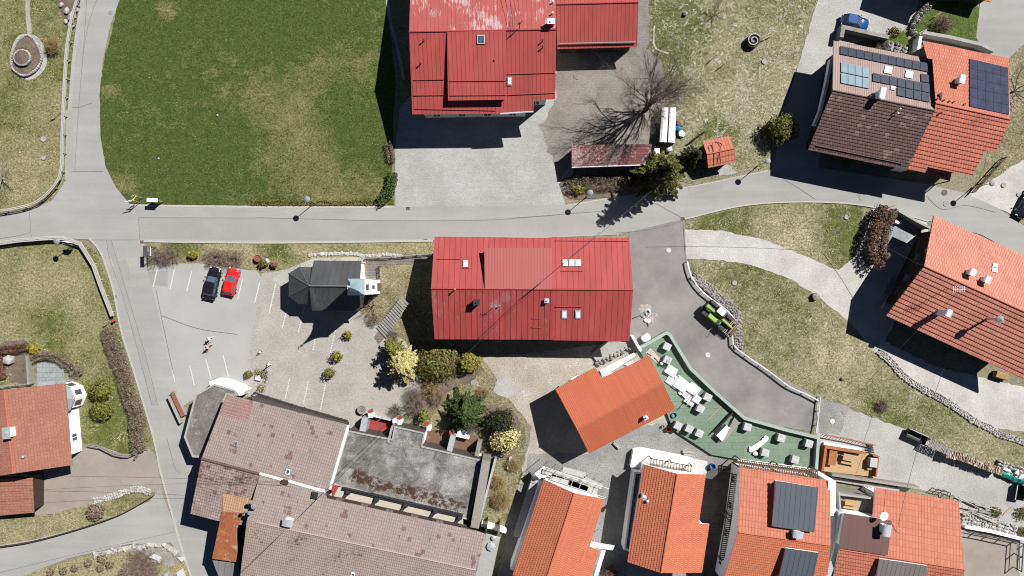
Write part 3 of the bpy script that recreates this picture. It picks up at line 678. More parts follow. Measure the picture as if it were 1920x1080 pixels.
def stone_row(name, label, px, w, h, mat='stone', cat='stone wall', step=.42, curve=True, rows=2, parts=True):
    pts = smooth_loop([W(p)[:2] for p in px], step, False) if curve else [W(p)[:2] for p in px]
    root = thing(name, label, cat, (pts[0][0], pts[0][1], 0)); b = MB(); lf = offset_line(pts, 1.)
    for i, q in enumerate(pts):
        nn = lf[i] - Vector(q[:2])
        for j in range(rows):
            o = (j + .5) / rows - .5; b.rock((q[0] + nn.x * o * w + R(-.08, .08), q[1] + nn.y * o * w + R(-.08, .08), h * R(.35, .6)), step * R(.45, .8), w / rows * R(.45, .75), h * R(.5, .7))
    b.build('stones', mat, root); f = MB(); f.strip(pts, w * .8, 0, h * .4); f.build('footing', mat, root); return root
def cable(label, p, q, sag=.5, r=.022, n=14):
    b = MB(); pts = []
    for i in range(n + 1):
        t = i / n; x = Vector(p).lerp(Vector(q), t); x.z -= sag * 4 * t * (1 - t); pts.append(x)
    b.path(pts, r, 4); return tag(b.build('power_cable', 'black', None, pts[0]), label, 'cable', 'power cables over the village')
def inside(p, poly):
    c = False; j = len(poly) - 1
    for i in range(len(poly)):
        a, e = poly[i], poly[j]
        if (a[1] > p[1]) != (e[1] > p[1]) and p[0] < (e[0] - a[0]) * (p[1] - a[1]) / (e[1] - a[1]) + a[0]: c = not c
        j = i
    return c
def grow_grass():
    for mat, kinds, dens in (('tuft', ('lawn_dry', 'meadow', 'garden', 'verge', 'lawn_left'), 26), ('tuft_green', ('lawn_big', 'green_patch'), 14)):
        b = MB(); lim = lambda v: abs(v.x) < 76 and abs(v.y) < 43
        for q, z, m_ in GRASS:
            if m_ not in kinds: continue
            x0, x1, y0, y1 = min(v.x for v in q), max(v.x for v in q), min(v.y for v in q), max(v.y for v in q)
            qq = q[::2]
            for i in range(int((x1 - x0) * (y1 - y0) * dens)):
                p = Vector((R(x0, x1), R(y0, y1)))
                if not lim(p): continue
                k = noise.noise(Vector((p.x * .5, p.y * .5, 4)))
                if k < R(-.45, .25) or not inside(p, qq) or any(h[0] < p.x < h[1] and h[2] < p.y < h[3] and inside(p, h[4]) for h in HARD): continue
                a = R(0, 6.3); L = R(.08, .2) * (1 + k); w = L * .3; d = Vector((math.cos(a), math.sin(a), 0)); s_ = Vector((-d.y, d.x, 0)) * w; o = Vector((p.x, p.y, z))
                b.face((o - s_, o + s_, o + d * L + Vector((0, 0, L * R(.15, .5)))))
        o = b.build('grass', mat); o['kind'] = 'stuff'
# ---------------------------------------------------------------- camera, light, sky
cd = bpy.data.cameras.new('camera'); cam = bpy.data.objects.new('camera', cd); col.objects.link(cam); cam.location = (0, 0, H)
cd.sensor_width = 36; cd.lens = 36 / (1920 * S / H); cd.clip_end = 2000; cd.clip_start = 1; sc.camera = cam
wd = bpy.data.worlds.new('World'); sc.world = wd; wd.use_nodes = True; nt = wd.node_tree; bg = nt.nodes['Background']; sk = nt.nodes.new('ShaderNodeTexSky')
sk.sky_type = 'NISHITA'; sk.sun_disc = False; sk.sun_elevation = SUN_EL; sk.sun_rotation = math.atan2(SUN_XY.x, SUN_XY.y); sk.altitude = 800; sk.air_density = .35; sk.dust_density = .1
nt.links.new(sk.outputs[0], bg.inputs[0]); bg.inputs[1].default_value = .05
sd = bpy.data.lights.new('sun', 'SUN'); sd.energy = 5.; sd.angle = math.radians(.53); sd.color = (1., .985, .96); so = bpy.data.objects.new('sun', sd); col.objects.link(so)
so.rotation_euler = Vector((SUN_XY.x * math.cos(SUN_EL), SUN_XY.y * math.cos(SUN_EL), math.sin(SUN_EL))).to_track_quat('Z', 'Y').to_euler()
sc.cycles.filter_width = 1.05; sc.view_settings.view_transform = 'Standard'; sc.view_settings.look = 'None'; sc.view_settings.exposure = 1.0; sc.view_settings.gamma = 1.; sc.view_settings.use_curve_mapping = False
# ---------------------------------------------------------------- the setting
b = MB(); b.face([(-400, -400, -.03), (400, -400, -.03), (400, 400, -.03), (-400, 400, -.03)]); o = b.build('ground', 'ground'); o['kind'] = 'structure'
n4 = lambda k: .006 * k
sheet('lawn', P(228, -30, 726, -30, 730, 50, 742, 150, 738, 230, 735, 300, 738, 384, 600, 386, 400, 385, 244, 382, 216, 350, 198, 310, 188, 250, 186, 180, 196, 110, 212, 50), n4(1), 'lawn_big', .2, False)
sheet('lawn', P(-30, -30, 158, -30, 146, 30, 134, 120, 126, 240, 122, 335, 95, 372, 50, 392, -30, 402), n4(1), 'lawn_left', .15, False)
sheet('lawn', P(-30, 458, 60, 450, 150, 452, 180, 472, 206, 540, 224, 620, 250, 720, 286, 830, 250, 855, 150, 830, 150, 700, 60, 700, -30, 735), n4(1), 'lawn_left', .15, False)
sheet('verge', P(275, 456, 400, 456, 600, 455, 812, 453, 812, 500, 690, 505, 600, 500, 500, 520, 470, 505, 370, 494, 300, 496, 276, 500), n4(1), 'verge', .15)
sheet('lawn', P(690, 490, 815, 490, 820, 660, 1000, 672, 985, 730, 940, 770, 985, 800, 960, 960, 890, 985, 905, 860, 800, 820, 760, 760, 715, 650, 650, 610, 690, 560), n4(1), 'garden', .2)
sheet('meadow', P(1205, -30, 1540, -30, 1515, 40, 1490, 140, 1462, 210, 1440, 305, 1340, 330, 1290, 345, 1228, 295, 1240, 240, 1248, 180, 1240, 120, 1214, 90), n4(1), 'meadow', .35)
sheet('lawn', P(1284, 414, 1350, 398, 1440, 382, 1530, 378, 1620, 384, 1612, 450, 1598, 512, 1540, 494, 1440, 456, 1350, 438, 1284, 434), n4(1), 'lawn_dry', .2, False)
sheet('lawn', P(1290, 486, 1340, 490, 1420, 496, 1490, 525, 1560, 566, 1600, 612, 1660, 680, 1740, 745, 1860, 812, 1940, 822, 1940, 890, 1850, 870, 1740, 830, 1640, 780, 1530, 742, 1450, 700, 1384, 655, 1382, 605, 1320, 545, 1292, 500), n4(1), 'lawn_dry', .2, False)
sheet('lawn', P(1715, 60, 1740, 8, 1830, 10, 1832, 75, 1800, 80), n4(1), 'green_patch', .2)
sheet('lawn', P(1650, 70, 1690, 55, 1705, 90, 1690, 110, 1640, 100), n4(1), 'green_patch', .3)
sheet('lawn', P(1860, 110, 1945, 50, 1945, 330, 1850, 330, 1818, 362, 1850, 290), n4(1), 'garden', .2)
sheet('lawn', P(-20, 960, 60, 962, 150, 950, 230, 925, 292, 921, 270, 948, 200, 975, 100, 1003, -20, 1020), n4(1), 'verge', .15)
sheet('lawn', P(50, 1085, 130, 1052, 240, 1026, 310, 1018, 340, 1050, 358, 1085), n4(1), 'verge', .15)
sheet('bed', P(110, -20, 155, -20, 148, 20, 140, 52, 125, 45, 112, 15), n4(2), 'soil', .15)
# paved and gravelled areas
sheet('asphalt_yard', Z('E', 740, 380, 800, 365, 1000, 360, 1300, 400, 1330, 440, 1292, 640, 1245, 900, 1215, 1010, 1120, 960, 900, 1100, 760, 1000, 780, 600), n4(4), 'parking', .08, False)
sheet('paved_lot', P(492, 512, 540, 505, 640, 560, 700, 605, 760, 640, 790, 690, 790, 760, 720, 800, 650, 800, 540, 770, 440, 735, 425, 720, 452, 700, 470, 610), n4(3), 'cobble', .12, False)
sheet('driveway', P(130, 850, 180, 836, 240, 852, 285, 845, 304, 915, 290, 922, 230, 925, 150, 950, 60, 962, 40, 900, 60, 840), n4(3), 'driveway', .15)
sheet('yard', P(741, 390, 741, 280, 750, 200, 800, 150, 1040, 120, 1060, 200, 1075, 330, 1048, 345, 1062, 388), n4(3), 'yard', .08, False)
sheet('old_yard', P(1042, -20, 1215, -20, 1218, 90, 1240, 110, 1240, 250, 1228, 300, 1070, 300, 1050, 345, 1015, 240, 1042, 180), n4(4), 'yard_old', .7, False)
sheet('parking_strip', P(1180, 420, 1284, 408, 1287, 488, 1310, 540, 1375, 596, 1384, 655, 1450, 700, 1530, 742, 1526, 810, 1400, 790, 1290, 690, 1252, 622, 1195, 650, 1176, 640), n4(5), 'newasphalt', .1, False)
sheet('gravel_track', P(1284, 430, 1350, 432, 1430, 448, 1510, 480, 1572, 508, 1604, 480, 1622, 420, 1640, 384, 1740, 400, 1740, 480, 1700, 560, 1660, 640, 1760, 690, 1940, 730, 1940, 812, 1850, 800, 1740, 735, 1640, 660, 1590, 602, 1540, 560, 1480, 522, 1400, 494, 1340, 488, 1286, 486), n4(3), 'track', .22, False)
sheet('gravel_drive', P(1545, -30, 1730, -30, 1712, 40, 1690, 60, 1640, 70, 1580, 90, 1540, 200, 1535, 330, 1445, 330, 1468, 210, 1492, 140, 1520, 40), n4(3), 'gravel', .2, False)
sheet('upper_drive', P(1840, -20, 1945, -20, 1945, 60, 1890, 110, 1850, 110, 1830, 70), n4(4), 'asphalt', .1, False)
sheet('gravel_yard', P(1532, 746, 1600, 770, 1700, 806, 1760, 838, 1860, 880, 1940, 905, 1940, 1090, 1780, 1090, 1790, 930, 1640, 900, 1530, 850), n4(3), 'gravel', .25, False)
sheet('building_ground', P(905, 672, 1180, 640, 1200, 655, 1260, 760, 1330, 856, 1390, 880, 1390, 1095, 930, 1095, 985, 860, 995, 800, 965, 760, 940, 720), n4(2), 'drygravel', .3, False)
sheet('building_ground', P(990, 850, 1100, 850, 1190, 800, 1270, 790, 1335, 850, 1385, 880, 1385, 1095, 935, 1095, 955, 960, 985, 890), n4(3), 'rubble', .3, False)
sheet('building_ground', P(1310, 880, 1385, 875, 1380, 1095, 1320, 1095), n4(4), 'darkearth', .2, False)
sheet('building_ground', P(1535, 745, 1592, 763, 1575, 815, 1537, 812), n4(6), 'rubble', .15, False)
sheet('gravel_patch', Z('v', 910, 430, 1000, 370, 1090, 410, 1130, 500, 1060, 560, 960, 560, 900, 500), n4(4), 'gravel', .55)
sheet('dirt_yard', P(1806, 990, 1905, 1005, 1912, 1095, 1800, 1095), n4(5), 'driveway', .2, False)
sheet('chalk_ground', P(1815, 366, 1850, 345, 1920, 300, 1945, 300, 1945, 410, 1880, 395), n4(3), 'track', .25)
# roads
RW = 8
sheet('road', P(-40, 404, 0, 401, 60, 392, 110, 384, 200, 382, 245, 384, 480, 387, 740, 388, 900, 386, 1060, 384, 1130, 372, 1200, 366, 1300, 348, 1440, 318, 1520, 312, 1640, 330, 1740, 346, 1810, 362, 1870, 390, 1945, 440, 1945, 500, 1840, 440, 1740, 414, 1660, 392, 1580, 380, 1480, 378, 1385, 386, 1284, 410, 1160, 440, 1000, 447, 810, 450, 500, 454, 270, 451, 100, 447, 0, 455, -40, 460), n4(RW), 'asphalt', .03, False)
sheet('road', P(160, -30, 235, -30, 207, 50, 192, 120, 187, 180, 189, 260, 199, 315, 218, 352, 250, 390, 200, 400, 60, 396, 100, 374, 124, 338, 128, 240, 137, 120, 148, 35), n4(RW + 1), 'asphalt', .04, False)
sheet('road', P(165, 440, 270, 445, 276, 505, 296, 580, 316, 680, 340, 765, 375, 850, 405, 960, 420, 1010, 420, 1100, 366, 1100, 345, 1040, 322, 960, 302, 880, 286, 820, 252, 705, 226, 620, 210, 540, 188, 475), n4(RW + 1), 'asphalt', .03, False)
sheet('road', P(-30, 1026, 60, 1012, 180, 982, 280, 940, 300, 915, 330, 990, 348, 1056, 320, 1017, 240, 1020, 130, 1046, 40, 1080, -30, 1095), n4(RW + 2), 'asphalt', .03, False)
sheet('asphalt_strip', Z('E', 540, 245, 562, 245, 640, 480, 720, 780, 795, 1080, 770, 1080, 700, 800, 610, 480), n4(RW + 3), 'asphalt_band', 0, True)
sheet('asphalt_strip', P(260, 407, 480, 409, 740, 414, 1000, 406, 1085, 398, 1160, 436, 1000, 444, 810, 447, 500, 451, 263, 448), n4(RW + 1), 'asphalt_band', 0, False)
SEAM = n4(RW + 4)
for q in (Z('E', 703, 130, 1296, 132), P(480, 408, 600, 411, 740, 414, 900, 413, 1000, 407, 1085, 399), Z('E', 703, 130, 708, 245), Z('E', 150, 100, 160, 230), Z('E', 0, 235, 90, 222, 155, 205),
          Z('E', 540, 245, 560, 350, 620, 520, 690, 770, 770, 1080), Z('E', 565, 245, 640, 500, 730, 800, 800, 1080), Z('A', 360, 870, 525, 868), Z('A', 440, 0, 430, 170, 400, 540), Z('A', 490, 0, 435, 190, 400, 545, 380, 870),
          Z('A', 370, 545, 400, 545, 470, 520), Z('E', 790, 490, 820, 640, 880, 920), Z('E', 820, 625, 1000, 690, 1200, 720), Z('J', 0, 1062, 400, 965, 890, 855), Z('J', 845, 380, 890, 540, 915, 560),
          Z('E', 440, 243, 700, 243), Z('D', 0, 860, 150, 950, 240, 1010), Z('D', 800, 990, 880, 1060, 1000, 1040, 1150, 1075), Z('G', 0, 132, 450, 98), Z('G', 720, 55, 860, 130), Z('G', 525, 208, 700, 190, 860, 150), Z('G', 865, 135, 878, 345)):
    flatline('asphalt_seam', q, .055, SEAM, 'tar')
flatline('concrete_edge', P(245, 385, 480, 388, 740, 388.5), .3, n4(RW + 3), 'kerb'); flatline('concrete_edge', P(1062, 386, 1150, 371, 1300, 349, 1440, 320), .14, n4(RW + 3), 'kerb')
kerb('kerb', P(270, 452.5, 500, 455, 812, 451.5), .28, .14); kerb('kerb', P(1284, 411, 1385, 387, 1480, 379, 1580, 381, 1660, 393, 1740, 415), .2, .14)
kerb('kerb', P(168, 448, 190, 475, 212, 540, 228, 620, 254, 705, 288, 820, 302, 890), .22, .14); flatline('concrete_edge', P(300, 880, 322, 960, 345, 1040, 366, 1100), .3, n4(RW + 4), 'kerb')
flatline('concrete_edge', P(160, -30, 149, 35, 138, 120, 129, 240, 125, 338), .5, n4(RW + 3), 'concrete')
sheet('asphalt_patch', Z('E', 740, 405, 850, 400, 850, 480, 745, 468), n4(5), 'asphalt_band', .06, False)
for q in (Z('E', 800, 380, 776, 480), Z('E', 884, 390, 862, 490), Z('E', 971, 402, 946, 502), Z('a', 428, 190, 386, 364), Z('a', 572, 222, 530, 394), Z('E', 873, 898, 886, 962), Z('E', 960, 876, 985, 978), Z('E', 1042, 846, 1070, 950), Z('E', 1130, 826, 1157, 934)):
    flatline('parking_line', q, .14, n4(7), 'paint')
def dashed(a, b_, n):
    b = MB(); a, b_ = Vector(W(a)[:2]), Vector(W(b_)[:2]); d = (b_ - a).normalized(); rz = math.atan2(d.y, d.x)
    for i in range(n):
        q = a + (b_ - a) * (i + .5) / n; b.box((q.x, q.y, n4(5) + .004), (.24, .17, .012), rz)
    o = b.build('parking_line', 'paint'); o['kind'] = 'structure'
for q, n in ((Z('F', 100, 465, 68, 612), 13), (Z('b', 140, 580, 58, 928), 13), (Z('b', 328, 660, 250, 975), 12), (Z('b', 508, 810, 440, 1080), 10), (Z('F', 323, 640, 288, 802), 13), (Z('F', 411, 660, 373, 822), 13), (Z('K', 172, 75, 148, 182), 9), (Z('K', 266, 92, 240, 212), 10), (Z('K', 352, 110, 326, 240), 11)):
    dashed(q[0], q[1], n)
grow_grass()
sheet('bed', P(755, 650, 800, 640, 860, 655, 905, 690, 880, 720, 840, 735, 800, 790, 768, 772, 748, 735), n4(2), 'soil', .5)
sheet('bed', P(905, 770, 950, 765, 975, 800, 960, 860, 915, 850), n4(2), 'soil', .5)
sheet('asphalt_patch', Z('E', 590, 352, 640, 338, 668, 440, 612, 455), n4(11), 'asphalt_band', .03, False)
sheet('asphalt_patch', Z('A', 330, 560, 372, 560, 372, 872, 340, 872), n4(11), 'asphalt_band', .03, False)
sheet('asphalt_patch', P(1290, 352, 1355, 340, 1357, 352, 1293, 366), n4(11), 'asphalt_band', .03, False)
# narrow paths
flatline('gravel_path', Z('i', 312, -20, 312, 120, 322, 250, 335, 380), .62, n4(3), 'concrete')
sheet('gravel_path', Z('i', 300, 385, 375, 390, 460, 450, 520, 580, 525, 720, 470, 820, 380, 885, 290, 898, 190, 850, 125, 760, 110, 650, 140, 520, 210, 400), n4(3), 'gravel', .06)
flatline('gravel_path', P(724, -20, 732, 40, 745, 90, 757, 150), .45, n4(3), 'concrete')
flatline('stone_edging', Z('y', 40, 260, 30, 380, 50, 490, 180, 540), .22, n4(5), 'kerb')
sheet('stepping_terrace', Z('E', 188, 862, 322, 862, 328, 980, 190, 985), n4(3), 'slate', .02, False)
sheet('plank_walk', Z('F', 555, 333, 700, 322, 897, 314, 900, 350, 790, 362, 630, 378, 625, 440, 560, 430), n4(6), 'plank', .02, False)
sheet('gravel_path', Z('F', 80, 440, 180, 380, 300, 332, 555, 330, 560, 360, 300, 370, 180, 420, 120, 470), n4(3), 'gravel', .04, False)
sheet('terrace_floor', Z('o', 215, 285, 525, 325, 515, 500, 185, 440), n4(6), 'redfloor', 0, False); sheet('terrace_floor', Z('o', 590, 350, 910, 420, 905, 460, 575, 385), n4(6), 'redfloor', 0, False)
sheet('terrace_floor', Z('o', 945, 430, 1620, 540, 1560, 780, 900, 630), n4(5), 'wood', 0, False)
sheet('terrace_floor', Z('L', 605, 445, 680, 435, 990, 500, 985, 560, 900, 570, 600, 540), n4(8), 'slab', .05, False)
sheet('terrace_floor', Z('t', 470, 290, 560, 300, 690, 350, 680, 420, 545, 535, 410, 470, 440, 380), n4(6), 'slate', .25, False)
sheet('stepping_terrace', Z('l', 1050, 960, 1110, 880, 1200, 870, 1290, 980, 1060, 1010), n4(5), 'gravel', .15)
sheet('stone_spill', Z('A2', 0, 690, 200, 640, 500, 590, 800, 500, 1000, 480, 1200, 530, 1350, 640, 1430, 740, 1200, 900, 1000, 800, 700, 640, 400, 650, 100, 740), n4(4), 'stone_grey', .12)
sheet('bed', Z('u', -20, 130, 380, 90, 370, 580, 210, 590, 110, 560, 90, 420, -20, 420), n4(3), 'soil', .2)
sheet('bed', P(1050, 345, 1075, 330, 1190, 330, 1240, 345, 1230, 362, 1140, 370, 1070, 372), n4(9), 'soil', .15)
# ---------------------------------------------------------------- large red house in the middle
rl, rr = (808, 541), (1187, 543.5)
sN = Slope((rl, rr), 7.5, (1000, 445), 5.1, P(815, 443.5, 1034, 446, 1034, 444, 1180, 446, 1187, 543.5, 808, 541), 'seam_main')
sS1 = Slope((rl, rr), 7.5, (1000, 639), 5.1, P(808, 541, 1037, 542.5, 1037, 637, 815, 636), 'seam_main_old')
sS2 = Slope((rl, rr), 7.5, (1000, 639), 5.1, P(1037, 542.5, 1187, 543.5, 1180, 640, 1037, 638), 'seam_main')
inner = lambda s: setattr(s, 'inset', lambda a, b_, d: 0. if abs(a.x - b_.x) < .35 and abs(a.x - W((1037, 590), 6.5).x) < .6 else d)
inner(sS1); inner(sS2)
hm = house('village_house', 'long house with a red metal roof in the middle, beside the straight road', [sN, sS1, sS2], 'white', .75, 'darktrim', (rl, rr, 'ridge_red'), 2)
sd_ = Slope((P(909, 541, 1035, 542)), 7.62, (970, 465), 7.0, P(908, 465, 1035, 465, 1035, 542, 909, 541), 'seam_pink')
b = MB(); plate(b, sd_, sd_.pts, .14); dm = b.build('dormer', ['seam_pink', 'ridge_red'], hm)
b = MB(); q = [Vector(p[:2]) for p in inset_poly(sd_.pts, [.2] * 4)]; b.prism([(p.x, p.y) for p in q], [sN.z(p.x, p.y) - .05 for p in q][::1], [sd_.z(p.x, p.y) - .13 for p in q][::1], 0, False); b.build('dormer_wall', 'ridge_red', dm)
for q in P(1060, 493.5, 1072, 493.5, 1084, 493.5): skylight(sN, hm, q, 10.5, 12.5)
skylight(sN, hm, (873, 495), 9, 13)
for q in P(1058, 589, 1083.5, 589): skylight(sS2, hm, q, 10, 15)
chimney(sS1, hm, (893.5, 566.5), .85, .85, 1.5, 0, 'concrete', 'black', False); chimney(sS1, hm, (1025.5, 564), .6, .6, .8, 0, 'concrete', 'steel', False)
vent(sS1, hm, (853, 542.5), 1.0, .08, 'concrete'); vent(sS1, hm, (937, 573), .6, .06, 'concrete')
rail_on(sN, hm, (866, 503), (880, 503)); rail_on(sN, hm, (1052, 508.5), (1093, 508.5)); rail_on(sN, hm, (1040, 451), (1176, 452)); rail_on(sS2, hm, (1040, 575), (1092, 575)); rail_on(sS1, hm, (997, 597), (1015, 597)); rail_on(sS1, hm, (997, 614), (1015, 614)); rail_on(sN, hm, (820, 486), (862, 486))
mast = thing('roof_mast', 'dark cable mast on the ridge of the long red house', 'mast', W((1000, 541), 7.5))
b = MB(); p = W((1008, 535), 7.3); p.z = 7.2; b.tube(p, p + Vector((0, 0, 3.)), .05, .04, 6); b.build('pole', 'black', mast); b = MB(); b.box(p + Vector((0, 0, 2.8)), (.9, .06, .06), .6); b.box(p + Vector((0, 0, 2.4)), (.7, .06, .06), .6); b.build('crossarm', 'black', mast)
an = thing('roof_antenna', 'small aerial on the worn south roof slope of the long red house', 'antenna', W((915, 590), 6.2))
b = MB(); p = W((928, 574), 8.6); zb = sS1.z(p.x, p.y); b.tube((p.x, p.y, zb - .1), (p.x, p.y, 8.6), .04, .03, 5); b.build('mast', 'steel', an)
b = MB()
for i in range(5): b.tube((p.x - .5 + i * .25, p.y - .35 + .05 * i, 8.5), (p.x - .5 + i * .25, p.y + .35 - .05 * i, 8.5), .018, .018, 4)
b.tube((p.x - .6, p.y, 8.5), (p.x + .6, p.y, 8.5), .02, .02, 4); b.build('aerial', 'galv', an)
# ---------------------------------------------------------------- red farmhouse at the top
rl, rr = (767, 60), (1043, 55)
fS = Slope((rl, rr), 9.2, (900, 214), 6.1, P(767, 60, 1043, 55, 1041, 186, 1001, 188, 1000, 212, 773, 214.5), 'seam_farm')
fN = Slope((rl, rr), 9.2, (900, -104), 6.1, P(767, 60, 1043, 55, 1042, -100, 772, -100), 'seam_farm_old')
hf = house('farmhouse', 'large farmhouse with a red metal roof and wide dormer at the top edge', [fS, fN], 'offwhite', 1.0, 'darktrim', (rl, rr, 'ridge_red'), 2)
fd = Slope(P(838, 60, 948, 57), 9.35, (895, 188), 7.55, P(838, 60, 948, 57, 950, 187, 840, 188.5), 'seam_farm')
b = MB(); plate(b, fd, fd.pts, .15); dm = b.build('dormer', ['seam_farm', 'ridge_red'], hf); b = MB(); q = inset_poly(fd.pts, [.25] * 4); b.prism([(p.x, p.y) for p in q], [fS.z(p.x, p.y) - .05 for p in q], [fd.z(p.x, p.y) - .14 for p in q], 0, False); b.build('dormer_wall', 'wood_dark', dm)
skylight(fd, hf, (902, 74), 15, 17, 0, 'glass'); skylight(fS, hf, (955.5, 152), 8, 16)
chimney(fN, hf, (1033, 38), 1.0, .7, 1.6, 0, 'copperred', 'whitepaint', False)
for q in P(1036, 23, 1037, 2, 1018, 74, 1018, 86, 927, 112, 794, 73, 788, 117): vent(fS if q[1] > 57 else fN, hf, q, .6, .07, 'whitepaint' if q[1] < 30 else 'ridge_red')
rail_on(fS, hf, (775, 150), (832, 149)); rail_on(fS, hf, (776, 179), (838, 178)); rail_on(fd, hf, (842, 152), (949, 151)); rail_on(fS, hf, (951, 139), (1040, 136)); rail_on(fS, hf, (952, 178), (1040, 174)); rail_on(fS, hf, (778, 204), (930, 207)); rail_on(fd, hf, (843, 179), (949, 178))
b = MB(); p, q = fS.at((938, 212)), fS.at((1000, 208)); b.tube(p + Vector((0, -.1, 0)), q + Vector((0, -.1, 0)), .12, .12, 6); b.build('gutter', 'galv', hf)
mast = thing('roof_mast', 'cable mast on the faded red farmhouse ridge', 'mast', W((975, 57), 9.2)); p = W((974, 52), 9.3); p.z = 9.0; b = MB(); b.tube(p, p + Vector((0, 0, 2.2)), .05, .04, 6); b.build('pole', 'black', mast); b = MB(); b.box(p + Vector((0, 0, 2.)), (.8, .06, .06), .5); b.box(p + Vector((0, 0, 1.6)), (.6, .06, .06), .5); b.build('crossarm', 'black', mast)
for k in range(3): cable(('thin cable from the farmhouse mast to the north', 'second thin cable from the farmhouse mast, nearly touching the first', 'westernmost thin cable leaving the farmhouse mast')[k], p + Vector((-.3 + .3 * k, 0, 2.)), W((935 + k * 12, -60), 8.5), .3, .02)
rl, rr = (1043, 8), (1197, 4)
aS = Slope((rl, rr), 5.6, (1120, 90), 3.6, P(1043, 8, 1197, 4, 1195, 88, 1045, 92), 'seam_farm'); aN = Slope((rl, rr), 5.6, (1120, -76), 3.6, P(1043, 8, 1197, 4, 1196, -76, 1045, -74), 'seam_farm')
ha = house('farm_annex', 'lower red roofed annex on the east side of the farmhouse', [aS, aN], 'wood_dark', .6, 'darktrim', (rl, rr, 'ridge_red'), 1)
b = MB(); p, q = aS.at((1049, 82), .25), aS.at((1192, 79), .25); b.tube(p, q, .1, .1, 7); b.build('snow_log', 'wood_grey', ha)
# ---------------------------------------------------------------- sheds by the bare tree
s = Slope(P(1072, 272, 1222, 270), 3.3, (1145, 312), 2.75, P(1072, 272, 1222, 270, 1219, 308, 1072, 313), 'seam_shed')
sh = house('open_shed', 'long low shed with a dark red sheet roof streaked by tree shadows', [s], 'wood_dark', .3, 'wood_grey', None, 1, False, None, 'shed')
b = MB(); b.tube(s.at((1072, 314)), s.at((1219, 309)), .08, .08, 6); b.build('gutter', 'galv', sh)
rl, rr = Z('l', 912, 738, 1262, 662)
k1 = Slope((rl, rr), 3.2, Z('l', 1030, 540)[0], 2.4, Z('l', 912, 738, 1262, 662, 1198, 503, 858, 575), 'tile_orange_seam'); k2 = Slope((rl, rr), 3.2, Z('l', 1100, 875)[0], 2.4, Z('l', 912, 738, 1262, 662, 1276, 835, 932, 912), 'tile_orange_seam')
sh = house('garden_shed', 'little shed with an orange tiled gable roof at the road bend', [k1, k2], 'wood', .35, 'darktrim', (rl, rr, 'ridge_orange'), 1, False, None, 'shed')
for i, q in enumerate((Z('l', 1000, 690, 985, 610, 1030, 580, 1080, 640, 1080, 700), Z('l', 950, 700, 935, 640, 970, 620, 1000, 720), Z('l', 1090, 650, 1100, 610, 1060, 590, 1020, 590), Z('l', 1075, 700, 1085, 800, 1095, 850), Z('l', 1005, 720, 1000, 800, 1005, 880), Z('l', 1060, 740, 1045, 850))):
    b = MB(); pts = []
    for p in smooth_loop(q, 1.5, False):
        sl = k1 if k1.at(p).y > (k1.a.y + (k1.at(p).x - k1.a.x) * k1.u.y / k1.u.x) else k2
        pts.append(sl.at(p, .05))
    b.path(pts, .05, 5); o = b.build('garden_hose', 'black' if i % 3 else 'copperred', None, pts[0])
    tag(o, ('red hose looped over the ridge of the little orange shed', 'short black hose loop at the west end of the little orange shed roof', 'black hose bow above the red loop on the little orange shed', 'red hose end hanging down the front slope of the little orange shed', 'black hose end nearest the west corner on the front slope of the little orange shed', 'black hose end between two others on the front slope of the little orange shed')[i], 'hose', 'hoses on the shed roof')
# ---------------------------------------------------------------- twin house, upper right
rl, rr = (1561, 169.5), (1752, 207.5)
tN = Slope((rl, rr), 7.7, (1655, 94), 4.9, P(1563, 76, 1748, 111, 1752, 207.5, 1561, 169.5), 'tile_beige'); tS = Slope((rl, rr), 7.7, (1608, 300), 4.9, P(1561, 169.5, 1752, 207.5, 1701, 319, 1515, 281), 'tile_brown')
ht = house('twin_house', 'dark brown tiled half of the double house, solar panels on its beige sunny side', [tN, tS], 'wood_dark', 1.3, 'darktrim', (rl, rr, 'ridge_dark'), 2)
panels(tN, ht, Z('D', 362, 234, 808, 322, 806, 368, 362, 278), 11, 1, 'solar')
panels(tN, ht, Z('D', 366, 315, 509, 345, 509, 454, 366, 425), 4, 2, 'collector')
panels(tN, ht, Z('D', 526, 370, 652, 395, 652, 440, 526, 415), 3, 1, 'solar'); panels(tN, ht, Z('D', 652, 395, 816, 428, 816, 522, 650, 487), 4, 2, 'solar'); panels(tN, ht, Z('D', 769, 374, 812, 382, 814, 424, 771, 416), 1, 1, 'solar')
skylight(tN, ht, Z('D', 606, 357)[0], 14, 13, 11); skylight(tN, ht, Z('D', 712, 380)[0], 14, 13, 11); skylight(tN, ht, Z('D', 630, 448)[0], 8, 7, 11)
chimney(tN, ht, Z('D', 579, 472)[0], .75, 1.2, 1.5, -.2); vent(tS, ht, Z('D', 671, 550)[0], .7, .07); vent(tS, ht, Z('D', 660, 573)[0], .7, .07); vent(tN, ht, Z('D', 530, 475)[0], .9, .08, 'black')
rail_on(tS, ht, (1530, 273), (1692, 307), 'snow_guard', 'ridge_dark', .07, .16)
b = MB(); b.strip([W(q, 3.2)[:2] for q in Z('D', 238, 632, 268, 560, 300, 420, 322, 300)], .35, 2.4, 3.2); b.build('balcony', 'whitepaint', ht)
rl, rr = (1754, 193), (1894, 224)
oN = Slope((rl, rr), 7.9, (1810, 92), 5.0, P(1729, 76.5, 1891, 109, 1894, 224, 1754, 193, 1748, 111, 1738, 109), 'tile_red'); oS = Slope((rl, rr), 7.9, (1780, 331), 5.0, P(1754, 193, 1894, 224, 1868, 285, 1847, 283, 1824, 330, 1739, 313, 1734, 325, 1701, 318, 1752, 208), 'tile_red')
oN.inset = oS.inset = lambda a, b_, d: 0. if abs(max(a.x, b_.x) - W((1754, 200), 7).x) < .9 and min(a.x, b_.x) > W((1690, 0), 5).x and abs(a.y - b_.y) > 1. else d
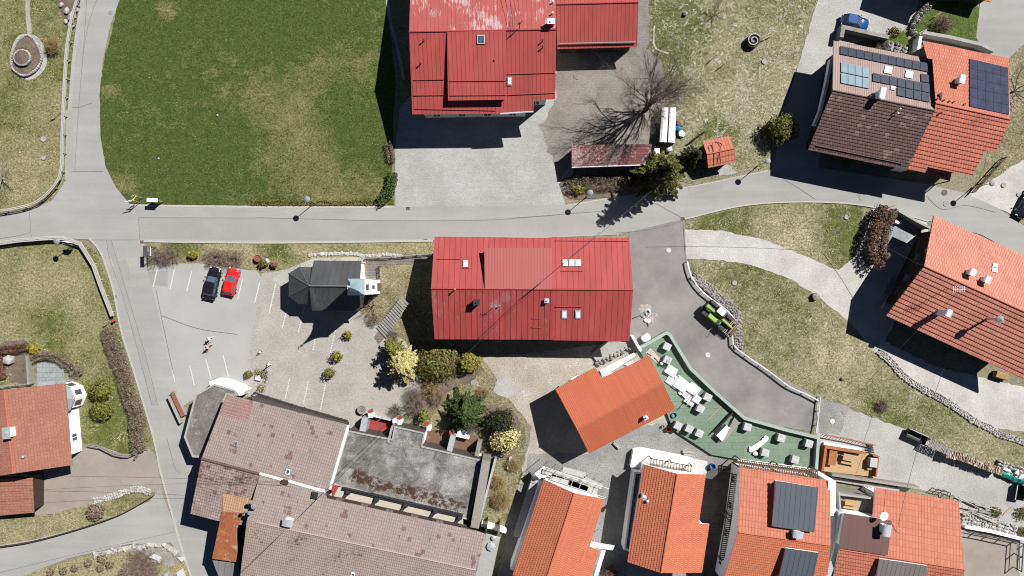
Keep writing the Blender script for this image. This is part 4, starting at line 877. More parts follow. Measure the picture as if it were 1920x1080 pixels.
ho = house('twin_house', 'orange tiled half of the double house with a square of blue solar panels', [oN, oS], 'white', .8, 'darktrim', (rl, rr, 'ridge_orange'), 2)
panels(oN, ho, Z('D', 1016, 300, 1212, 346, 1216, 583, 1018, 542), 5, 5, 'solar_blue', (), .012)
chimney(oN, ho, Z('D', 982, 402)[0], .75, .9, 1.3, -.2)
for q in Z('D', 862, 498, 895, 505, 922, 510, 944, 514, 1000, 525, 882, 568): vent(oN if q[1] < 205 else oS, ho, q, .4, .07, 'ridge_orange')
b = MB(); po = Slope(P(1739, 313, 1785, 324), 3.6, P(1760, 340)[0], 3.2, Z('D', 812, 846, 930, 872, 920, 916, 800, 885), 'tile_red'); plate(b, po, po.pts); b.build('porch_roof', ['tile_red', 'darktrim'], ho)
b = MB()
for q in po.pts[:3]: b.box((q.x, q.y, 1.6), (.12, .12, 3.1))
b.build('porch_post', 'wood', ho)
# house just off the top edge, of which a roof corner and the shadow show
g0 = Slope(P(1730, -170, 1830, -140), 5.2, (1740, -32), 5., P(1693, -48, 1786, -16, 1830, -140, 1730, -170), 'tile_orange'); g1 = Slope(P(1775, -105, 1900, -70), 3.0, (1858, 4), 2.4, P(1745, -26, 1858, 4, 1900, -70, 1775, -105), 'tile_orange'); house('village_house', 'orange roof corner poking in at the top edge above the upper driveway', [g0, g1], 'wood_dark', .5, 'darktrim', None, 1, False)
# ---------------------------------------------------------------- house on the right
rl, rr = (1732.5, 499), (1986, 614)
eN = Slope((rl, rr), 8.2, (1878, 463), 4.7, P(1751, 404, 2005, 518, 1986, 614, 1732.5, 499), 'tile_house_right'); eS = Slope((rl, rr), 8.2, (1788, 650), 4.7, P(1732.5, 499, 1986, 614, 1920, 711, 1661.5, 591.5), 'tile_house_right')
he = house('village_house', 'long orange tiled house cut by the right edge, four chimneys and an aerial on it', [eN, eS], 'wood_dark', 1.5, 'darktrim', (rl, rr, 'ridge_orange'), 2)
for q in Z('I', 1036, 408, 1112, 445): chimney(eN, he, q, .8, .75, 1.2, -.4)
chimney(eS, he, Z('I', 915, 614)[0], .75, .8, 2.0, -.4)
sk_ = on(eN, he, 'roof_window', Z('I', 1134, 362, 1158, 366, 1156, 410, 1130, 404), .14, 'steel'); on(eN, sk_, 'pane', Z('I', 1137, 367, 1155, 371, 1153, 405, 1134, 400), .03, 'blue', .18)
vent(eS, he, Z('I', 1175, 645)[0], 2.2, .16, 'galv', 'flue_pipe'); b = MB(); p = W(Z('I', 1175, 645)[0], eS.at(Z('I', 1175, 645)[0]).z + 2.2); b.lathe(p, [(.1, -.1), (.5, .0), (.5, .04), (.05, .32)], 14); b.build('flue_cowl', 'lampgrey', he)
mast = thing('roof_antenna', 'tall aerial on the ridge of the long orange house at the right', 'antenna', eS.at(Z('I', 970, 505)[0])); p = W(Z('I', 970, 492)[0], 10.6); b = MB(); b.tube((p.x, p.y, 7.4), p, .05, .035, 6); b.build('mast', 'steel', mast); b = MB()
for i in range(7): b.tube(p + Vector((-.7 + .23 * i, -.4, -.1)), p + Vector((-.7 + .23 * i, .4, -.1)), .02, .02, 4)
b.tube(p + Vector((-.8, 0, -.1)), p + Vector((.8, 0, -.1)), .025, .025, 4); b.build('aerial', 'galv', mast)
for i, q in enumerate(Z('I', 770, 338, 716, 440, 605, 582)):
    b = MB(); p = W(q, 3.4); b.box(p, (1.3, .9, .06), -.4); b.build('balcony_roof', 'galv', he)
# ---------------------------------------------------------------- house at the left edge
rl, rr = (8, 731), (25, 888)
lE = Slope((rl, rr), 6.6, (129, 800), 4.2, P(8, 731, 123, 718.5, 135.5, 872, 25, 888), 'tile_left'); lW = Slope((rl, rr), 6.6, (-100, 820), 4.2, P(8, 731, 25, 888, -88, 905, -110, 745), 'tile_left')
hl = house('village_house', 'house with a faded orange roof and white gable tower at the left edge', [lE, lW], 'white', 1.1, 'darktrim', (rl, rr, 'ridge_orange'), 1)
chimney(lE, hl, (9, 813), 1.0, 1.5, 1.0, .1, 'white', 'steel', False); vent(lE, hl, Z('J', 113, 478)[0], .35, .12, 'steel')
b = MB(); c = W((137, 741), 0); b.lathe((c.x, c.y, 0), [(1.95, 0), (1.95, 3.1), (1.9, 3.2)], 8); tw = b.build('bay_tower', 'white', hl); b = MB(); b.lathe((c.x, c.y, 0), [(2.25, 3.15), (2.25, 3.22), (.15, 4.2), (.05, 4.3)], 8); b.build('tower_roof', 'lampgrey', tw)
for k in range(-3, 4):
    a = math.pi / 8 + k * math.pi / 4
    if -1.4 < a < 1.9: window_on(tw, (c.x + math.cos(a) * 1.83, c.y + math.sin(a) * 1.83, 1.7), Vector((-math.sin(a), math.cos(a))), Vector((math.cos(a), math.sin(a))), .6, 1.1, 'wood')
b = MB(); pts = [W(q)[:2] for q in P(96, 712, 123, 709, 126, 722, 100, 724)]; b.prism(pts, 0, 2.6); b.build('side_porch', 'steel', hl)
s = Slope(P(0, 898, 61, 896), 2.9, (30, 965), 2.5, P(-60, 900, 61, 896, 64, 961, -60, 972), 'tile_left'); house('garage', 'low garage with a faded orange roof beside the brown driveway', [s], 'wood_dark', .3, 'darktrim', None, 1, False, None, 'garage')
# ---------------------------------------------------------------- chapel
rl, rr = Z('b', 378, 418, 975, 424)
cN = Slope((rl, rr), 6.0, Z('b', 700, 120)[0], 3.4, Z('b', 378, 418, 978, 424, 1000, 122, 435, 117, 418, 195), 'slate_roof'); cS = Slope((rl, rr), 6.0, Z('b', 700, 716)[0], 3.4, Z('b', 378, 418, 978, 424, 985, 716, 418, 714, 405, 640), 'slate_roof')
ch = house('chapel', 'small chapel with an anthracite sheet roof and white tower by the parking lot', [cN, cS], 'white', .35, 'darktrim', (rl, rr, 'ridge_slate'), 1, False, None, 'chapel')
ap = W(rl, 6.0); pts = [W(q, 3.3) for q in Z('b', 418, 196, 262, 193, 133, 270, 135, 545, 252, 635, 405, 641)]; b = MB(); u0 = 0
for i in range(len(pts) - 1):
    L = (pts[i + 1] - pts[i]).length; b.face([ap, pts[i], pts[i + 1]][::1], 0, [(L / 2, 0), (0, 3), (L, 3)])
b.build('apse_roof', 'slate_roof', ch); b = MB(); q = inset_poly([p for p in pts[::-1]][::-1] if False else pts, [.35] * 6); b.prism([(p.x, p.y) for p in q], 0, 3.28); b.build('apse_wall', 'white', ch)
for i in range(1, 5):
    b = MB(); b.tube(ap + Vector((0, 0, .03)), pts[i] + Vector((0, 0, .03)), .05, .05, 5); b.build('hip_cap', 'ridge_slate', ch)
tq = [W(q, 10.9) for q in Z('b', 838, 333, 1040, 333, 1040, 532, 838, 532)]; tc = sum(tq, Vector((0, 0, 0))) / 4
b = MB(); t2 = [tc + (p - tc) * .92 for p in tq]; b.prism([(p.x, p.y) for p in t2], 0, 10.85); tw = b.build('tower', 'white', ch)
def spire():
    b = MB(); prof = [(1.0, 0), (.99, .12), (.80, .5), (.60, .85), (.46, 1.25), (.30, 1.8), (.14, 2.9), (.02, 4.0)]
    rings = [[tc + (p - tc) * k + Vector((0, 0, z)) for p in tq] for k, z in prof]
    for a, c in zip(rings, rings[1:]):
        for i in range(4): b.face([a[i], a[(i + 1) % 4], c[(i + 1) % 4], c[i]])
    b.face(rings[0][::1]); return b
sp = spire().build('spire', 'copper_blue', tw); b = MB(); t = tc + Vector((0, 0, 4.0)); b.lathe(t, [(.02, -.1), (.16, .05), (.16, .15), (.02, .3)], 8); b.tube(t, t + Vector((0, 0, .95)), .03, .03, 4); b.box(t + Vector((0, 0, .7)), (.06, .5, .06)); b.build('cross', 'galv', sp)
for a in range(4):
    d = (t2[(a + 1) % 4] - t2[a]).normalized(); nr = Vector((-d.y, d.x, 0)); nr = nr if nr.dot((t2[a] + t2[(a + 1) % 4]) / 2 - tc) > 0 else -nr
    m = (t2[a] + t2[(a + 1) % 4]) / 2; window_on(tw, (m.x, m.y, 9.2), d, nr, .6, 1.1, 'darktrim')
    if a in (1,): window_on(tw, (m.x, m.y, 5.2), d, nr, .35, .9, 'darktrim'); window_on(tw, (m.x, m.y, 1.1), d, nr, 1.0, 2.0, 'wood')
# ---------------------------------------------------------------- restaurant
rl, rr = (378, 860), (610.5, 923)
rN = Slope((rl, rr), 7.8, (540, 768), 6.4, P(424.5, 739, 653.5, 796.5, 618, 918, 610.5, 923, 378, 860), 'tile_rest'); rS = Slope((rl, rr), 7.8, (385, 970), 6.6, P(378, 860, 489, 890, 462, 986, 411, 977, 357, 963), 'tile_rest_s')
hr = house('restaurant', 'old inn wing under a pink tiled roof whose ridge points at the flat terrace roof', [rN, rS], 'wood_dark', 1.1, 'darktrim', None, 2, True, None, 'inn')
b = MB(); p, q = rN.at((378, 860)), rN.at((487, 889)); b.tube(p, q, .2, .2, 8); b.build('ridge_cap', 'ridge_dark', hr)
skylight(rN, hr, (443, 832), 6, 9, 14, 'glass'); skylight(rN, hr, (540, 884.5), 7, 10, 14, 'glass', 'whitepaint'); on(rN, hr, 'new_tile_patch', Z('n', 785, 330, 1215, 470, 1105, 745, 680, 625), .03, 'copperred' if 0 else 'tile_patch') if 'tile_patch' in M else None
b = MB(); p, q = rN.at((653, 797)), rN.at((618, 917)); b.tube(p + Vector((0, 0, .02)), q + Vector((0, 0, .02)), .22, .22, 6); b.build('verge_flashing', 'offwhite', hr)
# south wing
rl, rr = (480, 979), (893, 1069)
qN = Slope((rl, rr), 9.0, (740, 960), 7.9, P(487.5, 888.5, 611, 922.5, 613, 934, 897, 996, 912, 1002, 893, 1069, 463, 975.5), 'tile_rest'); qS = Slope((rl, rr), 9.0, (660, 1125), 8.1, P(463, 975.5, 893, 1069, 882, 1150, 445, 1125), 'tile_rest_se')
hq = house('restaurant', 'long south wing of the inn under a pale pink tiled roof with odd dark tiles', [qN, qS], 'wood_dark', 1.2, 'darktrim', (rl, rr, 'ridge_pink'), 2, True, None, 'inn')
chimney(qN, hq, (589, 930), .8, .9, .6, -.25, 'concrete', 'black', False); chimney(qN, hq, (539, 980), 1.1, .8, .9, -.2); skylight(qS, hq, (662, 1077), 7, 8, 14, 'solar_blue', 'whitepaint')
b = MB(); b.path([qN.at(q, .08) for q in P(487, 888, 520, 897, 530, 900)], .2, 6); b.path([qN.at(q, .08) for q in P(541, 902, 570, 911, 610, 922)], .2, 6); b.build('valley_flashing', 'whitepaint', hq)
b = MB(); q = qN.at((535, 903)); b.box(q + Vector((0, 0, .1)), (.9, .5, .6), -.25); b.build('chimney', 'wood_dark', hq)
s = Slope(P(911, 1001, 938, 1008), 7.4, (905, 1080), 7.2, P(911, 1001, 938, 1008, 918, 1100, 888, 1092), 'concrete'); gw = house('gable_tower', 'narrow beige flat topped block at the east end of the inn', [s], 'offwhite', .1, 'offwhite', None, 1, False, None, 'building'); vent(s, gw, (921, 1025), .3, .35, 'steel'); vent(s, gw, (926, 1009), .3, .2, 'steel')
dish = thing('roof_antenna', 'cluster of grey dish antennas at the west verge of the inn south wing', 'antenna', qN.at((478, 950)))
for (x, y, r) in ((481, 946, .4), (476, 938, .28), (473, 958, .3), (466, 954, .25)):
    b = MB(); p = qN.at((x, y)); b.tube(p, p + Vector((0, 0, .8)), .04, .04, 5); c = p + Vector((0, 0, .9)); nn = Vector((.5, .6, .6)).normalized(); a = nn.orthogonal().normalized(); e = nn.cross(a)
    for i in range(10): t0, t1 = 2 * math.pi * i / 10, 2 * math.pi * (i + 1) / 10; b.face([c - nn * .1, c + (a * math.cos(t0) + e * math.sin(t0)) * r, c + (a * math.cos(t1) + e * math.sin(t1)) * r])
    b.build('dish', 'dishgrey', dish)
# rusty lean-to roofs beside it
on(rS, hr, 'patch_roof', Z('p', 422, 235, 692, 290, 640, 430, 425, 430), .12, 'corrug_buff', .14, 'wood')
s = Slope(Z('p', 415, 425, 625, 440), 7.15, Z('p', 450, 930)[0], 5.6, Z('p', 412, 425, 630, 440, 556, 620, 572, 942, 310, 905), 'rust'); lt = house('lean_to', 'narrow lean-to with a rusty orange sheet roof west of the inn', [s], 'wood_dark', .3, 'ridge_pink', None, 1, False, None, 'lean-to')
s = Slope(Z('p', 310, 905, 572, 942), 4.85, Z('p', 400, 1200)[0], 4.4, Z('p', 308, 900, 575, 936, 590, 1230, 420, 1200), 'corrug_grey'); house('lean_to', 'grey corrugated lean-to roof at the bottom edge west of the inn', [s], 'wood_dark', .3, 'ridge_pink', None, 1, False, None, 'lean-to')
# flat roofs of the restaurant
def flat(name, label, px, z, top, wallm, par=.0, parw=.3, parm='concrete', cat='building', z0=0.):
    pts = [W(q, z) for q in px]; ar = sum(pts[i].x * pts[(i + 1) % len(pts)].y - pts[(i + 1) % len(pts)].x * pts[i].y for i in range(len(pts)))
    if ar < 0: pts.reverse()
    c = sum(pts, Vector((0, 0, 0))) / len(pts); root = thing(name, label, cat, (c.x, c.y, 0)); b = MB(); pl = [(p.x, p.y) for p in pts]; b.prism(pl, z0, z - .12); b.build('wall', wallm, root)
    me = MB(); q = inset_poly(pts, [.02] * len(pts)) ; me.prism([(p.x, p.y) for p in q], z - .1, z); r = me.build('roof', top, root)
    if par:
        b = MB(); inn = inset_poly(pts, [parw] * len(pts)); n = len(pts)
        for i in range(n):
            o0, o1, i0, i1 = pl[i], pl[(i + 1) % n], inn[i], inn[(i + 1) % n]
            b.prism([o0, o1, (i1.x, i1.y), (i0.x, i0.y)], z + .002, z + par)
        b.build('parapet', parm, root)
    return root
fw = flat('side_wing', 'many sided flat bitumen roof on the street corner of the inn', P(366.5, 739.5, 402, 719.5, 441, 731, 449, 742, 426, 741, 380, 858, 361, 857, 345.5, 819), 3.5, 'bitumen', 'white', .12, .25, 'concrete')
b = MB(); pts = [W(q)[:2] for q in Z('n', 640, 140, 720, 112, 850, 132, 1060, 205, 1150, 272)]; b.strip(pts, .8, 0, 2.4); b.build('bay_wall', 'white', fw)
ft = flat('terrace_roof', 'large mossy grey flat roof between the pink tiled wings', P(653, 806.5, 735, 822.5, 739.5, 798.5, 797, 811, 792.5, 836, 905, 862.5, 879.5, 975, 640, 912, 622, 907), 3.2, 'bitumen_moss', 'darktrim', .14, .22, 'concrete', 'flat roof')
b = MB(); pts = [W(q, 4.6)[:2] for q in P(912, 864, 890, 990)]; b.strip(pts, 1.15, 0, 4.6); b.build('side_roof', 'wood_grey', ft)
# skylight veranda between flat roof and south wing
vr = thing('roof_light_strip', 'row of pale roof lights framed in dark beams between the flat roof and the inn', 'roof lights', W((750, 945), 3.6)); b = MB(); pts = [W(q, 3.15) for q in Z('w', 165, 125, 235, 122, 1430, 410, 1430, 520, 70, 225)]; b.prism([(p.x, p.y) for p in pts], 2.6, 3.12); b.build('ceiling', 'beigefloor', vr)
b = MB(); p = [W(q, 3.5)[:2] for q in Z('w', 230, 130, 1430, 405)]; b.strip(p, .22, 3.15, 3.6); b.build('beam', 'black', vr); b = MB(); p = [W(q, 3.5)[:2] for q in Z('w', 215, 150, 1400, 425)]; b.strip(p, .12, 3.15, 3.45); b.build('beam', 'black', vr)
b = MB(); p = [W(q, 3.5)[:2] for q in Z('w', 120, 238, 1430, 515)]; b.strip(p, .28, 3.15, 3.9); b.build('beam', 'black', vr)
for q in Z('w', 285, 170, 570, 245, 860, 300, 1155, 360, 1400, 425):
    b = MB(); a = W(q, 3.3); e = W((q[0] - 9, q[1] + 12), 3.3); d = (e - a).normalized(); b.strip([a[:2], (a + d * (1.15))[:2]], .4, 3.13, 3.5); b.box((a.x, a.y, 3.4), (.6, .5, .6), -.25); b.build('strut', 'black', vr)
b = MB(); p = [W(q, 3.5) for q in Z('w', 95, 115, 160, 100, 180, 130, 130, 225)]; b.prism([(x.x, x.y) for x in p], 3.13, 3.3); b.build('corner_sheet', 'copperred', vr)
# garden walls and gate posts north of the flat roof
for i, (q, w, h, m_) in enumerate(((Z('o', 165, 470, 205, 260), .85, 2.2, 'steel'), (Z('o', 510, 540, 560, 345), .3, 3.4, 'concrete'), (Z('o', 905, 640, 950, 420), .3, 3.0, 'white'), (Z('o', 1245, 690, 1300, 470), .75, 2.6, 'steel'), (Z('o', 1590, 730, 1625, 560), .6, 2.4, 'stone_grey'))):
    wall('garden_wall', ('grey slab wall left of the red carpeted entrance', 'thin pale wall right of the red carpeted entrance', 'thin white wall at the corner of the plank floored bays', 'grey slab wall dividing the two plank floored bays', 'stone grey wall closing the plank floored bays on the east')[i], q, w, h, m_)
for i, q in enumerate((Z('o', 180, 450, 400, 495), Z('o', 0, 415, 125, 440), Z('o', 905, 615, 1215, 680), Z('o', 1265, 690, 1640, 765), Z('o', 1330, 490, 1490, 525), Z('o', 1345, 447, 1460, 470))):
    wall('low_wall', ('white topped sill wall below the red carpeted entrance', 'short white topped wall left of the red entrance', 'white topped sill wall of the left plank floored bay', 'white topped sill wall of the right plank floored bay', 'white topped outer wall of the right plank floored bay', 'second white topped wall under the big dark fir')[i], q, .4, 1.2, 'white')
for i, q in enumerate(Z('o', 240, 262, 545, 330, 608, 345, 975, 425, 1260, 478)):
    b = MB(); p = W(q, 1.6); b.box((p.x, p.y, .85), (.45, .45, 1.7)); root = thing('gate_pillar', ('left pillar at the head of the red carpet', 'pillar against the thin pale wall right of the red carpet', 'pillar at the start of the narrow red strip', 'pillar at the outer corner of the left plank floored bay', 'pillar with reddish cap at the head of the grey dividing slab wall')[i], 'pillar', (p.x, p.y, 0), 'pillars of the inn garden'); b.build('shaft', 'white', root); k = MB(); k.box((p.x, p.y, 1.76), (.6, .6, .1)); k.build('cap', 'whitepaint' if i < 4 else 'copperred', root)
for i, q in enumerate(Z('o', 235, 212, 600, 300, 945, 375)):
    s = Slope([(q[0] - 4, q[1] + 2), (q[0] + 4, q[1] - 5)], 1.7, (q[0] + 5, q[1] + 3), 1.45, rect(q, 10, 6, -30), 'copperred'); root = thing('lantern_roof', ('small red hood beside the round planter', 'small red hood at the right end of the red carpet', 'small red hood behind the narrow red strip')[i], 'hood', (s.a.x, s.a.y, 0)); b = MB(); plate(b, s, s.pts, .06); b.build('hood', ['copperred', 'wood_dark'], root); b = MB(); p = sum(s.pts, Vector((0, 0, 0))) / 4; b.tube((p.x, p.y, 0), (p.x, p.y, 1.5), .05, .05, 6); b.build('post', 'black', root)
gl = thing('glass_screen', 'two grey glass panels across the head of the red carpet', 'screen', W((725, 782)))
for q in (Z('o', 275, 255, 380, 280), Z('o', 400, 285, 510, 310)):
    b = MB(); b.strip([W(x)[:2] for x in q], .08, .1, 1.1); b.build('panel', 'glass_light', gl)
wall('low_wall', 'added black strip between the inn and the paved lot', Z('K', 10, 172, 200, 232, 465, 305), .55, 2.2, 'darktrim')  # strip added to give the black band along the inn's north edge
fence('railing', 'dark railing along the inn wall below the parking lot', Z('K', 0, 148, 200, 212, 470, 290), 1.1, [(1.05, .08, .12, 0), (.6, .05, .05, 0), (.3, .05, .05, 0)], 'black', 1.8, 'railing', False)
wall('low_wall', 'red sheet topped wall at the street corner of the inn', Z('J', 885, 145, 940, 265), .5, .8, 'concrete', 'wall', False, 'brickred'); wall('low_wall', 'thin dark street side wall next to the red topped wall', Z('J', 868, 165, 930, 300), .2, 1.1, 'concrete')
# ---------------------------------------------------------------- three new orange houses
rl, rr = Z('L', 330, 340, 766, 106)
s1 = Slope((rl, rr), 7., Z('L', 220, 133)[0], 5., P(1082.2, 805.9, 1243.7, 719.3, 1216, 667, 1128.5, 708.5, 1115.5, 688.5, 1041, 729.5), 'tile_orange_fine'); s2 = Slope((rl, rr), 7., Z('L', 600, 350)[0], 4.8, P(1082.2, 805.9, 1243.7, 719.3, 1266, 767, 1104.5, 850.5), 'tile_orange_fine')
h1 = house('village_house', 'new white house with bright orange roof beside the green bitumen deck', [s1, s2], 'white', .6, 'whitepaint', (rl, rr, 'ridge_orange'), 1)
chimney(s2, h1, Z('L', 680, 280)[0], .6, .6, 1.2, .5, 'whitepaint', 'galv', False); b = MB(); p = [W(q, 3.2) for q in Z('F2', 225, 850, 800, 555, 830, 600, 270, 960)]; b.prism([(x.x, x.y) for x in p], 2.9, 3.1); b.build('balcony', 'whitepaint', h1)
rl, rr = Z('h', 525, 380, 297, 1080)
s1 = Slope((rl, rr), 7.4, Z('h', 150, 640)[0], 5.4, Z('h', 525, 380, 290, 1104, 5, 1075, 268, 264), 'tile_orange'); s2 = Slope((rl, rr), 7.4, Z('h', 720, 620)[0], 5.5, Z('h', 525, 380, 780, 430, 655, 830, 738, 862, 660, 1110, 290, 1104), 'tile_orange')
h2 = house('village_house', 'new orange roofed house with scaffold boards along its top side', [s1, s2], 'white', .5, 'whitepaint', (rl, rr, 'ridge_orange'), 1)
rl, rr = Z('D2', 580, 283, 453, 1056)
s1 = Slope((rl, rr), 7.2, Z('D2', 250, 600)[0], 5.2, Z('D2', 580, 283, 453, 1056, 193, 970, 318, 208), 'tile_orange'); s2 = Slope((rl, rr), 7.2, Z('D2', 780, 450)[0], 5.3, Z('D2', 580, 283, 805, 289, 748, 670, 831, 676, 772, 1054, 453, 1056), 'tile_orange')
h3 = house('village_house', 'new orange roofed house with a walled white terrace along its west side', [s1, s2], 'white', .5, 'whitepaint', (rl, rr, 'ridge_orange'), 1)
vent(s1, h3, Z('D2', 322, 468)[0], 1.3, .2, 'galv', 'flue_pipe'); vent(s1, h3, Z('D2', 350, 500)[0], .3, .12, 'galv')
wall('terrace_wall', 'white parapet around the shaded terrace west of the middle orange house', Z('D2', 300, 242, 228, 238, 150, 820, 215, 830), .25, 2.6, 'white'); sheet('terrace_floor', Z('D2', 228, 238, 320, 240, 230, 830, 150, 820), .03, 'concrete', 0, False)
pl = thing('deck', 'white roof slab north of the middle orange house', 'deck', W((1240, 860))); b = MB(); p = [W(q, 1.2) for q in Z('D2', 240, 100, 300, 88, 700, 165, 710, 250, 320, 240, 215, 232)]; b.prism([(x.x, x.y) for x in p], 0, 1.2); b.build('slab', 'white', pl)
def slats(label, a, b_, w, z, n, mat='wood', name='pergola'):
    a, b_ = W(a, z), W(b_, z); root = thing(name, label, 'pergola', (a.x, a.y, 0)); d = (b_ - a); L = d.length; d.normalize(); nn = Vector((-d.y, d.x, 0)); rz = math.atan2(d.y, d.x)
    for s_ in (-1, 1): k = MB(); k.strip([(a + nn * s_ * w * .42)[:2], (b_ + nn * s_ * w * .42)[:2]], .1, z - .15, z - .01); k.build('beam', mat, root)
    for i in range(n): k = MB(); q = a + d * (L * (i + .5) / n); k.box((q.x, q.y, z + .06), (.1, w, .12), rz + .25); k.build('slat', mat, root)
    for t in (0.02, .5, .98):
        for s_ in (-1, 1): q = a + d * (L * t) + nn * s_ * w * .42; k = MB(); k.box((q.x, q.y, (z - .16) / 2), (.12, .12, z - .16), rz); k.build('post', mat, root)
    return root
slats('slatted pergola above the middle orange house', Z('D2', 365, 195)[0], Z('D2', 700, 258)[0], 1.3, 2.9, 28); slats('slatted pergola between the green deck and the solar roofed house', Z('e', 300, 870)[0], Z('e', 1310, 1010)[0], 1.25, 2.9, 46); slats('narrow slatted walkway west of the solar roofed house', Z('L', 1130, 560)[0], Z('L', 1065, 1000)[0], .9, 2.6, 44); slats('short second slatted strip west of the solar roofed house', Z('L', 1140, 690)[0], Z('L', 1100, 930)[0], .7, 2.7, 26)
# ---------------------------------------------------------------- solar roofed house and its neighbour
rl, rr = Z('M', -150, 858, 312, 925)
s1 = Slope((rl, rr), 7.4, Z('M', 0, 545)[0], 5.2, P(1383.5, 998, 1557, 1022.5, 1557.5, 901, 1387, 876), 'tile_orange_seam'); s2 = Slope((rl, rr), 7.4, P(1360, 1085)[0], 5.4, P(1383.5, 998, 1557, 1022.5, 1548, 1120, 1350, 1105), 'tile_orange')
h4 = house('village_house', 'orange house with two grey metal roof dormers at the bottom edge', [s1, s2], 'white', .6, 'whitepaint', (rl, rr, 'ridge_orange'), 1)
d1 = Slope(Z('M', 20, 828, 235, 860), 7.75, Z('M', 150, 612)[0], 6.9, Z('M', 20, 828, 235, 860, 256, 632, 46, 598), 'seam_grey'); b = MB(); plate(b, d1, d1.pts, .15); dm = b.build('dormer', ['seam_grey', 'whitepaint'], h4); b = MB(); q = inset_poly(d1.pts, [.25] * 4); b.prism([(p.x, p.y) for p in q], [s1.z(p.x, p.y) - .05 for p in q], [d1.z(p.x, p.y) - .14 for p in q], 0, False); b.build('dormer_wall', 'whitepaint', dm)
d2 = Slope(Z('M', 90, 938, 256, 962), 7.6, Z('M', 60, 1140)[0], 6.8, Z('M', 90, 938, 256, 962, 215, 1170, 50, 1140), 'seam_grey'); b = MB(); plate(b, d2, d2.pts, .15); dm = b.build('dormer', ['seam_grey', 'whitepaint'], h4); b = MB(); q = inset_poly(d2.pts, [.25] * 4); b.prism([(p.x, p.y) for p in q], [s2.z(p.x, p.y) - .05 for p in q], [d2.z(p.x, p.y) - .14 for p in q], 0, False); b.build('dormer_wall', 'whitepaint', dm)
chimney(s1, h4, Z('M', 152, 870)[0], 1.1, .8, 1.0, -.15)
b = MB(); b.strip([W(q, 5.6)[:2] for q in Z('M', 325, 600, 322, 760, 325, 930, 270, 1140)], 1.0, 0, 5.6); b.build('party_wall', 'white', h4); b = MB(); b.strip([W(q, 6.2)[:2] for q in Z('M', 372, 755, 352, 930, 290, 1140)], .6, 0, 6.2); b.build('party_wall', 'galv', h4)
rl, rr = Z('M', 358, 944, 994, 1047)
s1 = Slope((rl, rr), 7.4, Z('M', 760, 665)[0], 5.0, P(1640.5, 914, 1797.5, 939.5, 1808, 1068, 1573, 1029.5, 1575, 1010, 1634, 1012), 'tile_orange_seam'); s2 = Slope((rl, rr), 7.4, P(1660, 1100)[0], 5.8, P(1573, 1029.5, 1808, 1068, 1802, 1130, 1560, 1095), 'tile_red')
h5 = house('village_house', 'orange house with a brown sheet roof corner and satellite dish', [s1, s2], 'white', 1.0, 'whitepaint', (rl, rr, 'ridge_orange'), 1)
d1 = Slope(Z('M', 360, 940, 606, 976), 7.7, Z('M', 500, 780)[0], 7.3, Z('M', 360, 940, 606, 976, 627, 800, 385, 762), 'brownsheet'); b = MB(); plate(b, d1, d1.pts, .2); dm = b.build('dormer', ['brownsheet', 'steel'], h5); b = MB(); q = inset_poly(d1.pts, [.25] * 4); b.prism([(p.x, p.y) for p in q], 0, [d1.z(p.x, p.y) - .2 for p in q], 0, False); b.build('dormer_wall', 'white', dm)
d2 = Slope(Z('M', 565, 992, 806, 1028), 7.75, Z('M', 550, 1150)[0], 7.1, Z('M', 565, 992, 806, 1028, 800, 1170, 545, 1140), 'seam_taupe'); b = MB(); plate(b, d2, d2.pts, .15); dm = b.build('dormer', ['seam_taupe', 'whitepaint'], h5); b = MB(); q = inset_poly(d2.pts, [.25] * 4); b.prism([(p.x, p.y) for p in q], [s2.z(p.x, p.y) - .05 for p in q], [d2.z(p.x, p.y) - .14 for p in q], 0, False); b.build('dormer_wall', 'whitepaint', dm)
chimney(d1, h5, Z('M', 602, 850)[0], .85, 1.3, 1.2, -.15)
b = MB(); p = [W(q, 4.0) for q in Z('M', 358, 655, 552, 690, 556, 780, 372, 755)]; b.prism([(x.x, x.y) for x in p], 0, 4.0); b.build('balcony_floor', 'wood_grey', h5); b = MB(); b.strip([W(q, 5.)[:2] for q in Z('M', 365, 668, 552, 690)], .25, 4.0, 5.0); b.strip([W(q, 5.)[:2] for q in Z('M', 360, 655, 368, 755)], .2, 4.0, 5.0); b.build('balcony_parapet', 'concrete', h5)
ds = thing('satellite_dish', 'white satellite dish at the brown roof corner', 'satellite dish', W((1658, 968), 8)); c = W((1658, 968), 8.5); b = MB(); b.tube((c.x, c.y, 7), c - Vector((0, 0, .1)), .04, .04, 6); b.build('mast', 'steel', ds); b = MB(); nn = Vector((0, .35, .9)).normalized(); a = nn.orthogonal().normalized(); e = nn.cross(a)
for r0, r1, z0, z1 in ((0, .3, -.16, -.1), (.3, .52, -.1, 0)):
    for i in range(16): t0, t1 = 2 * math.pi * i / 16, 2 * math.pi * (i + 1) / 16; f = lambda r, t, z: c + (a * math.cos(t) * 1.2 + e * math.sin(t) * .85) * r + nn * z; b.face([f(r0, t0, z0), f(r1, t0, z1), f(r1, t1, z1), f(r0, t1, z0)] if r0 else [c - nn * .16, f(r1, t0, z1), f(r1, t1, z1)])
b.build('dish', 'whitepaint', ds); b = MB(); b.tube(c - nn * .1, c + nn * .5, .02, .02, 5); b.box(c + nn * .5, (.1, .1, .1)); b.build('receiver', 'steel', ds)
mast = thing('roof_antenna', 'thin aerial on the orange roof beside the brown sheet corner', 'antenna', s1.at(Z('x', 670, 590)[0])); b = MB(); p = s1.at(Z('x', 665, 590)[0]); p0 = W(Z('x', 600, 550)[0], p.z - .1); b.tube(p0, p + Vector((0, 0, .8)), .035, .03, 5); b.tube(p + Vector((-.4, .3, .7)), p + Vector((.4, -.3, .7)), .025, .02, 4); b.build('mast', 'steel', mast)
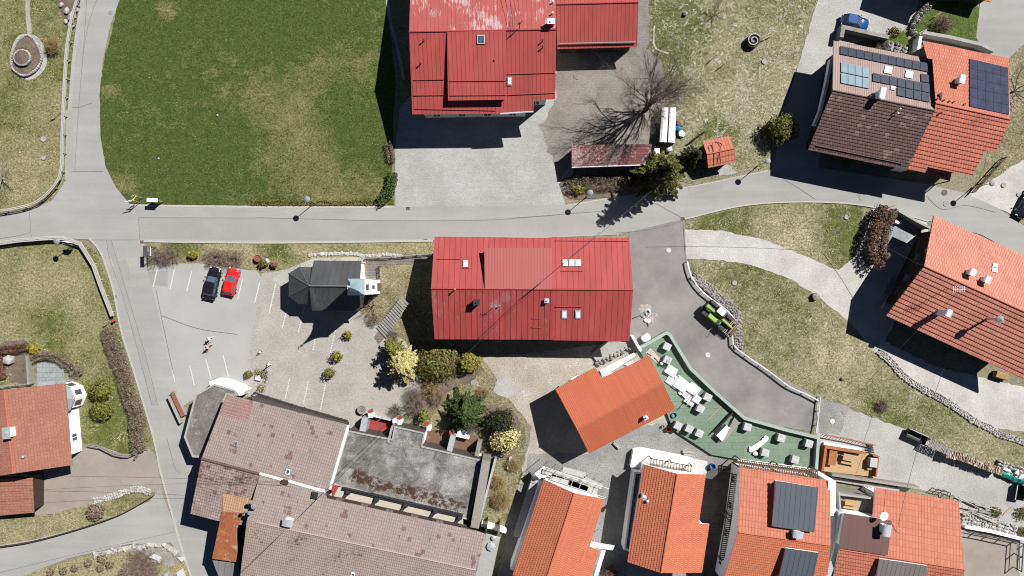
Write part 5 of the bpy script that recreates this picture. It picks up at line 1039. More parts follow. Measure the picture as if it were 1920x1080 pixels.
# ---------------------------------------------------------------- green bitumen deck and what lies on it
GZ = .5
ring = P(1249, 622, 1258.5, 626, 1297, 690, 1345, 735, 1397.5, 782.5, 1480, 806, 1537, 819, 1532.5, 880)
inner_ = P(1532.5, 880, 1470, 872, 1383, 861, 1335, 853, 1263, 806, 1212, 680, 1199, 657)
gd = thing('flat_garage', 'flat garage roof covered in green bitumen beside the new asphalt road', 'flat roof', W((1350, 790))); b = MB(); p = [W(q, GZ) for q in ring + inner_]; b.prism([(x.x, x.y) for x in p], 0, GZ); b.build('deck', 'bit_green', gd)
b = MB(); b.strip([W(q, 1.3)[:2] for q in P(1201, 652, 1249.5, 624, 1256.5, 628, 1295, 691, 1343, 737, 1396.5, 784.5, 1480, 808, 1535, 821, 1531, 880)], .42, GZ, 1.3); b.build('parapet', 'green_metal', gd)
b = MB(); b.strip([W(q, GZ)[:2] for q in P(1383, 862, 1470, 873, 1532, 881)], .3, GZ, GZ + .15); b.build('edge_strip', 'white', gd)
grp = 'wrapped blocks on the green deck'; spots = Z('d', 385, 190, 390, 350, 868, 792, 782, 930) + Z('L', 840, 320, 897, 335, 948, 358) + Z('e', 412, 410, 840, 550, 1190, 620, 638, 735, 1016, 822)
lab = ('white wrapped block nearest the top corner of the green deck', 'second white wrapped block from the top corner of the green deck', 'white wrapped block right of the spread white boards', 'white wrapped block at the lower end of the spread white boards', 'leftmost of three white wrapped blocks in a row by the orange house corner', 'middle one of three white wrapped blocks in a row by the orange house corner', 'rightmost of three white wrapped blocks in a row by the orange house corner', 'white wrapped block just right of the brown deck opening', 'white wrapped block in the middle of the lower green deck', 'white wrapped block in the lower right corner near the wooden terrace', 'white wrapped block beside the long crumpled white sheet', 'white wrapped block closest to the slatted pergola')
def wblock(c, rz, label):
    root = thing('wrapped_block', label, 'wrapped block', (c.x, c.y, GZ), grp); k = R(0, 9); bm = bmesh.new(); bmesh.ops.create_cube(bm, size=1.); bmesh.ops.subdivide_edges(bm, edges=bm.edges[:], cuts=3, use_grid_fill=True); b = MB(); mt = Matrix.Rotation(rz, 3, 'Z'); pts = []
    for v in bm.verts:
        q = Vector((v.co.x * 1.05, v.co.y * 1.0, (v.co.z + .5) * .85 + .14)); q *= 1 + .05 * noise.noise(v.co * 3 + Vector((k, 0, 0))); pts.append(Vector((c.x, c.y, GZ)) + mt @ q)
    b.shared(pts, [[v.index for v in f.verts] for f in bm.faces]); bm.free(); b.build('wrapping', 'wrap', root, bevel=.05); b = MB()
    for s_ in (-.4, 0, .4): b.box(Vector((c.x, c.y, GZ + .05)) + mt @ Vector((s_, 0, 0)), (.12, 1.05, .1), rz)
    b.build('pallet', 'wood_pale', root)
for i, q in enumerate(spots): wblock(W(q, 1.3), -.45 if i < 7 else -.25, lab[i])
bz = GZ
for i, (q, w, l, rz, h, m_) in enumerate(((Z('d', 435, 480), 1.5, 1.2, -.55, .55, 'foil'), (Z('d', 470, 600), 1.9, 1.5, -.6, .35, 'foil'), (Z('d', 560, 640), 1.9, 1.6, -.65, .6, 'foil'), (Z('d', 620, 740), 1.7, 1.5, -.65, .35, 'foil'), (Z('d', 700, 700), 1.7, 1.3, -.65, .7, 'foil'), (Z('d', 660, 840), 1.4, 1.1, -.65, .5, 'foil'), (Z('d', 730, 810), 1.1, 1.0, -.65, .75, 'foil'))):
    p = W(q[0], .9); b = MB()
    for k in range(int(h / .09)): b.box((p.x + R(-.06, .06), p.y + R(-.06, .06), bz + .05 + k * .09), (w, l, .08), rz + R(-.05, .05))
    tag(b.build('board_stack', m_, None, (p.x, p.y, bz), bevel=.008), ('white board stack at the upper end of the row on the green deck', 'low white board stack second from the upper end of the row', 'thick white board stack in the middle of the row', 'low white board stack under the leaning strips', 'tallest white board stack, right of the thick middle one', 'white board stack near the lower end, left of the last one', 'last white board stack before the lone wrapped block')[i], 'boards', 'white insulation boards on the green deck')
for i, q in enumerate((Z('d', 545, 560, 560, 470), Z('d', 600, 900, 755, 720), Z('d', 625, 720, 665, 755), Z('d', 400, 380, 408, 325), Z('d', 165, 275, 215, 310), Z('d', 250, 330, 300, 385), Z('d', 890, 1080, 1080, 885))):
    a, c = W(q[0], 1.5), W(q[1], 1.5); zt = bz + (1.35 if i < 4 else .12 if i < 6 else .05); a.z = c.z = zt; b = MB(); d = c - a; b.box((a + c) / 2, (d.length, .1, .05), math.atan2(d.y, d.x)); tag(b.build('batten', 'wood_grey' if i < 4 else 'wood_dark' if i < 6 else 'wood_pale', None, (a + c) / 2), ('short batten sticking up above the white board row', 'long thin batten lying across the white boards', 'short batten on the thick white boards', 'batten on the second wrapped block', 'left dark batten on the pinkish sheet', 'right dark batten on the pinkish sheet', 'long pale batten lying flat on the bare green deck')[i], 'batten', 'loose battens on the green deck')
b = MB(); p = [W(q, GZ) for q in Z('d', 125, 265, 190, 205, 320, 350, 260, 385)]; b.prism([(x.x, x.y) for x in p], GZ + .004, GZ + .06); tag(b.build('pink_sheet', 'pinkboard', None, p[0]), 'pale pinkish sheet lying beside the orange roof edge', 'sheet')
b = MB(); p = W(Z('d', 322, 388)[0], 1.0); b.lathe((p.x, p.y, GZ), [(.12, 0), (.16, .3), (.22, .6), (.1, .75)], 10); tag(b.build('bucket', 'whitepaint', None, (p.x, p.y, GZ)), 'small white bucket beside the second wrapped block', 'bucket')
cs = thing('crumpled_sheet', 'long crumpled white sheet on the lower green deck', 'plastic sheet', W((1425, 835), GZ)); pts = smooth_loop([W(q, .9) for q in Z('e', 460, 700, 560, 640, 640, 580, 665, 545)], .25, False); b = MB()
for a, c in zip(pts, pts[1:]):
    b.rock(((a.x + c.x) / 2, (a.y + c.y) / 2, GZ + .18), .5, .42, .3)
b.build('sheet', 'foil', cs); b = MB(); p = W(Z('e', 520, 750)[0], .8); b.rock((p.x, p.y, GZ + .2), .45, .4, .35); b.build('fold', 'foil', cs)
rp = thing('deck_opening', 'brown shuttered opening with a white panel in the green deck', 'opening', W((1368, 795), GZ)); b = MB(); p = [W(q, GZ) for q in Z('e', 235, 280, 300, 345, 170, 515, 85, 590)]; b.prism([(x.x, x.y) for x in p], GZ + .003, GZ + .5); b.build('shutter', 'wood_grey', rp); b = MB(); p = [W(q, GZ) for q in Z('e', 125, 370, 165, 405, 75, 575, 0, 500)]; b.prism([(x.x, x.y) for x in p], GZ + .003, GZ + .9); b.build('panel', 'white', rp); b = MB(); b.strip([W(q, .9)[:2] for q in Z('e', 215, 225, -20, 480)], .14, GZ, GZ + .9); b.build('rail', 'black', rp)
b = MB(); p = W(Z('F2', 1010, 305)[0], 1.1); b.box((p.x, p.y, .55), (1.25, 1.0, 1.05), .5); tag(b.build('white_bag', 'foil', None, (p.x, p.y, 0), bevel=.28), 'large white building bag at the red house corner', 'building bag')
wall('low_wall', 'thin white wall from the red house to the green deck', Z('F2', 735, 250, 885, 510), .3, 1.6, 'white')
stone_row('rubble_row', 'row of broken rocks below the corner of the long red house', Z('F2', 180, 740, 350, 650, 520, 560, 700, 450), .8, .6, 'stone_grey', 'rubble', .5)
b = MB(); p = [W(q, .4) for q in Z('F2', 75, 570, 290, 380, 680, 370, 690, 470, 560, 560, 350, 640, 170, 700)]; b.prism([(x.x, x.y) for x in p], 0, .45); tag(b.build('concrete_slab', 'concrete', None, p[0]), 'rough pale concrete slab under the corner of the long red house', 'slab')
# ---------------------------------------------------------------- wooden terrace and neighbours, bottom right
tr = thing('wooden_terrace', 'orange brown wooden terrace with a boarded fence around it', 'terrace', W((1594, 865))); b = MB(); p = [W(q, .5) for q in Z('f', 150, 250, 690, 330, 865, 375, 830, 640, 130, 560)]; b.prism([(x.x, x.y) for x in p], 0, .5); b.build('floor', 'wood_pale', tr)
b = MB(); b.strip([W(q, 1.5)[:2] for q in Z('f', 150, 560, 190, 258, 690, 338)], .32, .5, 1.6); b.build('board_fence', 'wood_orange', tr); b = MB(); b.strip([W(q, 1.4)[:2] for q in Z('f', 790, 365, 862, 380, 828, 640)], .2, .5, 1.4); b.build('board_fence', 'wood_orange', tr)
def table(label, c, rz, L=1.9, Wd=.85, z0=0., bench=(1, 1), mat='wood_pale', cat='table'):
    root = thing('picnic_table', label, cat, (c.x, c.y, z0), None); mt = Matrix.Rotation(rz, 3, 'Z'); o = Vector((c.x, c.y, z0)); b = MB()
    for k in range(4): b.box(o + mt @ Vector((0, -Wd / 2 + Wd / 8 + k * Wd / 4, .74)), (L, Wd / 4 - .012, .05), rz)
    b.build('tabletop', mat, root)
    for sx in (-1, 1):
        for sy in (-1, 1): b = MB(); b.box(o + mt @ Vector((sx * L * .4, sy * Wd * .35, .355)), (.08, .08, .71), rz); b.build('leg', mat, root)
    for s_ in (-1, 1):
        if bench[(s_ + 1) // 2]:
            b = MB(); b.box(o + mt @ Vector((0, s_ * (Wd / 2 + .38), .44)), (L, .3, .05), rz)
            for sx in (-1, 1): b.box(o + mt @ Vector((sx * L * .4, s_ * (Wd / 2 + .38), .21)), (.08, .24, .41), rz)
            b.build('bench', mat, root)
    return root
table('upright orange wooden table at the left of the wooden terrace', W(Z('f', 278, 392)[0], 1.2), math.radians(83), 2.1, 1.1, .5, (0, 1), 'wood_orange'); table('orange wooden table with benches in the middle of the wooden terrace', W(Z('f', 500, 395)[0], 1.2), -.2, 2.0, .95, .5, (1, 1), 'wood_pale'); table('pale picnic table with two benches in the grey balcony recess', W(Z('x', 200, 335)[0], 4.7), -.12, 1.9, .75, 4.0)
b = MB(); p = W(Z('f', 787, 452)[0], 1.2); b.box((p.x, p.y, .95), (.95, 1.2, .9), -.1); b.box((p.x, p.y, 1.44), (1.0, 1.26, .06), -.1); tag(b.build('grill_box', 'steel', None, (p.x, p.y, .5), bevel=.03), 'dark grey covered box at the right end of the wooden terrace', 'box'); b = MB(); p = W(Z('f', 750, 526)[0], 1.); b.box((p.x, p.y, .93), (.6, .45, .06), -.1)
for sx in (-1, 1):
    for sy in (-1, 1): b.box((p.x + sx * .24, p.y + sy * .17, .71), (.05, .05, .4))
tag(b.build('stool', 'wood_pale', None, (p.x, p.y, .5)), 'small wooden stool in front of the grey box', 'stool')
fence('railing', 'wire railing with brown top rail above the wooden terrace', Z('f', 160, 88, 480, 148, 770, 215), 1.1, [(1.05, .07, .14, 0), (.3, .04, .04, 0)], 'wood_orange', .45, 'railing', False, .05, 'galv'); wall('retaining_wall', 'pale wall with white coping between railing and wooden terrace', Z('f', 150, 215, 620, 290), .5, .5, 'white')
b = MB(); p = W(Z('f', 760, 285)[0], .4); st = thing('steps', 'dark metal steps at the corner of the wooden terrace', 'steps', (p.x, p.y, 0))
for k in range(4): b = MB(); b.box((p.x, p.y + .5 - k * .3, .12 + k * .12), (.9, .24, .05), -.15); b.build('tread', 'black', st)
for i, q in enumerate(((Z('f', 215, 575, 1300, 740)), (Z('f', 260, 650, 1100, 790)))): wall('retaining_wall', ('grey board wall below the wooden terrace', 'pale wall on the far side of the dark gap below the wooden terrace')[i], q, .35 if i == 0 else .5, 1.5 if i == 0 else .5, 'wood_grey' if i == 0 else 'concrete')
fence('railing', 'dark wire railing along the wall end beside the big orange roof', Z('x', 1000, 185, 1130, 210, 1115, 280), 1.3, [(1.25, .07, .07, 0), (.7, .05, .05, 0)], 'black', .8, 'railing', False)
fence('railing', 'tall dark metal frame railing around the dirt yard', Z('x', 1300, 592, 1550, 640, 1825, 700, 1808, 975), 1.8, [(1.75, .1, .1, 0), (.9, .08, .08, 0)], 'black', 1.9, 'railing', False, .1); fence('railing', 'pale post railing at the bottom right edge', Z('x', 1860, 690, 1905, 700, 1900, 970), 1.2, [(1.15, .07, .07, 0), (.6, .05, .05, 0)], 'galv', 1.5, 'railing', False)
wall('low_wall', 'white wall behind the frame railing', Z('x', 1305, 560, 1560, 605, 1900, 690), .4, .7, 'white')
tn = thing('tent_canopy', 'small grey and white box by the wall above the orange roof', 'box', W(Z('f', 745, 805)[0])); b = MB(); p = [W(q, .9) for q in Z('f', 665, 815, 720, 765, 800, 795, 800, 830)]; b.prism([(x.x, x.y) for x in p], 0, .9); b.build('body', 'white', tn); b = MB(); b.prism([(x.x, x.y) for x in p[:3]], .91, 1.1); b.build('lid', 'steel', tn)
# wood stack with lean-to cover, trough, boards
ws = thing('wood_stack', 'long stack of split firewood along the gravel yard', 'firewood', W((1810, 855))); pts = smooth_loop([W(q, 1.6)[:2] for q in Z('g', 520, 430, 700, 470, 900, 545, 1140, 630)], .16, False); lf = offset_line(pts, 1.); b = MB()
for i, q in enumerate(pts):
    nn = lf[i] - Vector(q[:2]); d = Vector((-nn.y, nn.x))
    for j in range(3):
        for k in range(2):
            o = (j - 1) * .34 + R(-.05, .05); z = 1.15 + k * .3 + R(-.08, .12); a = Vector((q[0] + nn.x * (o - .2), q[1] + nn.y * (o - .2), z)); c = Vector((q[0] + nn.x * (o + .2), q[1] + nn.y * (o + .2), z + R(-.05, .05))); b.tube(a, c, R(.07, .11), R(.06, .1), 5)
b.build('logs', 'log', ws); b = MB(); b.strip(pts[::6] + [pts[-1]], .9, 0, 1.1); b.build('stacked_core', 'wood_grey', ws)
ws = thing('wood_rack', 'dark wooden rack with pallets at the upper end of the firewood', 'rack', W((1760, 840))); b = MB(); p0, p1 = W(Z('g', 310, 300)[0], 1.6), W(Z('g', 540, 400)[0], 1.6); d = (p1 - p0).normalized(); nn = Vector((-d.y, d.x, 0)); L = (p1 - p0).length
for k in range(16): q = p0 + d * (L * (k + .5) / 16); b.box((q.x, q.y, 1.6 + R(-.05, .05)), (.14, 1.1, .05), math.atan2(d.y, d.x))
b.build('slats', 'wood_grey', ws)
for k in range(5):
    q = p0 + d * (L * k / 4)
    for s_ in (-1, 1): b = MB(); x = q + nn * s_ * .5; b.box((x.x, x.y, .78), (.1, .1, 1.55)); b.build('post', 'wood_dark', ws)
ld = thing('ladder', 'wooden trestle leaning by the firewood rack', 'trestle', W(Z('g', 270, 320)[0])); a0, a1 = W(Z('g', 235, 345)[0]), W(Z('g', 300, 290)[0]); a1.z = 1.5
for s_ in (0, 1): b = MB(); o = Vector((.35 * s_, -.25 * s_, 0)); b.tube(a0 + o, a1 + o, .04, .04, 5); b.build('rail', 'wood_grey', ld)
b = MB()
for k in range(4): x = a0.lerp(a1, (k + .7) / 4.5); b.tube(x, x + Vector((.35, -.25, 0)), .03, .03, 5)
b.build('rungs', 'wood_grey', ld)
def trough(label, c, L, Wd, h, rz, mat='black', name='digger_bucket'):
    root = thing(name, label, 'digger bucket', (c.x, c.y, 0)); mt = Matrix.Rotation(rz, 3, 'Z'); n = 8; o = Vector((c.x, c.y, 0)); pr = [(Wd * .5 * math.cos(math.pi * (1 + i / n)) , h * (1 + math.sin(math.pi * (1 + i / n)) * .95)) for i in range(n + 1)]; b = MB(); T = .05
    out = [o + mt @ Vector((sx * L / 2, y, z)) for sx in (-1, 1) for y, z in pr]; b.shared(out, [(i, i + 1, n + 2 + i, n + 1 + i) for i in range(n)]); inn = [o + mt @ Vector((sx * (L / 2 - T), y * .9, z + T)) for sx in (-1, 1) for y, z in pr]; b.shared(inn, [(n + 1 + i, n + 2 + i, i + 1, i) for i in range(n)]); b.build('shell', mat, root)
    for sx in (-1, 1): b = MB(); b.prism([(0, 0)] * 0 or [(x.x, x.y) for x in []], 0, 0) if 0 else b.face([o + mt @ Vector((sx * (L / 2 - .01), y, z)) for y, z in pr]); b.build('side_plate', mat, root)
    b = MB(); b.box(o + mt @ Vector((0, Wd / 2, h)), (L, .1, .1), rz); b.build('lip', 'steel', root); return root
trough('long dark metal bucket on the grass edge above the firewood', W(Z('g', 165, 232)[0], .6), 2.9, 1.3, .9, -.42); trough('dark metal bucket standing in the gravel at the right edge', W(Z('g', 1325, 860)[0], .6), 2.1, 1.2, .9, math.radians(80))
tt = thing('tarp_covered_boat', 'teal tarp over a pile at the end of the firewood', 'tarp', W((1900, 893))); b = MB(); pts = smooth_loop([W(q, .8)[:2] for q in Z('g', 1145, 650, 1260, 690, 1400, 740)], .4, False)
for q in pts: b.rock((q[0], q[1], .45), .75, .55, .5)
b.build('tarp', 'teal', tt); b = MB()
for q in Z('g', 1200, 615, 1300, 650, 1360, 690): p = W(q, .9); b.rock((p.x, p.y, .75), .7, .3, .35)
b.build('white_sheet', 'foil', tt); b = MB(); p = W(Z('g', 1300, 665)[0], 1.1); b.rock((p.x, p.y, 1.05), .22, .18, .12); b.build('red_cloth', 'redbox', tt)
stone_row('stone_wall', 'long dry stone wall between the meadow and the right hand house', Z('I', 560, 805, 620, 860, 690, 935, 790, 1000, 900, 1060) + Z('g', 800, 40, 900, 90, 1000, 140, 1100, 205, 1250, 250, 1400, 300), 1.0, .28, 'stone', 'stone wall', .26, True, 4)
stone_row('boulder_row', 'row of pale boulders beside the teal tarp', Z('g', 1080, 520, 1200, 560, 1330, 600), .9, .7, 'stone', 'boulders', .34)
stone_row('boulder_row', 'pale boulders piled above the frame railing', Z('x', 1300, 500, 1450, 520, 1600, 560, 1740, 600, 1820, 625), 1.9, .4, 'stone', 'boulders', .34, True, 4)
for k in range(26):
    t = R(0, 1); q = Z('x', 1290 + 300 * t + R(-30, 30), 300 + 130 * R(0, 1) + 90 * t)[0]; p = W(q); L = R(1.2, 3.6); a = math.radians(-17 + R(-12, 12)); d = Vector((math.cos(a), math.sin(a), R(-.05, .05))); z = R(.1, .5); b = MB(); c = Vector((p.x, p.y, z)); r0 = R(.06, .12); b.tube(c - d * L / 2, c + d * L / 2, r0, r0 * .8, 6)
    tag(b.build('timber_log', random.choice(('wood_grey', 'bark_pale', 'fence_pale')), None, c), 'peeled pale log in the loose timber pile right of the big orange roof', 'log', 'loose timber pile')
pk = thing('plank', 'lone pale plank lying on the gravel near the right edge', 'plank', W(Z('x', 1750, 415)[0])); b = MB(); p = W(Z('x', 1750, 415)[0]); b.box((p.x, p.y, .06), (1.4, .18, .06), math.radians(42)); b.build('board', 'wood_pale', pk)
# ---------------------------------------------------------------- vegetation
xy = lambda w, x, y, z=0: W(Z(w, x, y)[0], z)
conifer('golden_cypress', 'big golden cypress with a feathery pale yellow crown at the corner of the paved lot', xy('B2', 640, 650), 2.9, 5.8, 'gold', 10000, .16, 'tree', None, .5, 7)
conifer('cypress', 'olive green cypress touching the golden one', xy('B2', 545, 490), 1.6, 5., 'olive', 3400, .14, 'tree', None, .6, 6)
bush('thuja', 'large brownish green thuja shrub south of the long red house, crossed by a cable', xy('B2', 985, 640), 2.75, 2.5, 3.4, 'thuja', 4800, .15, 'shrub', None, .2)
bush('thuja', 'smaller bright thuja shrub right of the large brownish one', xy('B2', 1300, 640), 1.5, 1.4, 2.6, 'thuja_bright', 2200, .13)
conifer('fir_tree', 'spreading dark green fir above the plank floored bays', xy('v', 610, 690), 3.5, 5.6, 'fir', 7500, .16, 'tree', None, .62, 8)
bush('yew', 'dark green yew beside the yellow cypress near the flat roof', xy('v', 960, 790), 1.9, 1.8, 3.4, 'fir_dark', 3000, .14)
bush('golden_cypress', 'yellow green cypress at the east end of the flat roof', xy('v', 1010, 960), 1.9, 1.9, 3.2, 'gold', 3600, .15, 'tree')
bush('thuja', 'narrow olive thuja by the gate pillars', xy('v', 195, 730), .75, 1.0, 2.4, 'olive', 500, .15)
bush('box_bush', 'tiny green bush under the bare shrub at the lot edge', xy('v', 85, 575), .45, .45, .9, 'yellowshrub', 200, .1)
twigbush('bare_shrub', 'pale leafless shrub between the thuja and the fir', xy('v', 290, 470), 1.7, 2.6, 'straw', 46, .03, 'shrub', None, (-.3, -.1), 4)
twigbush('bare_shrub', 'wide brown leafless shrub at the edge of the paved lot', xy('v', 120, 640), 1.7, 2.2, 'twig', 120, .022)
conifer('spruce_tree', 'tall spruce beside the road, its long shadow crossing the road to the red house', W((1228, 335)), 3.7, 12.2, 'spruce', 14000, .2, 'tree', None, .66, 7, droop=.4)
conifer('spruce_tree', 'shorter dark spruce between the tall spruce and the little orange shed', xy('l', 700, 800), 1.7, 5.2, 'fir_dark', 1500, .2, 'tree', None, .8, 6)
bush('round_yew', 'round dark green bush at the lower corner of the stony meadow', W((1456, 248)), 2.0, 1.9, 3.4, 'spruce', 3600, .15)
for i, q in enumerate((('J', 525, 140, 1.55), ('J', 532, 238, 1.6))): bush('round_box', ('upper of two clipped round green bushes beside the brown hedge', 'lower of two clipped round green bushes beside the brown hedge')[i], xy(*q[:3]), q[3], q[3] * .88, 1.9, 'box', 1500, .14, 'shrub', 'round bushes on the left lawn', amp=.12)
bush('yellow_bush', 'yellow green bush at the corner of the slate terrace', xy('u', 455, 155), .85, .8, 1.3, 'yellowshrub', 500, .13)
bush('reddish_bush', 'round brown shrub on the grass bank above the left branch road', xy('J', 495, 750), 1.25, 1.15, 1.4, 'hedge_brown', 900, .13, amp=.15)
bush('yellow_bush', 'small yellow green bush between two leafless hedges above the parking lot', xy('j', 925, 815), .8, .5, 1.2, 'yellowshrub', 420, .12)
for i, q in enumerate((('F', 470, 722, .62, 'thuja_bright'), ('F', 415, 830, .85, 'thuja_bright'), ('F', 380, 915, .8, 'thuja'), ('a', 490, 992, .55, 'thuja'), ('F', 45, 362, .6, 'thuja'), ('F', 97, 370, .48, 'copper'))):
    bush('clipped_bush', ('small yellow green bush beside the chapel shadow', 'upper of two touching bushes in the paved lot', 'lower of two touching bushes in the paved lot', 'small round bush beside the planted bed of the paved lot', 'dark round pot bush next to the white stones', 'orange tinted small bush right of the white stones')[i], xy(*q[:3]), q[3], q[3] * .9, q[3] * 2.1, q[4], 420, .12, 'shrub', None)
hedge('low_planting', 'low green planting along the top of the paved lot bed', Z('r', 110, 560, 240, 580, 370, 600) if 'r' in WIN else P(480, 697, 492, 699, 504, 701), 1.0, .8, 'thuja', 40, .12); hedge('low_planting', 'low green planting at the lower end of the paved lot bed', P(493, 722, 490, 732), 1.1, .8, 'thuja_bright', 45, .12); hedge('low_planting', 'dry brown planting in the middle of the paved lot bed', P(500, 706, 496, 718), .6, .4, 'straw', 40, .1)
b = MB(); p = W((485, 708)); b.box((p.x, p.y, .2), (.8, .75, .4), -.2); tag(b.build('white_tub', 'slab', None, (p.x, p.y, 0), bevel=.05), 'pale square tub inside the corner of the planted bed', 'tub')
hedge('brown_hedge', 'long leafless brown hedge between the left lawn and the side road', Z('E', 555, 690, 590, 800, 630, 900, 655, 1000, 680, 1070, 700, 1120) + P(262, 838, 268, 846), 1.9, 1.5, 'hedge_brown', 120, .11, twiggy=True)
hedge('brown_hedge', 'curved brown hedge around the slate terrace', Z('u', 450, 290, 560, 245, 690, 250, 820, 300, 950, 400, 1050, 500), 1.15, 1.2, 'hedge_brown', 130, .1, twiggy=True)
hedge('red_hedge', 'dark red hedge along the top of the left garden bed', Z('u', -30, 190, 120, 170, 240, 160, 375, 130), 1.3, 1.1, 'hedge_red', 110, .11); hedge('red_hedge', 'dark red planting down the left edge of the garden bed', Z('u', -10, 240, 20, 400, 60, 540), 1.3, .8, 'hedge_red', 100, .11)
hedge('tall_hedge', 'tall rounded copper brown hedge beside the shaded yard of the right hand house', Z('t', 370, 130, 310, 260, 260, 400, 230, 520, 250, 650, 310, 690), 2.9, 2.9, 'copper_dark', 120, .13, rough=.25)
hedge('shaded_verge_strip', 'low dark green strip for the shaded verge along the north side of the straight road', P(470, 381, 560, 381, 640, 381, 715, 380), .8, .3, 'thuja', 70, .1); hedge('corner_shrubs', 'dark green shrubs at the road corner of the pale yard', P(712, 379, 724, 370, 735, 345, 737, 325), 1.5, 1.3, 'fir', 110, .12); hedge('dry_shrubs', 'brown dry shrubs up the edge of the big lawn', P(734, 305, 733, 290, 728, 268), 1.2, .9, 'hedge_brown', 110, .1, twiggy=True)  # first one: dark leafy strip put in for the shade band along the verge
hedge('road_island_shrubs', 'mixed brown green shrubs on the island below the dark red shed', P(1062, 352, 1090, 346, 1130, 346, 1170, 344, 1200, 345), 2.2, 1.0, 'hedge_grey', 100, .11, twiggy=True); bush('yellow_bush', 'yellow green bush within the island shrubs near the lamp', W((1083, 356)), .9, .7, 1.2, 'thuja_bright', 380, .12)
hedge('leafless_hedge', 'wide leafless shrub hedge beside the green sign', Z('E', 790, 310, 830, 330, 880, 325, 915, 320), 1.9, 1.2, 'twig', 60, .05, twiggy=True); hedge('leafless_hedge', 'wide leafless shrub hedge in front of the two parked cars', Z('E', 1045, 345, 1100, 330, 1160, 335, 1235, 340), 2.2, 1.2, 'twig', 60, .05, twiggy=True)
for i, (q, r, h) in enumerate((((300, 482), 2.0, 1.7), ((322, 478), 1.8, 1.6), ((408, 484), 1.7, 1.4), ((440, 486), 1.9, 1.5))): twigbush('leafless_shrub', ('bushy leafless shrub nearest the green sign', 'bushy leafless shrub over the first parking line', 'bushy leafless shrub in front of the black car', 'bushy leafless shrub in front of the red car')[i], W(q), r, h, 'twig', 90, .02)
bt = bare_tree('bare_tree', 'huge leafless tree with a spreading crown between the farmhouse yard and the white covered pile', W((1213, 203)), 11.5, 3.4, 9, 4, 5, 'twig_dark', .4, 1.0, .13, 'bark', 6)
bare_tree('bare_tree', 'leafless tree at the right edge behind the orange half of the double house', W((1893, 175)), 7, 3.0, 8, 3, 9, 'twig_dark', .16, .5, .07); bare_tree('bare_tree', 'leafless shrub-like tree at the left edge of the lawn', W((8, 335)), 5, 2.4, 9, 3, 12, 'twig', .12, .5, .06, 'bark_pale'); bare_tree('bare_tree', 'slim leafless tree at the top of the stony meadow', xy('y', 640, 160), 4.0, 1.6, 6, 3, 15, 'twig', .08, 1.0, .045); bare_tree('bare_tree', 'small leafless tree south of the chapel tower', xy('b', 1150, 650), 3.6, 1.7, 7, 3, 17, 'twig', .07, .8, .045)
twigbush('bare_shrub', 'fluffy pale leafless shrub right of the stone ringed rockery', xy('i', 635, 530), 1.3, 1.7, 'straw', 240, .018); twigbush('bare_shrub', 'leafless reddish shrub on the small lawn behind the double house', xy('D', 872, 135), 1.6, 1.5, 'twig', 220, .02); twigbush('straw_grass', 'big tuft of golden straw grass east of the flat roof', xy('C2', 265, 750), 1.5, 1.7, 'straw', 320, .018, 'ornamental grass'); twigbush('straw_grass', 'greenish straw grass tuft left of the golden tuft', xy('C2', 200, 600), 1.0, 1.2, 'straw', 150, .018, 'ornamental grass'); twigbush('bare_shrub', 'thin leafless shrub below the timber steps', xy('B2', 540, 360), 1.0, 1.2, 'twig', 90, .016)
twigbush('bare_shrub', 'brown leafless mass on the bank below the left branch road', W((272, 1058)), 2.6, 1.3, 'twig', 380, .02); twigbush('rusty_shrub', 'rust brown shrub at the bottom between two orange houses', xy('L', 490, 1050), 1.1, 1.3, 'copper', 200, .025); twigbush('bare_shrub', 'leafless bush on the grassy bank near the gravel yard', xy('M', 575, 215), 1.1, .9, 'twig', 170, .018); twigbush('bare_shrub', 'low leafless shrub under the little orange shed shadow', xy('D', 570, 240), 1.2, .9, 'twig_dark', 120, .018)
for i, q in enumerate((('A2', 250, 850, .6), ('A2', 100, 900, .55), ('A2', 130, 740, .75), ('A2', 470, 980, .65), ('J', 385, 1035, .5), ('J', 330, 1050, .55), ('J', 455, 1010, .55), ('J', 520, 985, .45), ('J', 265, 1055, .5))): bush('clipped_bush', ('small brown bush right of the others on the bank', 'lone small brown bush at the edge of the green strip', 'largest brown bush under the boulder row of the bank', 'small brown bush against the leafless mass', 'brown bush in the middle of the bank row', 'brown bush left of the middle of the bank row', 'brown bush right of the middle of the bank row', 'tiny brown bush near the boulders at the top of the bank', 'leftmost brown bush of the bank row')[i], xy(*q[:3]), q[3], q[3], .9, 'hedge_brown', 260, .1, 'shrub', 'brown bushes on the bank', amp=.15)
for i, q in enumerate((('x', 1630, 420, .9), ('x', 1890, 440, 1.2), ('x', 1900, 620, .9), ('t', 735, 365, .4), ('D', 635, 165, 1.0))): bush('green_bush', ('low green bush at the end of the loose timber pile', 'green bush at the right edge above the frame railing', 'green bush at the right edge beside the pale post railing', 'tiny green bush on the slate patio', 'low green bush behind the double house')[i], xy(*q[:3]), q[3], q[3] * .8, .6, 'thuja', 380, .11)
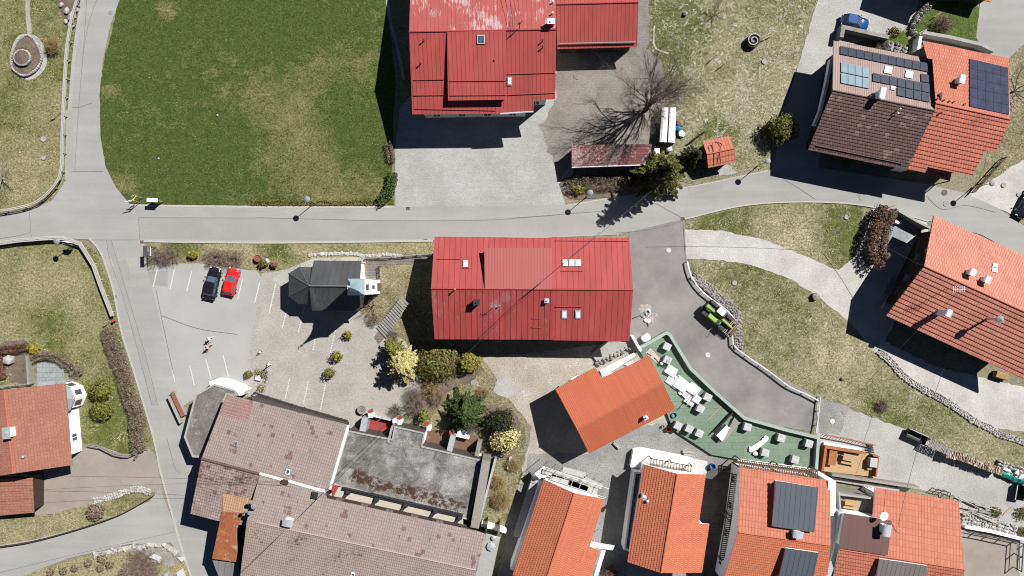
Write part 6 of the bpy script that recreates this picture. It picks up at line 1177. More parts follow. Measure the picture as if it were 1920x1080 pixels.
for i, (q, r, h, m_, n_) in enumerate(((P(778, 742), 1.6, 1.3, 'twig', 200), (P(905, 735), 1.0, .8, 'straw', 120), (P(742, 770), 1.2, .9, 'twig_dark', 120), (P(880, 800), 1.3, 1., 'twig_dark', 130), (P(962, 870), 1.2, 1., 'straw', 200), (P(935, 905), 1.1, .9, 'straw', 170), (P(820, 745), 1.4, 1., 'twig', 150), (P(700, 600), 1.1, .8, 'twig', 110))):
    twigbush('dry_scrub', ('brown scrub between the big thuja and the paved lot', 'pale dry scrub east of the fir top', 'dark scrub at the lower corner of the paved lot', 'dark scrub on the lower right side of the fir', 'straw coloured scrub below the yellow cypress at the flat roof', 'straw coloured scrub left of the golden grass tuft', 'thin brown scrub just below the big thuja', 'thin scrub beside the timber steps')[i], W(q[0]), r, h, m_, n_, .018, 'scrub')
# ---------------------------------------------------------------- stones and garden features
rg = thing('rockery', 'stone ringed round rockery in two tiers inside the teardrop gravel path', 'rockery', xy('i', 310, 650)); b = MB(); pts = smooth_loop([xy('i', *q)[:2] for q in ((150, 680), (160, 780), (250, 850), (330, 850), (430, 780), (480, 680), (470, 600), (430, 500), (340, 410), (280, 420), (200, 500), (160, 590))], .3)
for q in pts: b.rock((q[0], q[1], .28), R(.16, .26), R(.14, .2), R(.2, .3))
b.build('outer_ring', 'stone', rg); b = MB(); c = xy('i', 285, 665)
for k in range(26): a = 2 * math.pi * k / 26; b.rock((c.x + math.cos(a) * 1.12, c.y + math.sin(a) * 1.05, .62), .17, .15, .26)
b.build('inner_ring', 'stone', rg); b = MB(); b.prism([(q[0], q[1]) for q in pts], 0, .32); b.lathe((c.x, c.y, 0), [(1.1, .3), (1.05, .75), (.6, .85), (.05, .95)], 18); b.build('soil', 'soil', rg); b = MB()
for k in range(60): a = R(0, 6.3); r = R(.1, 1.7); p = Vector((c.x + .3 + math.cos(a) * r, c.y + .3 + math.sin(a) * r, .4)); b.tube(p, p + rdir() * .25 + Vector((0, 0, .4)), .02, .008, 3)
b.build('dry_plants', 'straw', rg)
for i, (q, r) in enumerate(((('i', 825, 190), .75), (('i', 760, 130), .55), (('i', 870, 115), .5), (('i', 815, 290), .6), (('i', 750, 245), .4), (('i', 700, 60), .45))):
    p = xy(*q); b = MB(); b.rock((p.x, p.y, r * .4), r, r * .75, r * .6); tag(b.build('boulder', 'redbox' if i == 3 and 0 else 'stone', None, (p.x, p.y, 0)), ('largest pale boulder beside the road fence at the top', 'pale boulder left of the largest one', 'pale boulder right above the largest one', 'boulder at the lower end of the group by the road fence', 'small boulder at the left rim of the group', 'dark rimmed boulder at the top of the group')[i], 'boulder', 'boulders by the road fence')
stone_row('boulder_row', 'pale boulders edging the bank below the left branch road', Z('A2', 0, 690, 150, 660, 300, 630, 480, 590, 620, 560), .7, .4, 'stone', 'boulders', .7, True, 2); stone_row('boulder_row', 'ring of pale boulders around the road fork', Z('A2', 720, 580, 870, 530, 1000, 530, 1120, 540, 1220, 590, 1310, 650), .7, .5, 'stone', 'boulders', .8, True, 1)
stone_row('stone_edging', 'rough stone edging above the brown driveway', Z('J', 480, 700, 560, 680, 640, 650, 700, 640, 760, 655), .9, .25, 'stone', 'stones', .32, True, 3); stone_row('stone_edging', 'line of small stones above the timber walkway', Z('F', 270, 318, 370, 312, 480, 312, 560, 322, 660, 318, 740, 322), .5, .2, 'stone', 'stones', .4, True, 1); stone_row('stone_edging', 'grey stone bank beside the telehandler', Z('G', 915, 425, 1000, 490, 1060, 550, 1130, 600, 1140, 680, 1145, 790), 1.3, .3, 'stone_grey', 'stone wall', .34, True, 4)
stone_row('stone_wall', 'stepped stone wall behind the blue car and small lawn', Z('m', 1690, 20, 1600, 120, 1520, 200, 1440, 380, 1440, 480), 1.0, .7, 'stone', 'stone wall', .32, True, 3); stone_row('stone_pile', 'dark rough rocks between the double house and its walled basin', Z('m', 870, 690, 940, 690, 1020, 690, 1200, 740, 1300, 790), 1.5, .5, 'stone_grey', 'rocks', .4, True, 3)
p = xy('y', 1020, 430); st = thing('spiral_bed', 'dark round raised bed with a pale spiral rim on the stony meadow', 'raised bed', (p.x, p.y, 0)); b = MB(); b.lathe((p.x, p.y, 0), [(.95, 0), (.95, .85), (.6, .8)], 18); b.build('bed_wall', 'wood_dark', st); b = MB(); sp_ = []
for k in range(34): a = .4 + k * .33; r = .95 * (1 - k / 40); sp_.append((p.x + math.cos(a) * r, p.y + math.sin(a) * r))
b.strip(sp_, .12, .8, 1.05); b.build('spiral_rim', 'stone', st)
def disc(name, label, c, r, h, mat, cat, group=None, rim=None):
    h += .03; b = MB(); b.lathe((c.x, c.y, 0), [(r, 0), (r, h), (r * .8, h + .012), (r * .78, h + .003), (.02, h + .004)], 18); o = b.build(name, [mat], None, (c.x, c.y, 0)); return tag(o, label, cat, group)
MHG = 'manhole covers in the roads'
for i, q in enumerate((('G', 792, 295, .34, 'slab'), ('G', 990, 825, .36, 'slab'), ('D', 475, 998, .45, 'iron'), ('D', 892, 975, .42, 'rustiron'), ('D', 900, 1032, .42, 'iron'), ('A', 562, 66, .32, 'iron'), ('M', 325, 297, .36, 'slab'), ('M', 385, 250, .33, 'iron'), ('v', 690, 420, .4, 'iron'))):
    disc('manhole_cover', ('pale manhole cover near the red house in the dark asphalt', 'pale manhole cover in the middle of the dark asphalt', 'grey manhole ring in the road left of the porch shadow', 'rust pink manhole cover in front of the orange house porch', 'grey manhole cover below the rust pink one', 'manhole cover in the upper left road', 'white manhole cover on the gravel strip beyond the dark asphalt', 'dark manhole cover on the gravel strip beside the white one', 'round cover in the dry garden near the gravel heap')[i], xy(*q[:3]), q[3], .06, q[4], 'manhole cover', MHG)
for i, q in enumerate((('A', 222, 705, .38), ('A', 222, 800, .3), ('I', 395, 128, .3), ('G', 1125, 460, .33), ('y', 1150, 625, .36), ('s', 421, 530, .35), ('s', 541, 602, .33), ('C', 332, 380, .62), ('L', 170, 190, .38), ('y', 690, 628, .3))):
    disc('shaft_cover', ('round concrete shaft cover on the left lawn', 'weathered shaft cover below the concrete one on the left lawn', 'pale shaft cover on the grass near the tall hedge', 'pale shaft cover in the meadow beside the dark asphalt', 'pale green round lid on the stony meadow', 'pale shaft cover on the chalky ground nearest the lamp', 'pale shaft cover on the chalky ground nearest the black car', 'wide round cover in the old yard under the annex', 'shaft cover in the shade of the bright orange house', 'grey ring on a post in the stony meadow')[i], xy(*q[:3]), q[3], .12 if i < 7 else .05, 'concrete' if i != 7 else 'yard_old', 'shaft cover', 'shaft covers in the grass and gravel')
for i, q in enumerate((P(765, 391), P(798, 451), Z('E', 720, 253), Z('k', 840, 683), Z('G', 863, 135))):
    b = MB(); p = W(q[0]); b.box((p.x, p.y, .04), (.5, .42, .12))
    for k in range(4): b.box((p.x - .16 + k * .11, p.y, .105), (.05, .34, .02))
    tag(b.build('storm_drain', 'rustiron', None, (p.x, p.y, 0)), ('rusty drain grate at the yard corner of the straight road', 'drain grate on the south kerb next to the red house', 'rusty drain grate beside the green sign', 'rusty drain grate on the side road below the plank fence', 'drain grate at the road junction above the gravel track')[i], 'drain grate', 'drain grates')
for i, q in enumerate((('y', 345, 145, .4, 'stone_grey'), ('I', 235, 530, .6, 'stone_grey'), ('y', 425, 100, .15, 'stone'), ('F', 60, 350, .45, 'stone'), ('I', 375, 945, .3, 'stone_grey'), ('A', 1102, 585, .18, 'slab'), ('A', 805, 803, .14, 'slab'), ('B2', 885, 310, .2, 'stone'), ('E', 55, 848, .8, 'stone'))):
    p = xy(*q[:3]); b = MB(); b.rock((p.x, p.y, q[3] * .6), q[3], q[3] * .9, q[3] * .9); tag(b.build('stone', q[4], None, (p.x, p.y, 0)), ('round grey stone at the top of the stony meadow', 'grey boulder on the meadow below the gravel track', 'tiny white stone near the top of the stony meadow', 'white stones beside the pot bushes above the parking lot', 'small dark boulder low on the meadow of the curving asphalt', 'pale stone in the right half of the big lawn', 'white stone in the lower left part of the big lawn', 'pale stone in the shade west of the long red house', 'big pinkish garden boulder in the left garden bed')[i], 'stone')
for i, q in enumerate((('y', 580, 635, 640, 585), ('y', 680, 700, 752, 645), ('y', 1145, 395, 1240, 350), ('D', 840, 88, 878, 62))):
    a, c = W(Z(*q[:3])[0], .5), W(Z(q[0], q[3], q[4])[0], .5); b = MB(); b.tube(a, c, .07, .06, 6); tag(b.build('pole', 'black' if i < 2 else 'wood_pale', None, a), ('dark pole lying left of the ring post', 'dark pole lying right of the ring post', 'pale stick beside the spiral raised bed', 'pale stick on the small lawn behind the double house')[i], 'pole')
sl = thing('stone_slab_roof', 'tilted white stone slab on a bench at the road fork', 'stone slab', xy('A2', 970, 740)); b = MB(); p = [W(q, 1.) for q in Z('A2', 950, 685, 1080, 740, 1030, 800, 870, 735)]; b.prism([(x.x, x.y) for x in p], .95, 1.07); b.build('top_slab', 'slab', sl); b = MB(); p = [W(q, .8) for q in Z('A2', 880, 770, 1050, 800, 1030, 840, 900, 815)]; b.prism([(x.x, x.y) for x in p], .5, .62); b.build('lower_slab', 'stone', sl); b = MB(); b.rock(xy('A2', 960, 780, .25), .8, .5, .35); b.build('support', 'stone_grey', sl)
b = MB(); p = [W(q, .3) for q in Z('A2', 1405, 930, 1460, 1047, 1340, 1060, 1310, 1000)]; b.prism([(x.x, x.y) for x in p], 0, .3); tag(b.build('white_slab', 'slab', None, p[0]), 'white slab in the grass at the bottom edge by the road fork', 'slab'); b = MB(); p = [W(q, .35) for q in Z('A2', 1320, 750, 1440, 735, 1450, 780, 1400, 825)]; b.prism([(x.x, x.y) for x in p], 0, .35); tag(b.build('white_rock', 'slab', None, p[0], bevel=.05), 'big flat white rock at the tip of the road fork', 'rock')
b = MB(); p = W(Z('A2', 1175, 1010)[0]); b.lathe((p.x, p.y, 0), [(.35, 0), (.35, .6), (.3, .7), (.02, .72)], 10); tag(b.build('grey_bin', 'steel', None, (p.x, p.y, 0)), 'grey round container at the bottom of the road fork', 'bin')
for i, (w_, x, y, r, m_, m2) in enumerate((('F', 16, 337, .5, 'terracotta', 'soil'), ('K', 540, 235, .62, 'wood_grey', 'soil'))):
    p = xy(w_, x, y); o = thing('planter', ('red clay planter above the parking lot', 'big round wooden planter left of the red carpet')[i], 'planter', (p.x, p.y, 0)); b = MB(); b.lathe((p.x, p.y, 0), [(r * .75, 0), (r, .65), (r, .7), (r * .85, .7), (r * .82, .58), (.02, .57)], 16); b.build('pot', m_, o); b = MB()
    for k in range(30): q = Vector((p.x + R(-.5, .5) * r, p.y + R(-.5, .5) * r, .6)); b.card(q, .1, (rdir() + Vector((0, 0, 1.2))).normalized())
    b.build('plants', 'hedge_brown', o)
# timber steps and plank walks
ts = thing('timber_steps', 'timber steps climbing from the paved lot to the long red house', 'steps', xy('B2', 480, 250)); a, c = xy('B2', 415, 340), xy('B2', 655, 20); d = (c - a).normalized(); nn = Vector((-d.y, d.x, 0))
for k in range(15): q = a + d * ((c - a).length * k / 14); b = MB(); b.box((q.x, q.y, .12 + .09 * k), (.27, 2.1 - .05 * k, .2), math.atan2(d.y, d.x) - .18); b.build('step', 'wood_grey', ts)
sheet('plank_walk', Z('B2', 330, 390, 400, 290, 475, 350, 400, 440, 375, 465), .03, 'plank', .03, False)
b = MB(); p = W(Z('F2', 1, 1)[0])
fence('wooden_fence', 'low grey plank fence along the top of the timber walkway', Z('F', 560, 335, 700, 330, 800, 320, 897, 312), .8, [(.75, .06, .1, 0), (.4, .06, .06, 0)], 'wood_grey', 1.8, 'fence', True); fence('wooden_fence', 'short dark fence at the bend of the timber walkway', Z('F', 625, 378, 628, 430), .8, [(.75, .06, .1, 0), (.4, .06, .06, 0)], 'wood_dark', .7, 'fence', False)
# ---------------------------------------------------------------- fences
FR = [(1.0, .1, .13, 0.), (.98, .1, .13, -.22), (.55, .12, .05, -.1)]
fence('wooden_fence', 'white plank rail fence along the upper left road', P(162, -20, 146, 30, 135, 90, 130, 160, 126, 250, 124, 320, 112, 350, 80, 380, 40, 393, -20, 402), 1.0, FR, 'fence_pale', 2.6, 'fence', True, .12)
fence('wooden_fence', 'white plank rail fence curving around the left lawn at the crossroads', P(-20, 461, 40, 452, 100, 447, 126, 447, 158, 458, 183, 498, 196, 535, 218, 592), 1.0, [(1.0, .1, .14, 0.), (.98, .1, .14, -.2), (.96, .1, .14, .2), (.55, .12, .05, -.1)], 'fence_pale', 2.4, 'fence', False, .12)
fence('wooden_fence', 'dark edged plank fence along the left branch road', P(-20, 1026, 60, 1014, 150, 990, 230, 962, 292, 927), .7, [(.68, .14, .1, 0), (.3, .18, .06, 0)], 'wood_dark', 2.4, 'fence', True, .1)
fence('wooden_fence', 'short plank fence between the left lawn and the brown driveway', Z('J', 460, 415, 520, 425, 590, 460, 665, 470, 730, 440), .8, [(.78, .12, .12, 0), (.76, .1, .1, .2), (.4, .14, .05, .1)], 'wood_grey', 1.6, 'fence', True, .1)
fence('guard_rail', 'steel guard rail along the curving dark asphalt', Z('G', 880, 352, 900, 430, 960, 510, 1040, 570, 1108, 630, 1105, 700, 1110, 770, 1180, 830, 1290, 905) + Z('I', 100, 985, 180, 1020, 253, 1060), .75, [(.68, .14, .05, 0.), (.66, .05, .12, .09)], 'galv', 2.4, 'guard rail', True, .1); fence('guard_rail', 'steel guard rail across the end of the dark asphalt', Z('M', 253, 172, 240, 290, 230, 352), .75, [(.68, .14, .05, 0.), (.66, .05, .1, .09)], 'galv', 2., 'guard rail', False, .1)
fence('dark_fence', 'dark slanting fence at the corner of the orange double house', Z('s', 160, 590, 250, 490, 330, 400, 405, 318), 1.2, [(1.15, .1, .12, 0), (.75, .1, .06, 0), (.4, .1, .06, 0)], 'wood_dark', 1.6, 'fence', False)
wall('garden_wall', 'pale wall around the shaded slate patio by the road', Z('t', 445, 140, 540, 195, 660, 265, 800, 335), .3, 1.7, 'concrete'); wall('garden_wall', 'speckled stone wall of the walled basin north of the double house', Z('m', 170, 600, 200, 430, 560, 510, 960, 600), .55, 1.5, 'stone_grey'); wall('garden_wall', 'white wall around the north side of the orange half of the double house', Z('m', 1480, 540, 1560, 490) + Z('D', 760, 180, 900, 205, 1050, 240, 1115, 272), .45, 1.3, 'concrete'); wall('garden_wall', 'white wall block between the two halves of the double house', Z('m', 1440, 840, 1480, 590), .4, 1.6, 'white')
wall('garden_wall', 'white wall at the south end of the narrow garden by the inn', Z('C2', 100, 945, 200, 970, 300, 1000), .5, 1.2, 'white'); wall('garden_wall', 'long dark wall between the flat roof and the narrow garden', Z('C2', 215, 410, 60, 1000), .3, 1.6, 'steel'); wall('garden_wall', 'white bench wall in the narrow garden by the inn', Z('C2', 335, 410, 312, 510), .3, .6, 'slab')
wall('garden_wall', 'stone wall west of the brown tiled half of the double house', Z('E2', 360, 730, 410, 520, 480, 300, 500, 190), .4, 1.1, 'stone_grey'); wall('garden_wall', 'dark sided wall east of the slate terrace bed', Z('u', 410, 240, 430, 600), .3, 1.2, 'wood_grey'); fence('wooden_fence', 'grey rail fence on the garden side of the left house', Z('u', -20, 650, 210, 615, 440, 600), .8, [(.75, .1, .1, 0), (.4, .1, .05, 0)], 'wood_grey', 1.5, 'fence', False)
# ---------------------------------------------------------------- lamps, signs
def lamp(c, label, h=4.2):
    root = thing('street_lamp', label, 'street lamp', (c.x, c.y, 0), 'street lamps along the road'); b = MB(); b.lathe((c.x, c.y, 0), [(.1, 0), (.1, .5), (.06, .55), (.045, h - .5)], 8); b.build('pole', 'steel', root); b = MB(); b.lathe((c.x, c.y, h), [(.05, -.5), (.16, -.42), (.2, -.15), (.05, -.12)], 10); b.build('lantern', 'lamp_clear', root); b = MB(); b.lathe((c.x, c.y, h), [(.42, -.14), (.42, -.1), (.28, .0), (.1, .05), (.01, .07)], 14); b.build('hood', 'lampgrey', root)
for q, l in (((575, 373), 'street lamp on the lawn side of the straight road, left of the pale yard'), ((1107, 361), 'street lamp among the shrubs of the road island'), ((1440, 302), 'street lamp beside the round dark bush at the bend'), ((1861, 343.5), 'street lamp on the chalky ground at the right'), ((105, 452), 'street lamp behind the plank fence at the crossroads')): lamp(W(q, 4.2), l)
def sign(name, label, base, top, h, boards, polemat='steel', cat='sign'):
    root = thing(name, label, cat, (base.x, base.y, 0)); b = MB(); b.tube(base, Vector((base.x, base.y, h)), .045, .04, 6); b.build('pole', polemat, root)
    for (z, w, hh, rz, mt, dx) in boards: b = MB(); b.box((base.x + dx * math.cos(rz), base.y + dx * math.sin(rz), z), (w, .06, hh), rz); b.build('board', mt, root)
p = xy('j', 300, 135); p = W((248, 376), 2.2); sign('signpost', 'yellow and white direction signpost at the lawn corner of the crossroads', Vector((p.x + .9, p.y, 0)) - Vector((.9, 0, 0)), None, 2.6, [(2.4, 1.1, .22, .25, 'whitepaint', -.35), (2.1, 1.0, .22, .9, 'yellow', .3), (1.8, .9, .2, .1, 'whitepaint', -.4)])
p = W(Z('j', 300, 135)[0]); sign('traffic_sign', 'slim sign pole just right of the yellow and white signpost', p, None, 2.6, [(2.3, .55, .55, .5, 'galv', 0)])
pb = thing('notice_board', 'white roofed notice board on the verge of the big lawn', 'notice board', W((286, 378))); c = W((285, 375), 1.8); b = MB(); b.box((c.x, c.y, 1.75), (1.45, .5, .1), -.06); b.build('roof', 'whitepaint', pb); b = MB(); b.box((c.x, c.y, 1.05), (1.25, .1, 1.1), -.06); b.build('board', 'wood_grey', pb)
for s_ in (-1, 1): b = MB(); b.box((c.x + s_ * .66, c.y - s_ * .04, .85), (.09, .12, 1.7), -.06); b.build('post', 'wood_grey', pb)
gs = thing('display_board', 'large sloping green and white sign board at the parking entrance', 'sign', xy('j', 345, 790)); c = W(Z('j', 345, 770)[0], 2.6); b = MB(); b.box((c.x + .22, c.y, 2.1), (1.1, 1.25, .06), 0, 0, -1.0); b.build('sign_face', 'whitepaint', gs); b = MB(); b.box((c.x + .25, c.y, 2.15), (.8, .95, .06), 0, 0, -1.0); b.build('green_panel', 'greenboard', gs); b = MB(); b.box((c.x - .22, c.y, 2.55), (.5, 1.5, .08)); b.build('hood', 'darktrim', gs)
for s_ in (-1, 1): b = MB(); b.box((c.x - .1, c.y + s_ * .65, 1.3), (.12, .12, 2.6)); b.build('post', 'darktrim', gs)
b = MB(); q = xy('j', 480, 750, .35); b.tube((c.x, c.y + .5, .35), q, .05, .04, 5); b.tube((c.x, c.y - .4, .35), xy('j', 470, 835, .3), .05, .04, 5); b.build('brace', 'wood_dark', gs)
p = W((123, 453.5), 3.0); sign('display_board', 'white box sign behind the plank fence at the crossroads', p * 1 - Vector((0, 0, 3.0)), None, 3.0, [(2.6, .95, .7, -.2, 'whitepaint', 0)]); p = xy('k', 430, 160); sign('traffic_sign', 'flat grey sign right of the white box sign', p, None, 1.8, [(1.5, 1.2, .5, -.15, 'galv', 0)])
p = W(Z('A', 325, 560)[0]); sign('traffic_sign', 'thin sign pole beside the road fence of the upper left lawn', p, None, 2.6, [(2.45, .55, .4, .3, 'galv', 0)])
hy = thing('fire_hydrant', 'small red hydrant at the lower end of the plank fence', 'hydrant', xy('k', 848, 925)); p = xy('k', 848, 925); b = MB(); b.lathe((p.x, p.y, 0), [(.2, 0), (.2, .1), (.13, .14), (.13, .75), (.2, .78), (.2, .85), (.1, .98), (.02, 1.0)], 10); b.build('body', 'redbox', hy); b = MB(); b.tube((p.x - .28, p.y, .6), (p.x + .28, p.y, .6), .07, .07, 8); b.build('outlet', 'redbox', hy)
sign('traffic_sign', 'small sign beside the red hydrant', xy('k', 790, 940), None, 1.4, [(1.2, .5, .3, .3, 'wood_grey', 0)])
# ---------------------------------------------------------------- small yard things
wp = thing('covered_pile', 'long stack under white ribbed sheeting beside the bare tree', 'covered pile', xy('l', 440, 370)); p = [W(q, 2.0) for q in Z('l', 350, 140, 530, 145, 515, 590, 318, 580)]; c4 = sum(p, Vector((0, 0, 0))) / 4; b = MB(); b.prism([(x.x, x.y) for x in p], 0, 1.7); b.build('stack', 'wood_dark', wp); ax = (p[1] - p[0]) / 2
for k, (t0, t1, z0, z1) in enumerate(((0, .46, 1.75, 2.0), (.54, .98, 1.85, 2.0))):
    f = lambda t, e: (p[0].lerp(p[1], t) if e == 0 else p[3].lerp(p[2], t)); b = MB(); n = 4
    pr = [(t0 + (t1 - t0) * i / n, z0 + (z1 - z0) * math.sin(math.pi * i / n) + .05) for i in range(n + 1)]
    V = [Vector((f(t, e).x, f(t, e).y, z)) for e in (0, 1) for t, z in pr]; b.shared(V, [(i, i + 1, n + 2 + i, n + 1 + i) for i in range(n)]); b.build('sheeting', 'foil', wp)
for i, (q, h) in enumerate((((560, 400), .9), ((600, 470), .7), ((580, 330), .6))):
    b = MB(); x = xy('l', *q, h); b.rock((x.x, x.y, h * .45), .5, .6, h * .5); tag(b.build('tarp_heap', 'blue' if i < 1 else 'foil' if i < 2 else 'hedge_brown', None, (x.x, x.y, 0)), ('blue plastic heap beside the white covered pile', 'pale plastic heap below the blue one', 'brownish heap above the blue one')[i], 'heap')
b = MB(); x = xy('l', 445, 665, .9); b.lathe((x.x, x.y, 0), [(.3, 0), (.45, .5), (.35, .85), (.05, 1.0)], 12); tag(b.build('white_barrel', 'foil', None, (x.x, x.y, 0)), 'white rounded barrel behind the tall spruce', 'barrel'); b = MB(); x = xy('l', 285, 715, .9); b.box((x.x, x.y, .5), (.7, 1.1, 1.0), .05); b.box((x.x, x.y, 1.03), (.4, .7, .06), .05); tag(b.build('white_crate', 'whitepaint', None, (x.x, x.y, 0)), 'white box at the right end of the dark red shed', 'box')
b = MB(); a, c = xy('l', 690, 595, .5), xy('l', 880, 455, 1.8); b.tube(a, c, .14, .12, 7); tag(b.build('leaning_post', 'wood_dark', None, a), 'thick dark leaning post left of the little orange shed', 'post')
cx = thing('debris_heap', 'grey cables and sand heap at the side of the long red house', 'debris', xy('G', 685, 640)); b = MB(); c = xy('G', 685, 610, 0)
for k in range(5): r = .5 - .05 * k; b.path([Vector((c.x + math.cos(t * .6) * r, c.y + math.sin(t * .6) * r * 1.2, .08 + .06 * k)) for t in range(11)], .035, 4)
b.build('cable_coil', 'steel', cx); b = MB(); [b.rock((c.x + R(-1.4, 1.2), c.y + R(-1.2, .9), .02), R(.3, .7), R(.25, .5), .09) for _ in range(14)]; b.build('sand', 'drygravel', cx); b = MB()
for k in range(3): b.rock((c.x + R(-.4, .4), c.y - .9 + R(-.3, .3), .15), .4, .3, .2)
b.build('plastic_sheet', 'foil', cx); b = MB(); b.path([xy('G', *q, .1) for q in ((610, 640), (650, 625), (680, 650), (690, 680))], .07, 5); b.build('pipe', 'black', cx)
for i, (w_, x, y, r, h, m_) in enumerate((('L', 815, 262, .38, .8, 'blue'), ('L', 788, 333, .36, .6, 'copperred'), ('L', 1010, 520, .42, .8, 'blue'), ('L', 762, 320, .2, .5, 'steel'))):
    p = xy(w_, x, y); b = MB(); b.lathe((p.x, p.y, 0), [(r * .8, 0), (r, h), (r * .9, h), (r * .7, h * .4), (.02, h * .38)], 12); tag(b.build('site_tub', m_, None, (p.x, p.y, 0)), ('blue tub at the corner of the bright orange roof', 'red tub in the gravel below the bright orange roof', 'blue tub beside the slatted walkway', 'small grey bucket left of the red tub')[i], 'tub')
for i, (q, L) in enumerate(((('L', 520, 410, 540, 430), 1.0), (('L', 870, 450, 915, 455), 1.4), (('L', 875, 465, 915, 470), 1.2))):
    a, c = xy(q[0], q[1], q[2], .3), xy(q[0], q[3], q[4], .3); b = MB(); d = c - a; b.box((a + c) / 2, (d.length + .4, .35, .25), math.atan2(d.y, d.x)); tag(b.build('site_block', 'concrete', None, ((a + c) / 2)[:2] + (0,), bevel=.03), ('small pale block below the bright orange roof', 'upper pale block between the orange house and the green deck', 'lower pale block between the orange house and the green deck')[i], 'block')
sc_ = thing('scaffold', 'white scaffold boards and poles around the top of the left new house', 'scaffold', xy('h', 500, 260))
for k, q in enumerate((('h', 260, 190, 560, 270), ('h', 330, 240, 720, 370), ('h', 430, 180, 620, 230), ('h', 480, 290, 640, 350), ('h', 600, 260, 760, 330))):
    b = MB(); a, c = W(Z(*q[:3])[0], 3.2), W(Z(q[0], q[3], q[4])[0], 3.2); d = c - a; b.box((a + c) / 2, (d.length, .75, .06), math.atan2(d.y, d.x)); b.build('board', 'fence_pale', sc_)
for k in range(9):
    t = k / 8; a = W(Z('h', 250 + 550 * t, 150 + 190 * t)[0], 4.); b = MB(); b.tube((a.x, a.y, 0), (a.x, a.y, 4.3), .035, .035, 5); b.build('upright', 'galv', sc_); b = MB(); e = W(Z('h', 225 + 545 * t, 225 + 190 * t)[0], 4.); b.tube((a.x, a.y, 4.), (e.x, e.y, 4.), .035, .035, 5); b.build('crossbar', 'galv', sc_)
b = MB(); b.tube(W(Z('h', 250, 150)[0], 4.1), W(Z('h', 820, 345)[0], 4.1), .035, .035, 5); b.tube(W(Z('h', 220, 230)[0], 4.1), W(Z('h', 790, 420)[0], 4.1), .035, .035, 5); b.build('ledger', 'galv', sc_)
b = MB(); p = [W(q, 2.9) for q in Z('h', 190, 215, 270, 155, 300, 240, 230, 260)]; b.prism([(x.x, x.y) for x in p], 2.7, 2.85); b.build('board', 'whitepaint', sc_)
sc2 = thing('scaffold', 'white boards on a bracket at the east corner of the left new house', 'scaffold', xy('h', 760, 830)); b = MB(); p = [W(q, 3.) for q in Z('h', 650, 790, 865, 825, 850, 862, 645, 835)]; b.prism([(x.x, x.y) for x in p], 2.85, 3.0); b.build('board', 'whitepaint', sc2); b = MB(); b.strip([W(q, 2.)[:2] for q in Z('h', 770, 850, 700, 1080)], .5, 0, 2.6); b.build('wall_strip', 'white', sc2)
for q in Z('h', 700, 690, 740, 700, 750, 760, 700, 790): p = W(q, 3.6); b = MB(); b.tube((p.x, p.y, 0), (p.x, p.y, 4.), .04, .04, 5); b.build('upright', 'galv', sc2)
wall('terrace_wall', 'grey terrace wall with white patches west of the left new house', Z('h', 235, 260, 0, 960), .45, 3.0, 'white'); wall('terrace_wall', 'dark basement wall further west of the left new house', Z('h', 190, 240, 40, 720), .9, 1.5, 'steel')
for k in range(6): q = Z('h', 205 - 20 * k + (20 if k % 2 else 0), 300 + 55 * k)[0]; p = W(q, .2); b = MB(); b.box((p.x, p.y, .25), (.45, .8, .5), .25); tag(b.build('pale_block', 'slab', None, (p.x, p.y, 0)), 'pale block in the dark gap west of the left new house', 'block', 'pale blocks in the dark gap')
p = xy('t', 440, 960); b = MB(); b.box((p.x, p.y, .45), (1.2, 2.2, .08), -.4); b.box((p.x, p.y, .2), (.9, 1.9, .4), -.4); tag(b.build('garden_table', 'stone_grey', None, (p.x, p.y, 0)), 'grey table in the shade beside the right hand house', 'table'); p = xy('t', 495, 262); b = MB(); b.box((p.x, p.y, .35), (.75, .5, .7), -.35); tag(b.build('white_chest', 'whitepaint', None, (p.x, p.y, 0), bevel=.03), 'white chest at the top of the slate patio', 'chest')
ym = thing('loader_bucket', 'dull yellow machine shovel half hidden under the eave of the right hand house', 'shovel', xy('M', 1180, 70)); b = MB(); p = xy('M', 1180, 65, .6); b.box((p.x, p.y, .5), (1.8, .9, .9), -.3); b.build('shovel', 'dullyellow', ym, bevel=.1); b = MB(); b.box((p.x + .8, p.y - .3, .6), (.8, .2, .2), -.8); b.build('arm', 'dullyellow', ym)
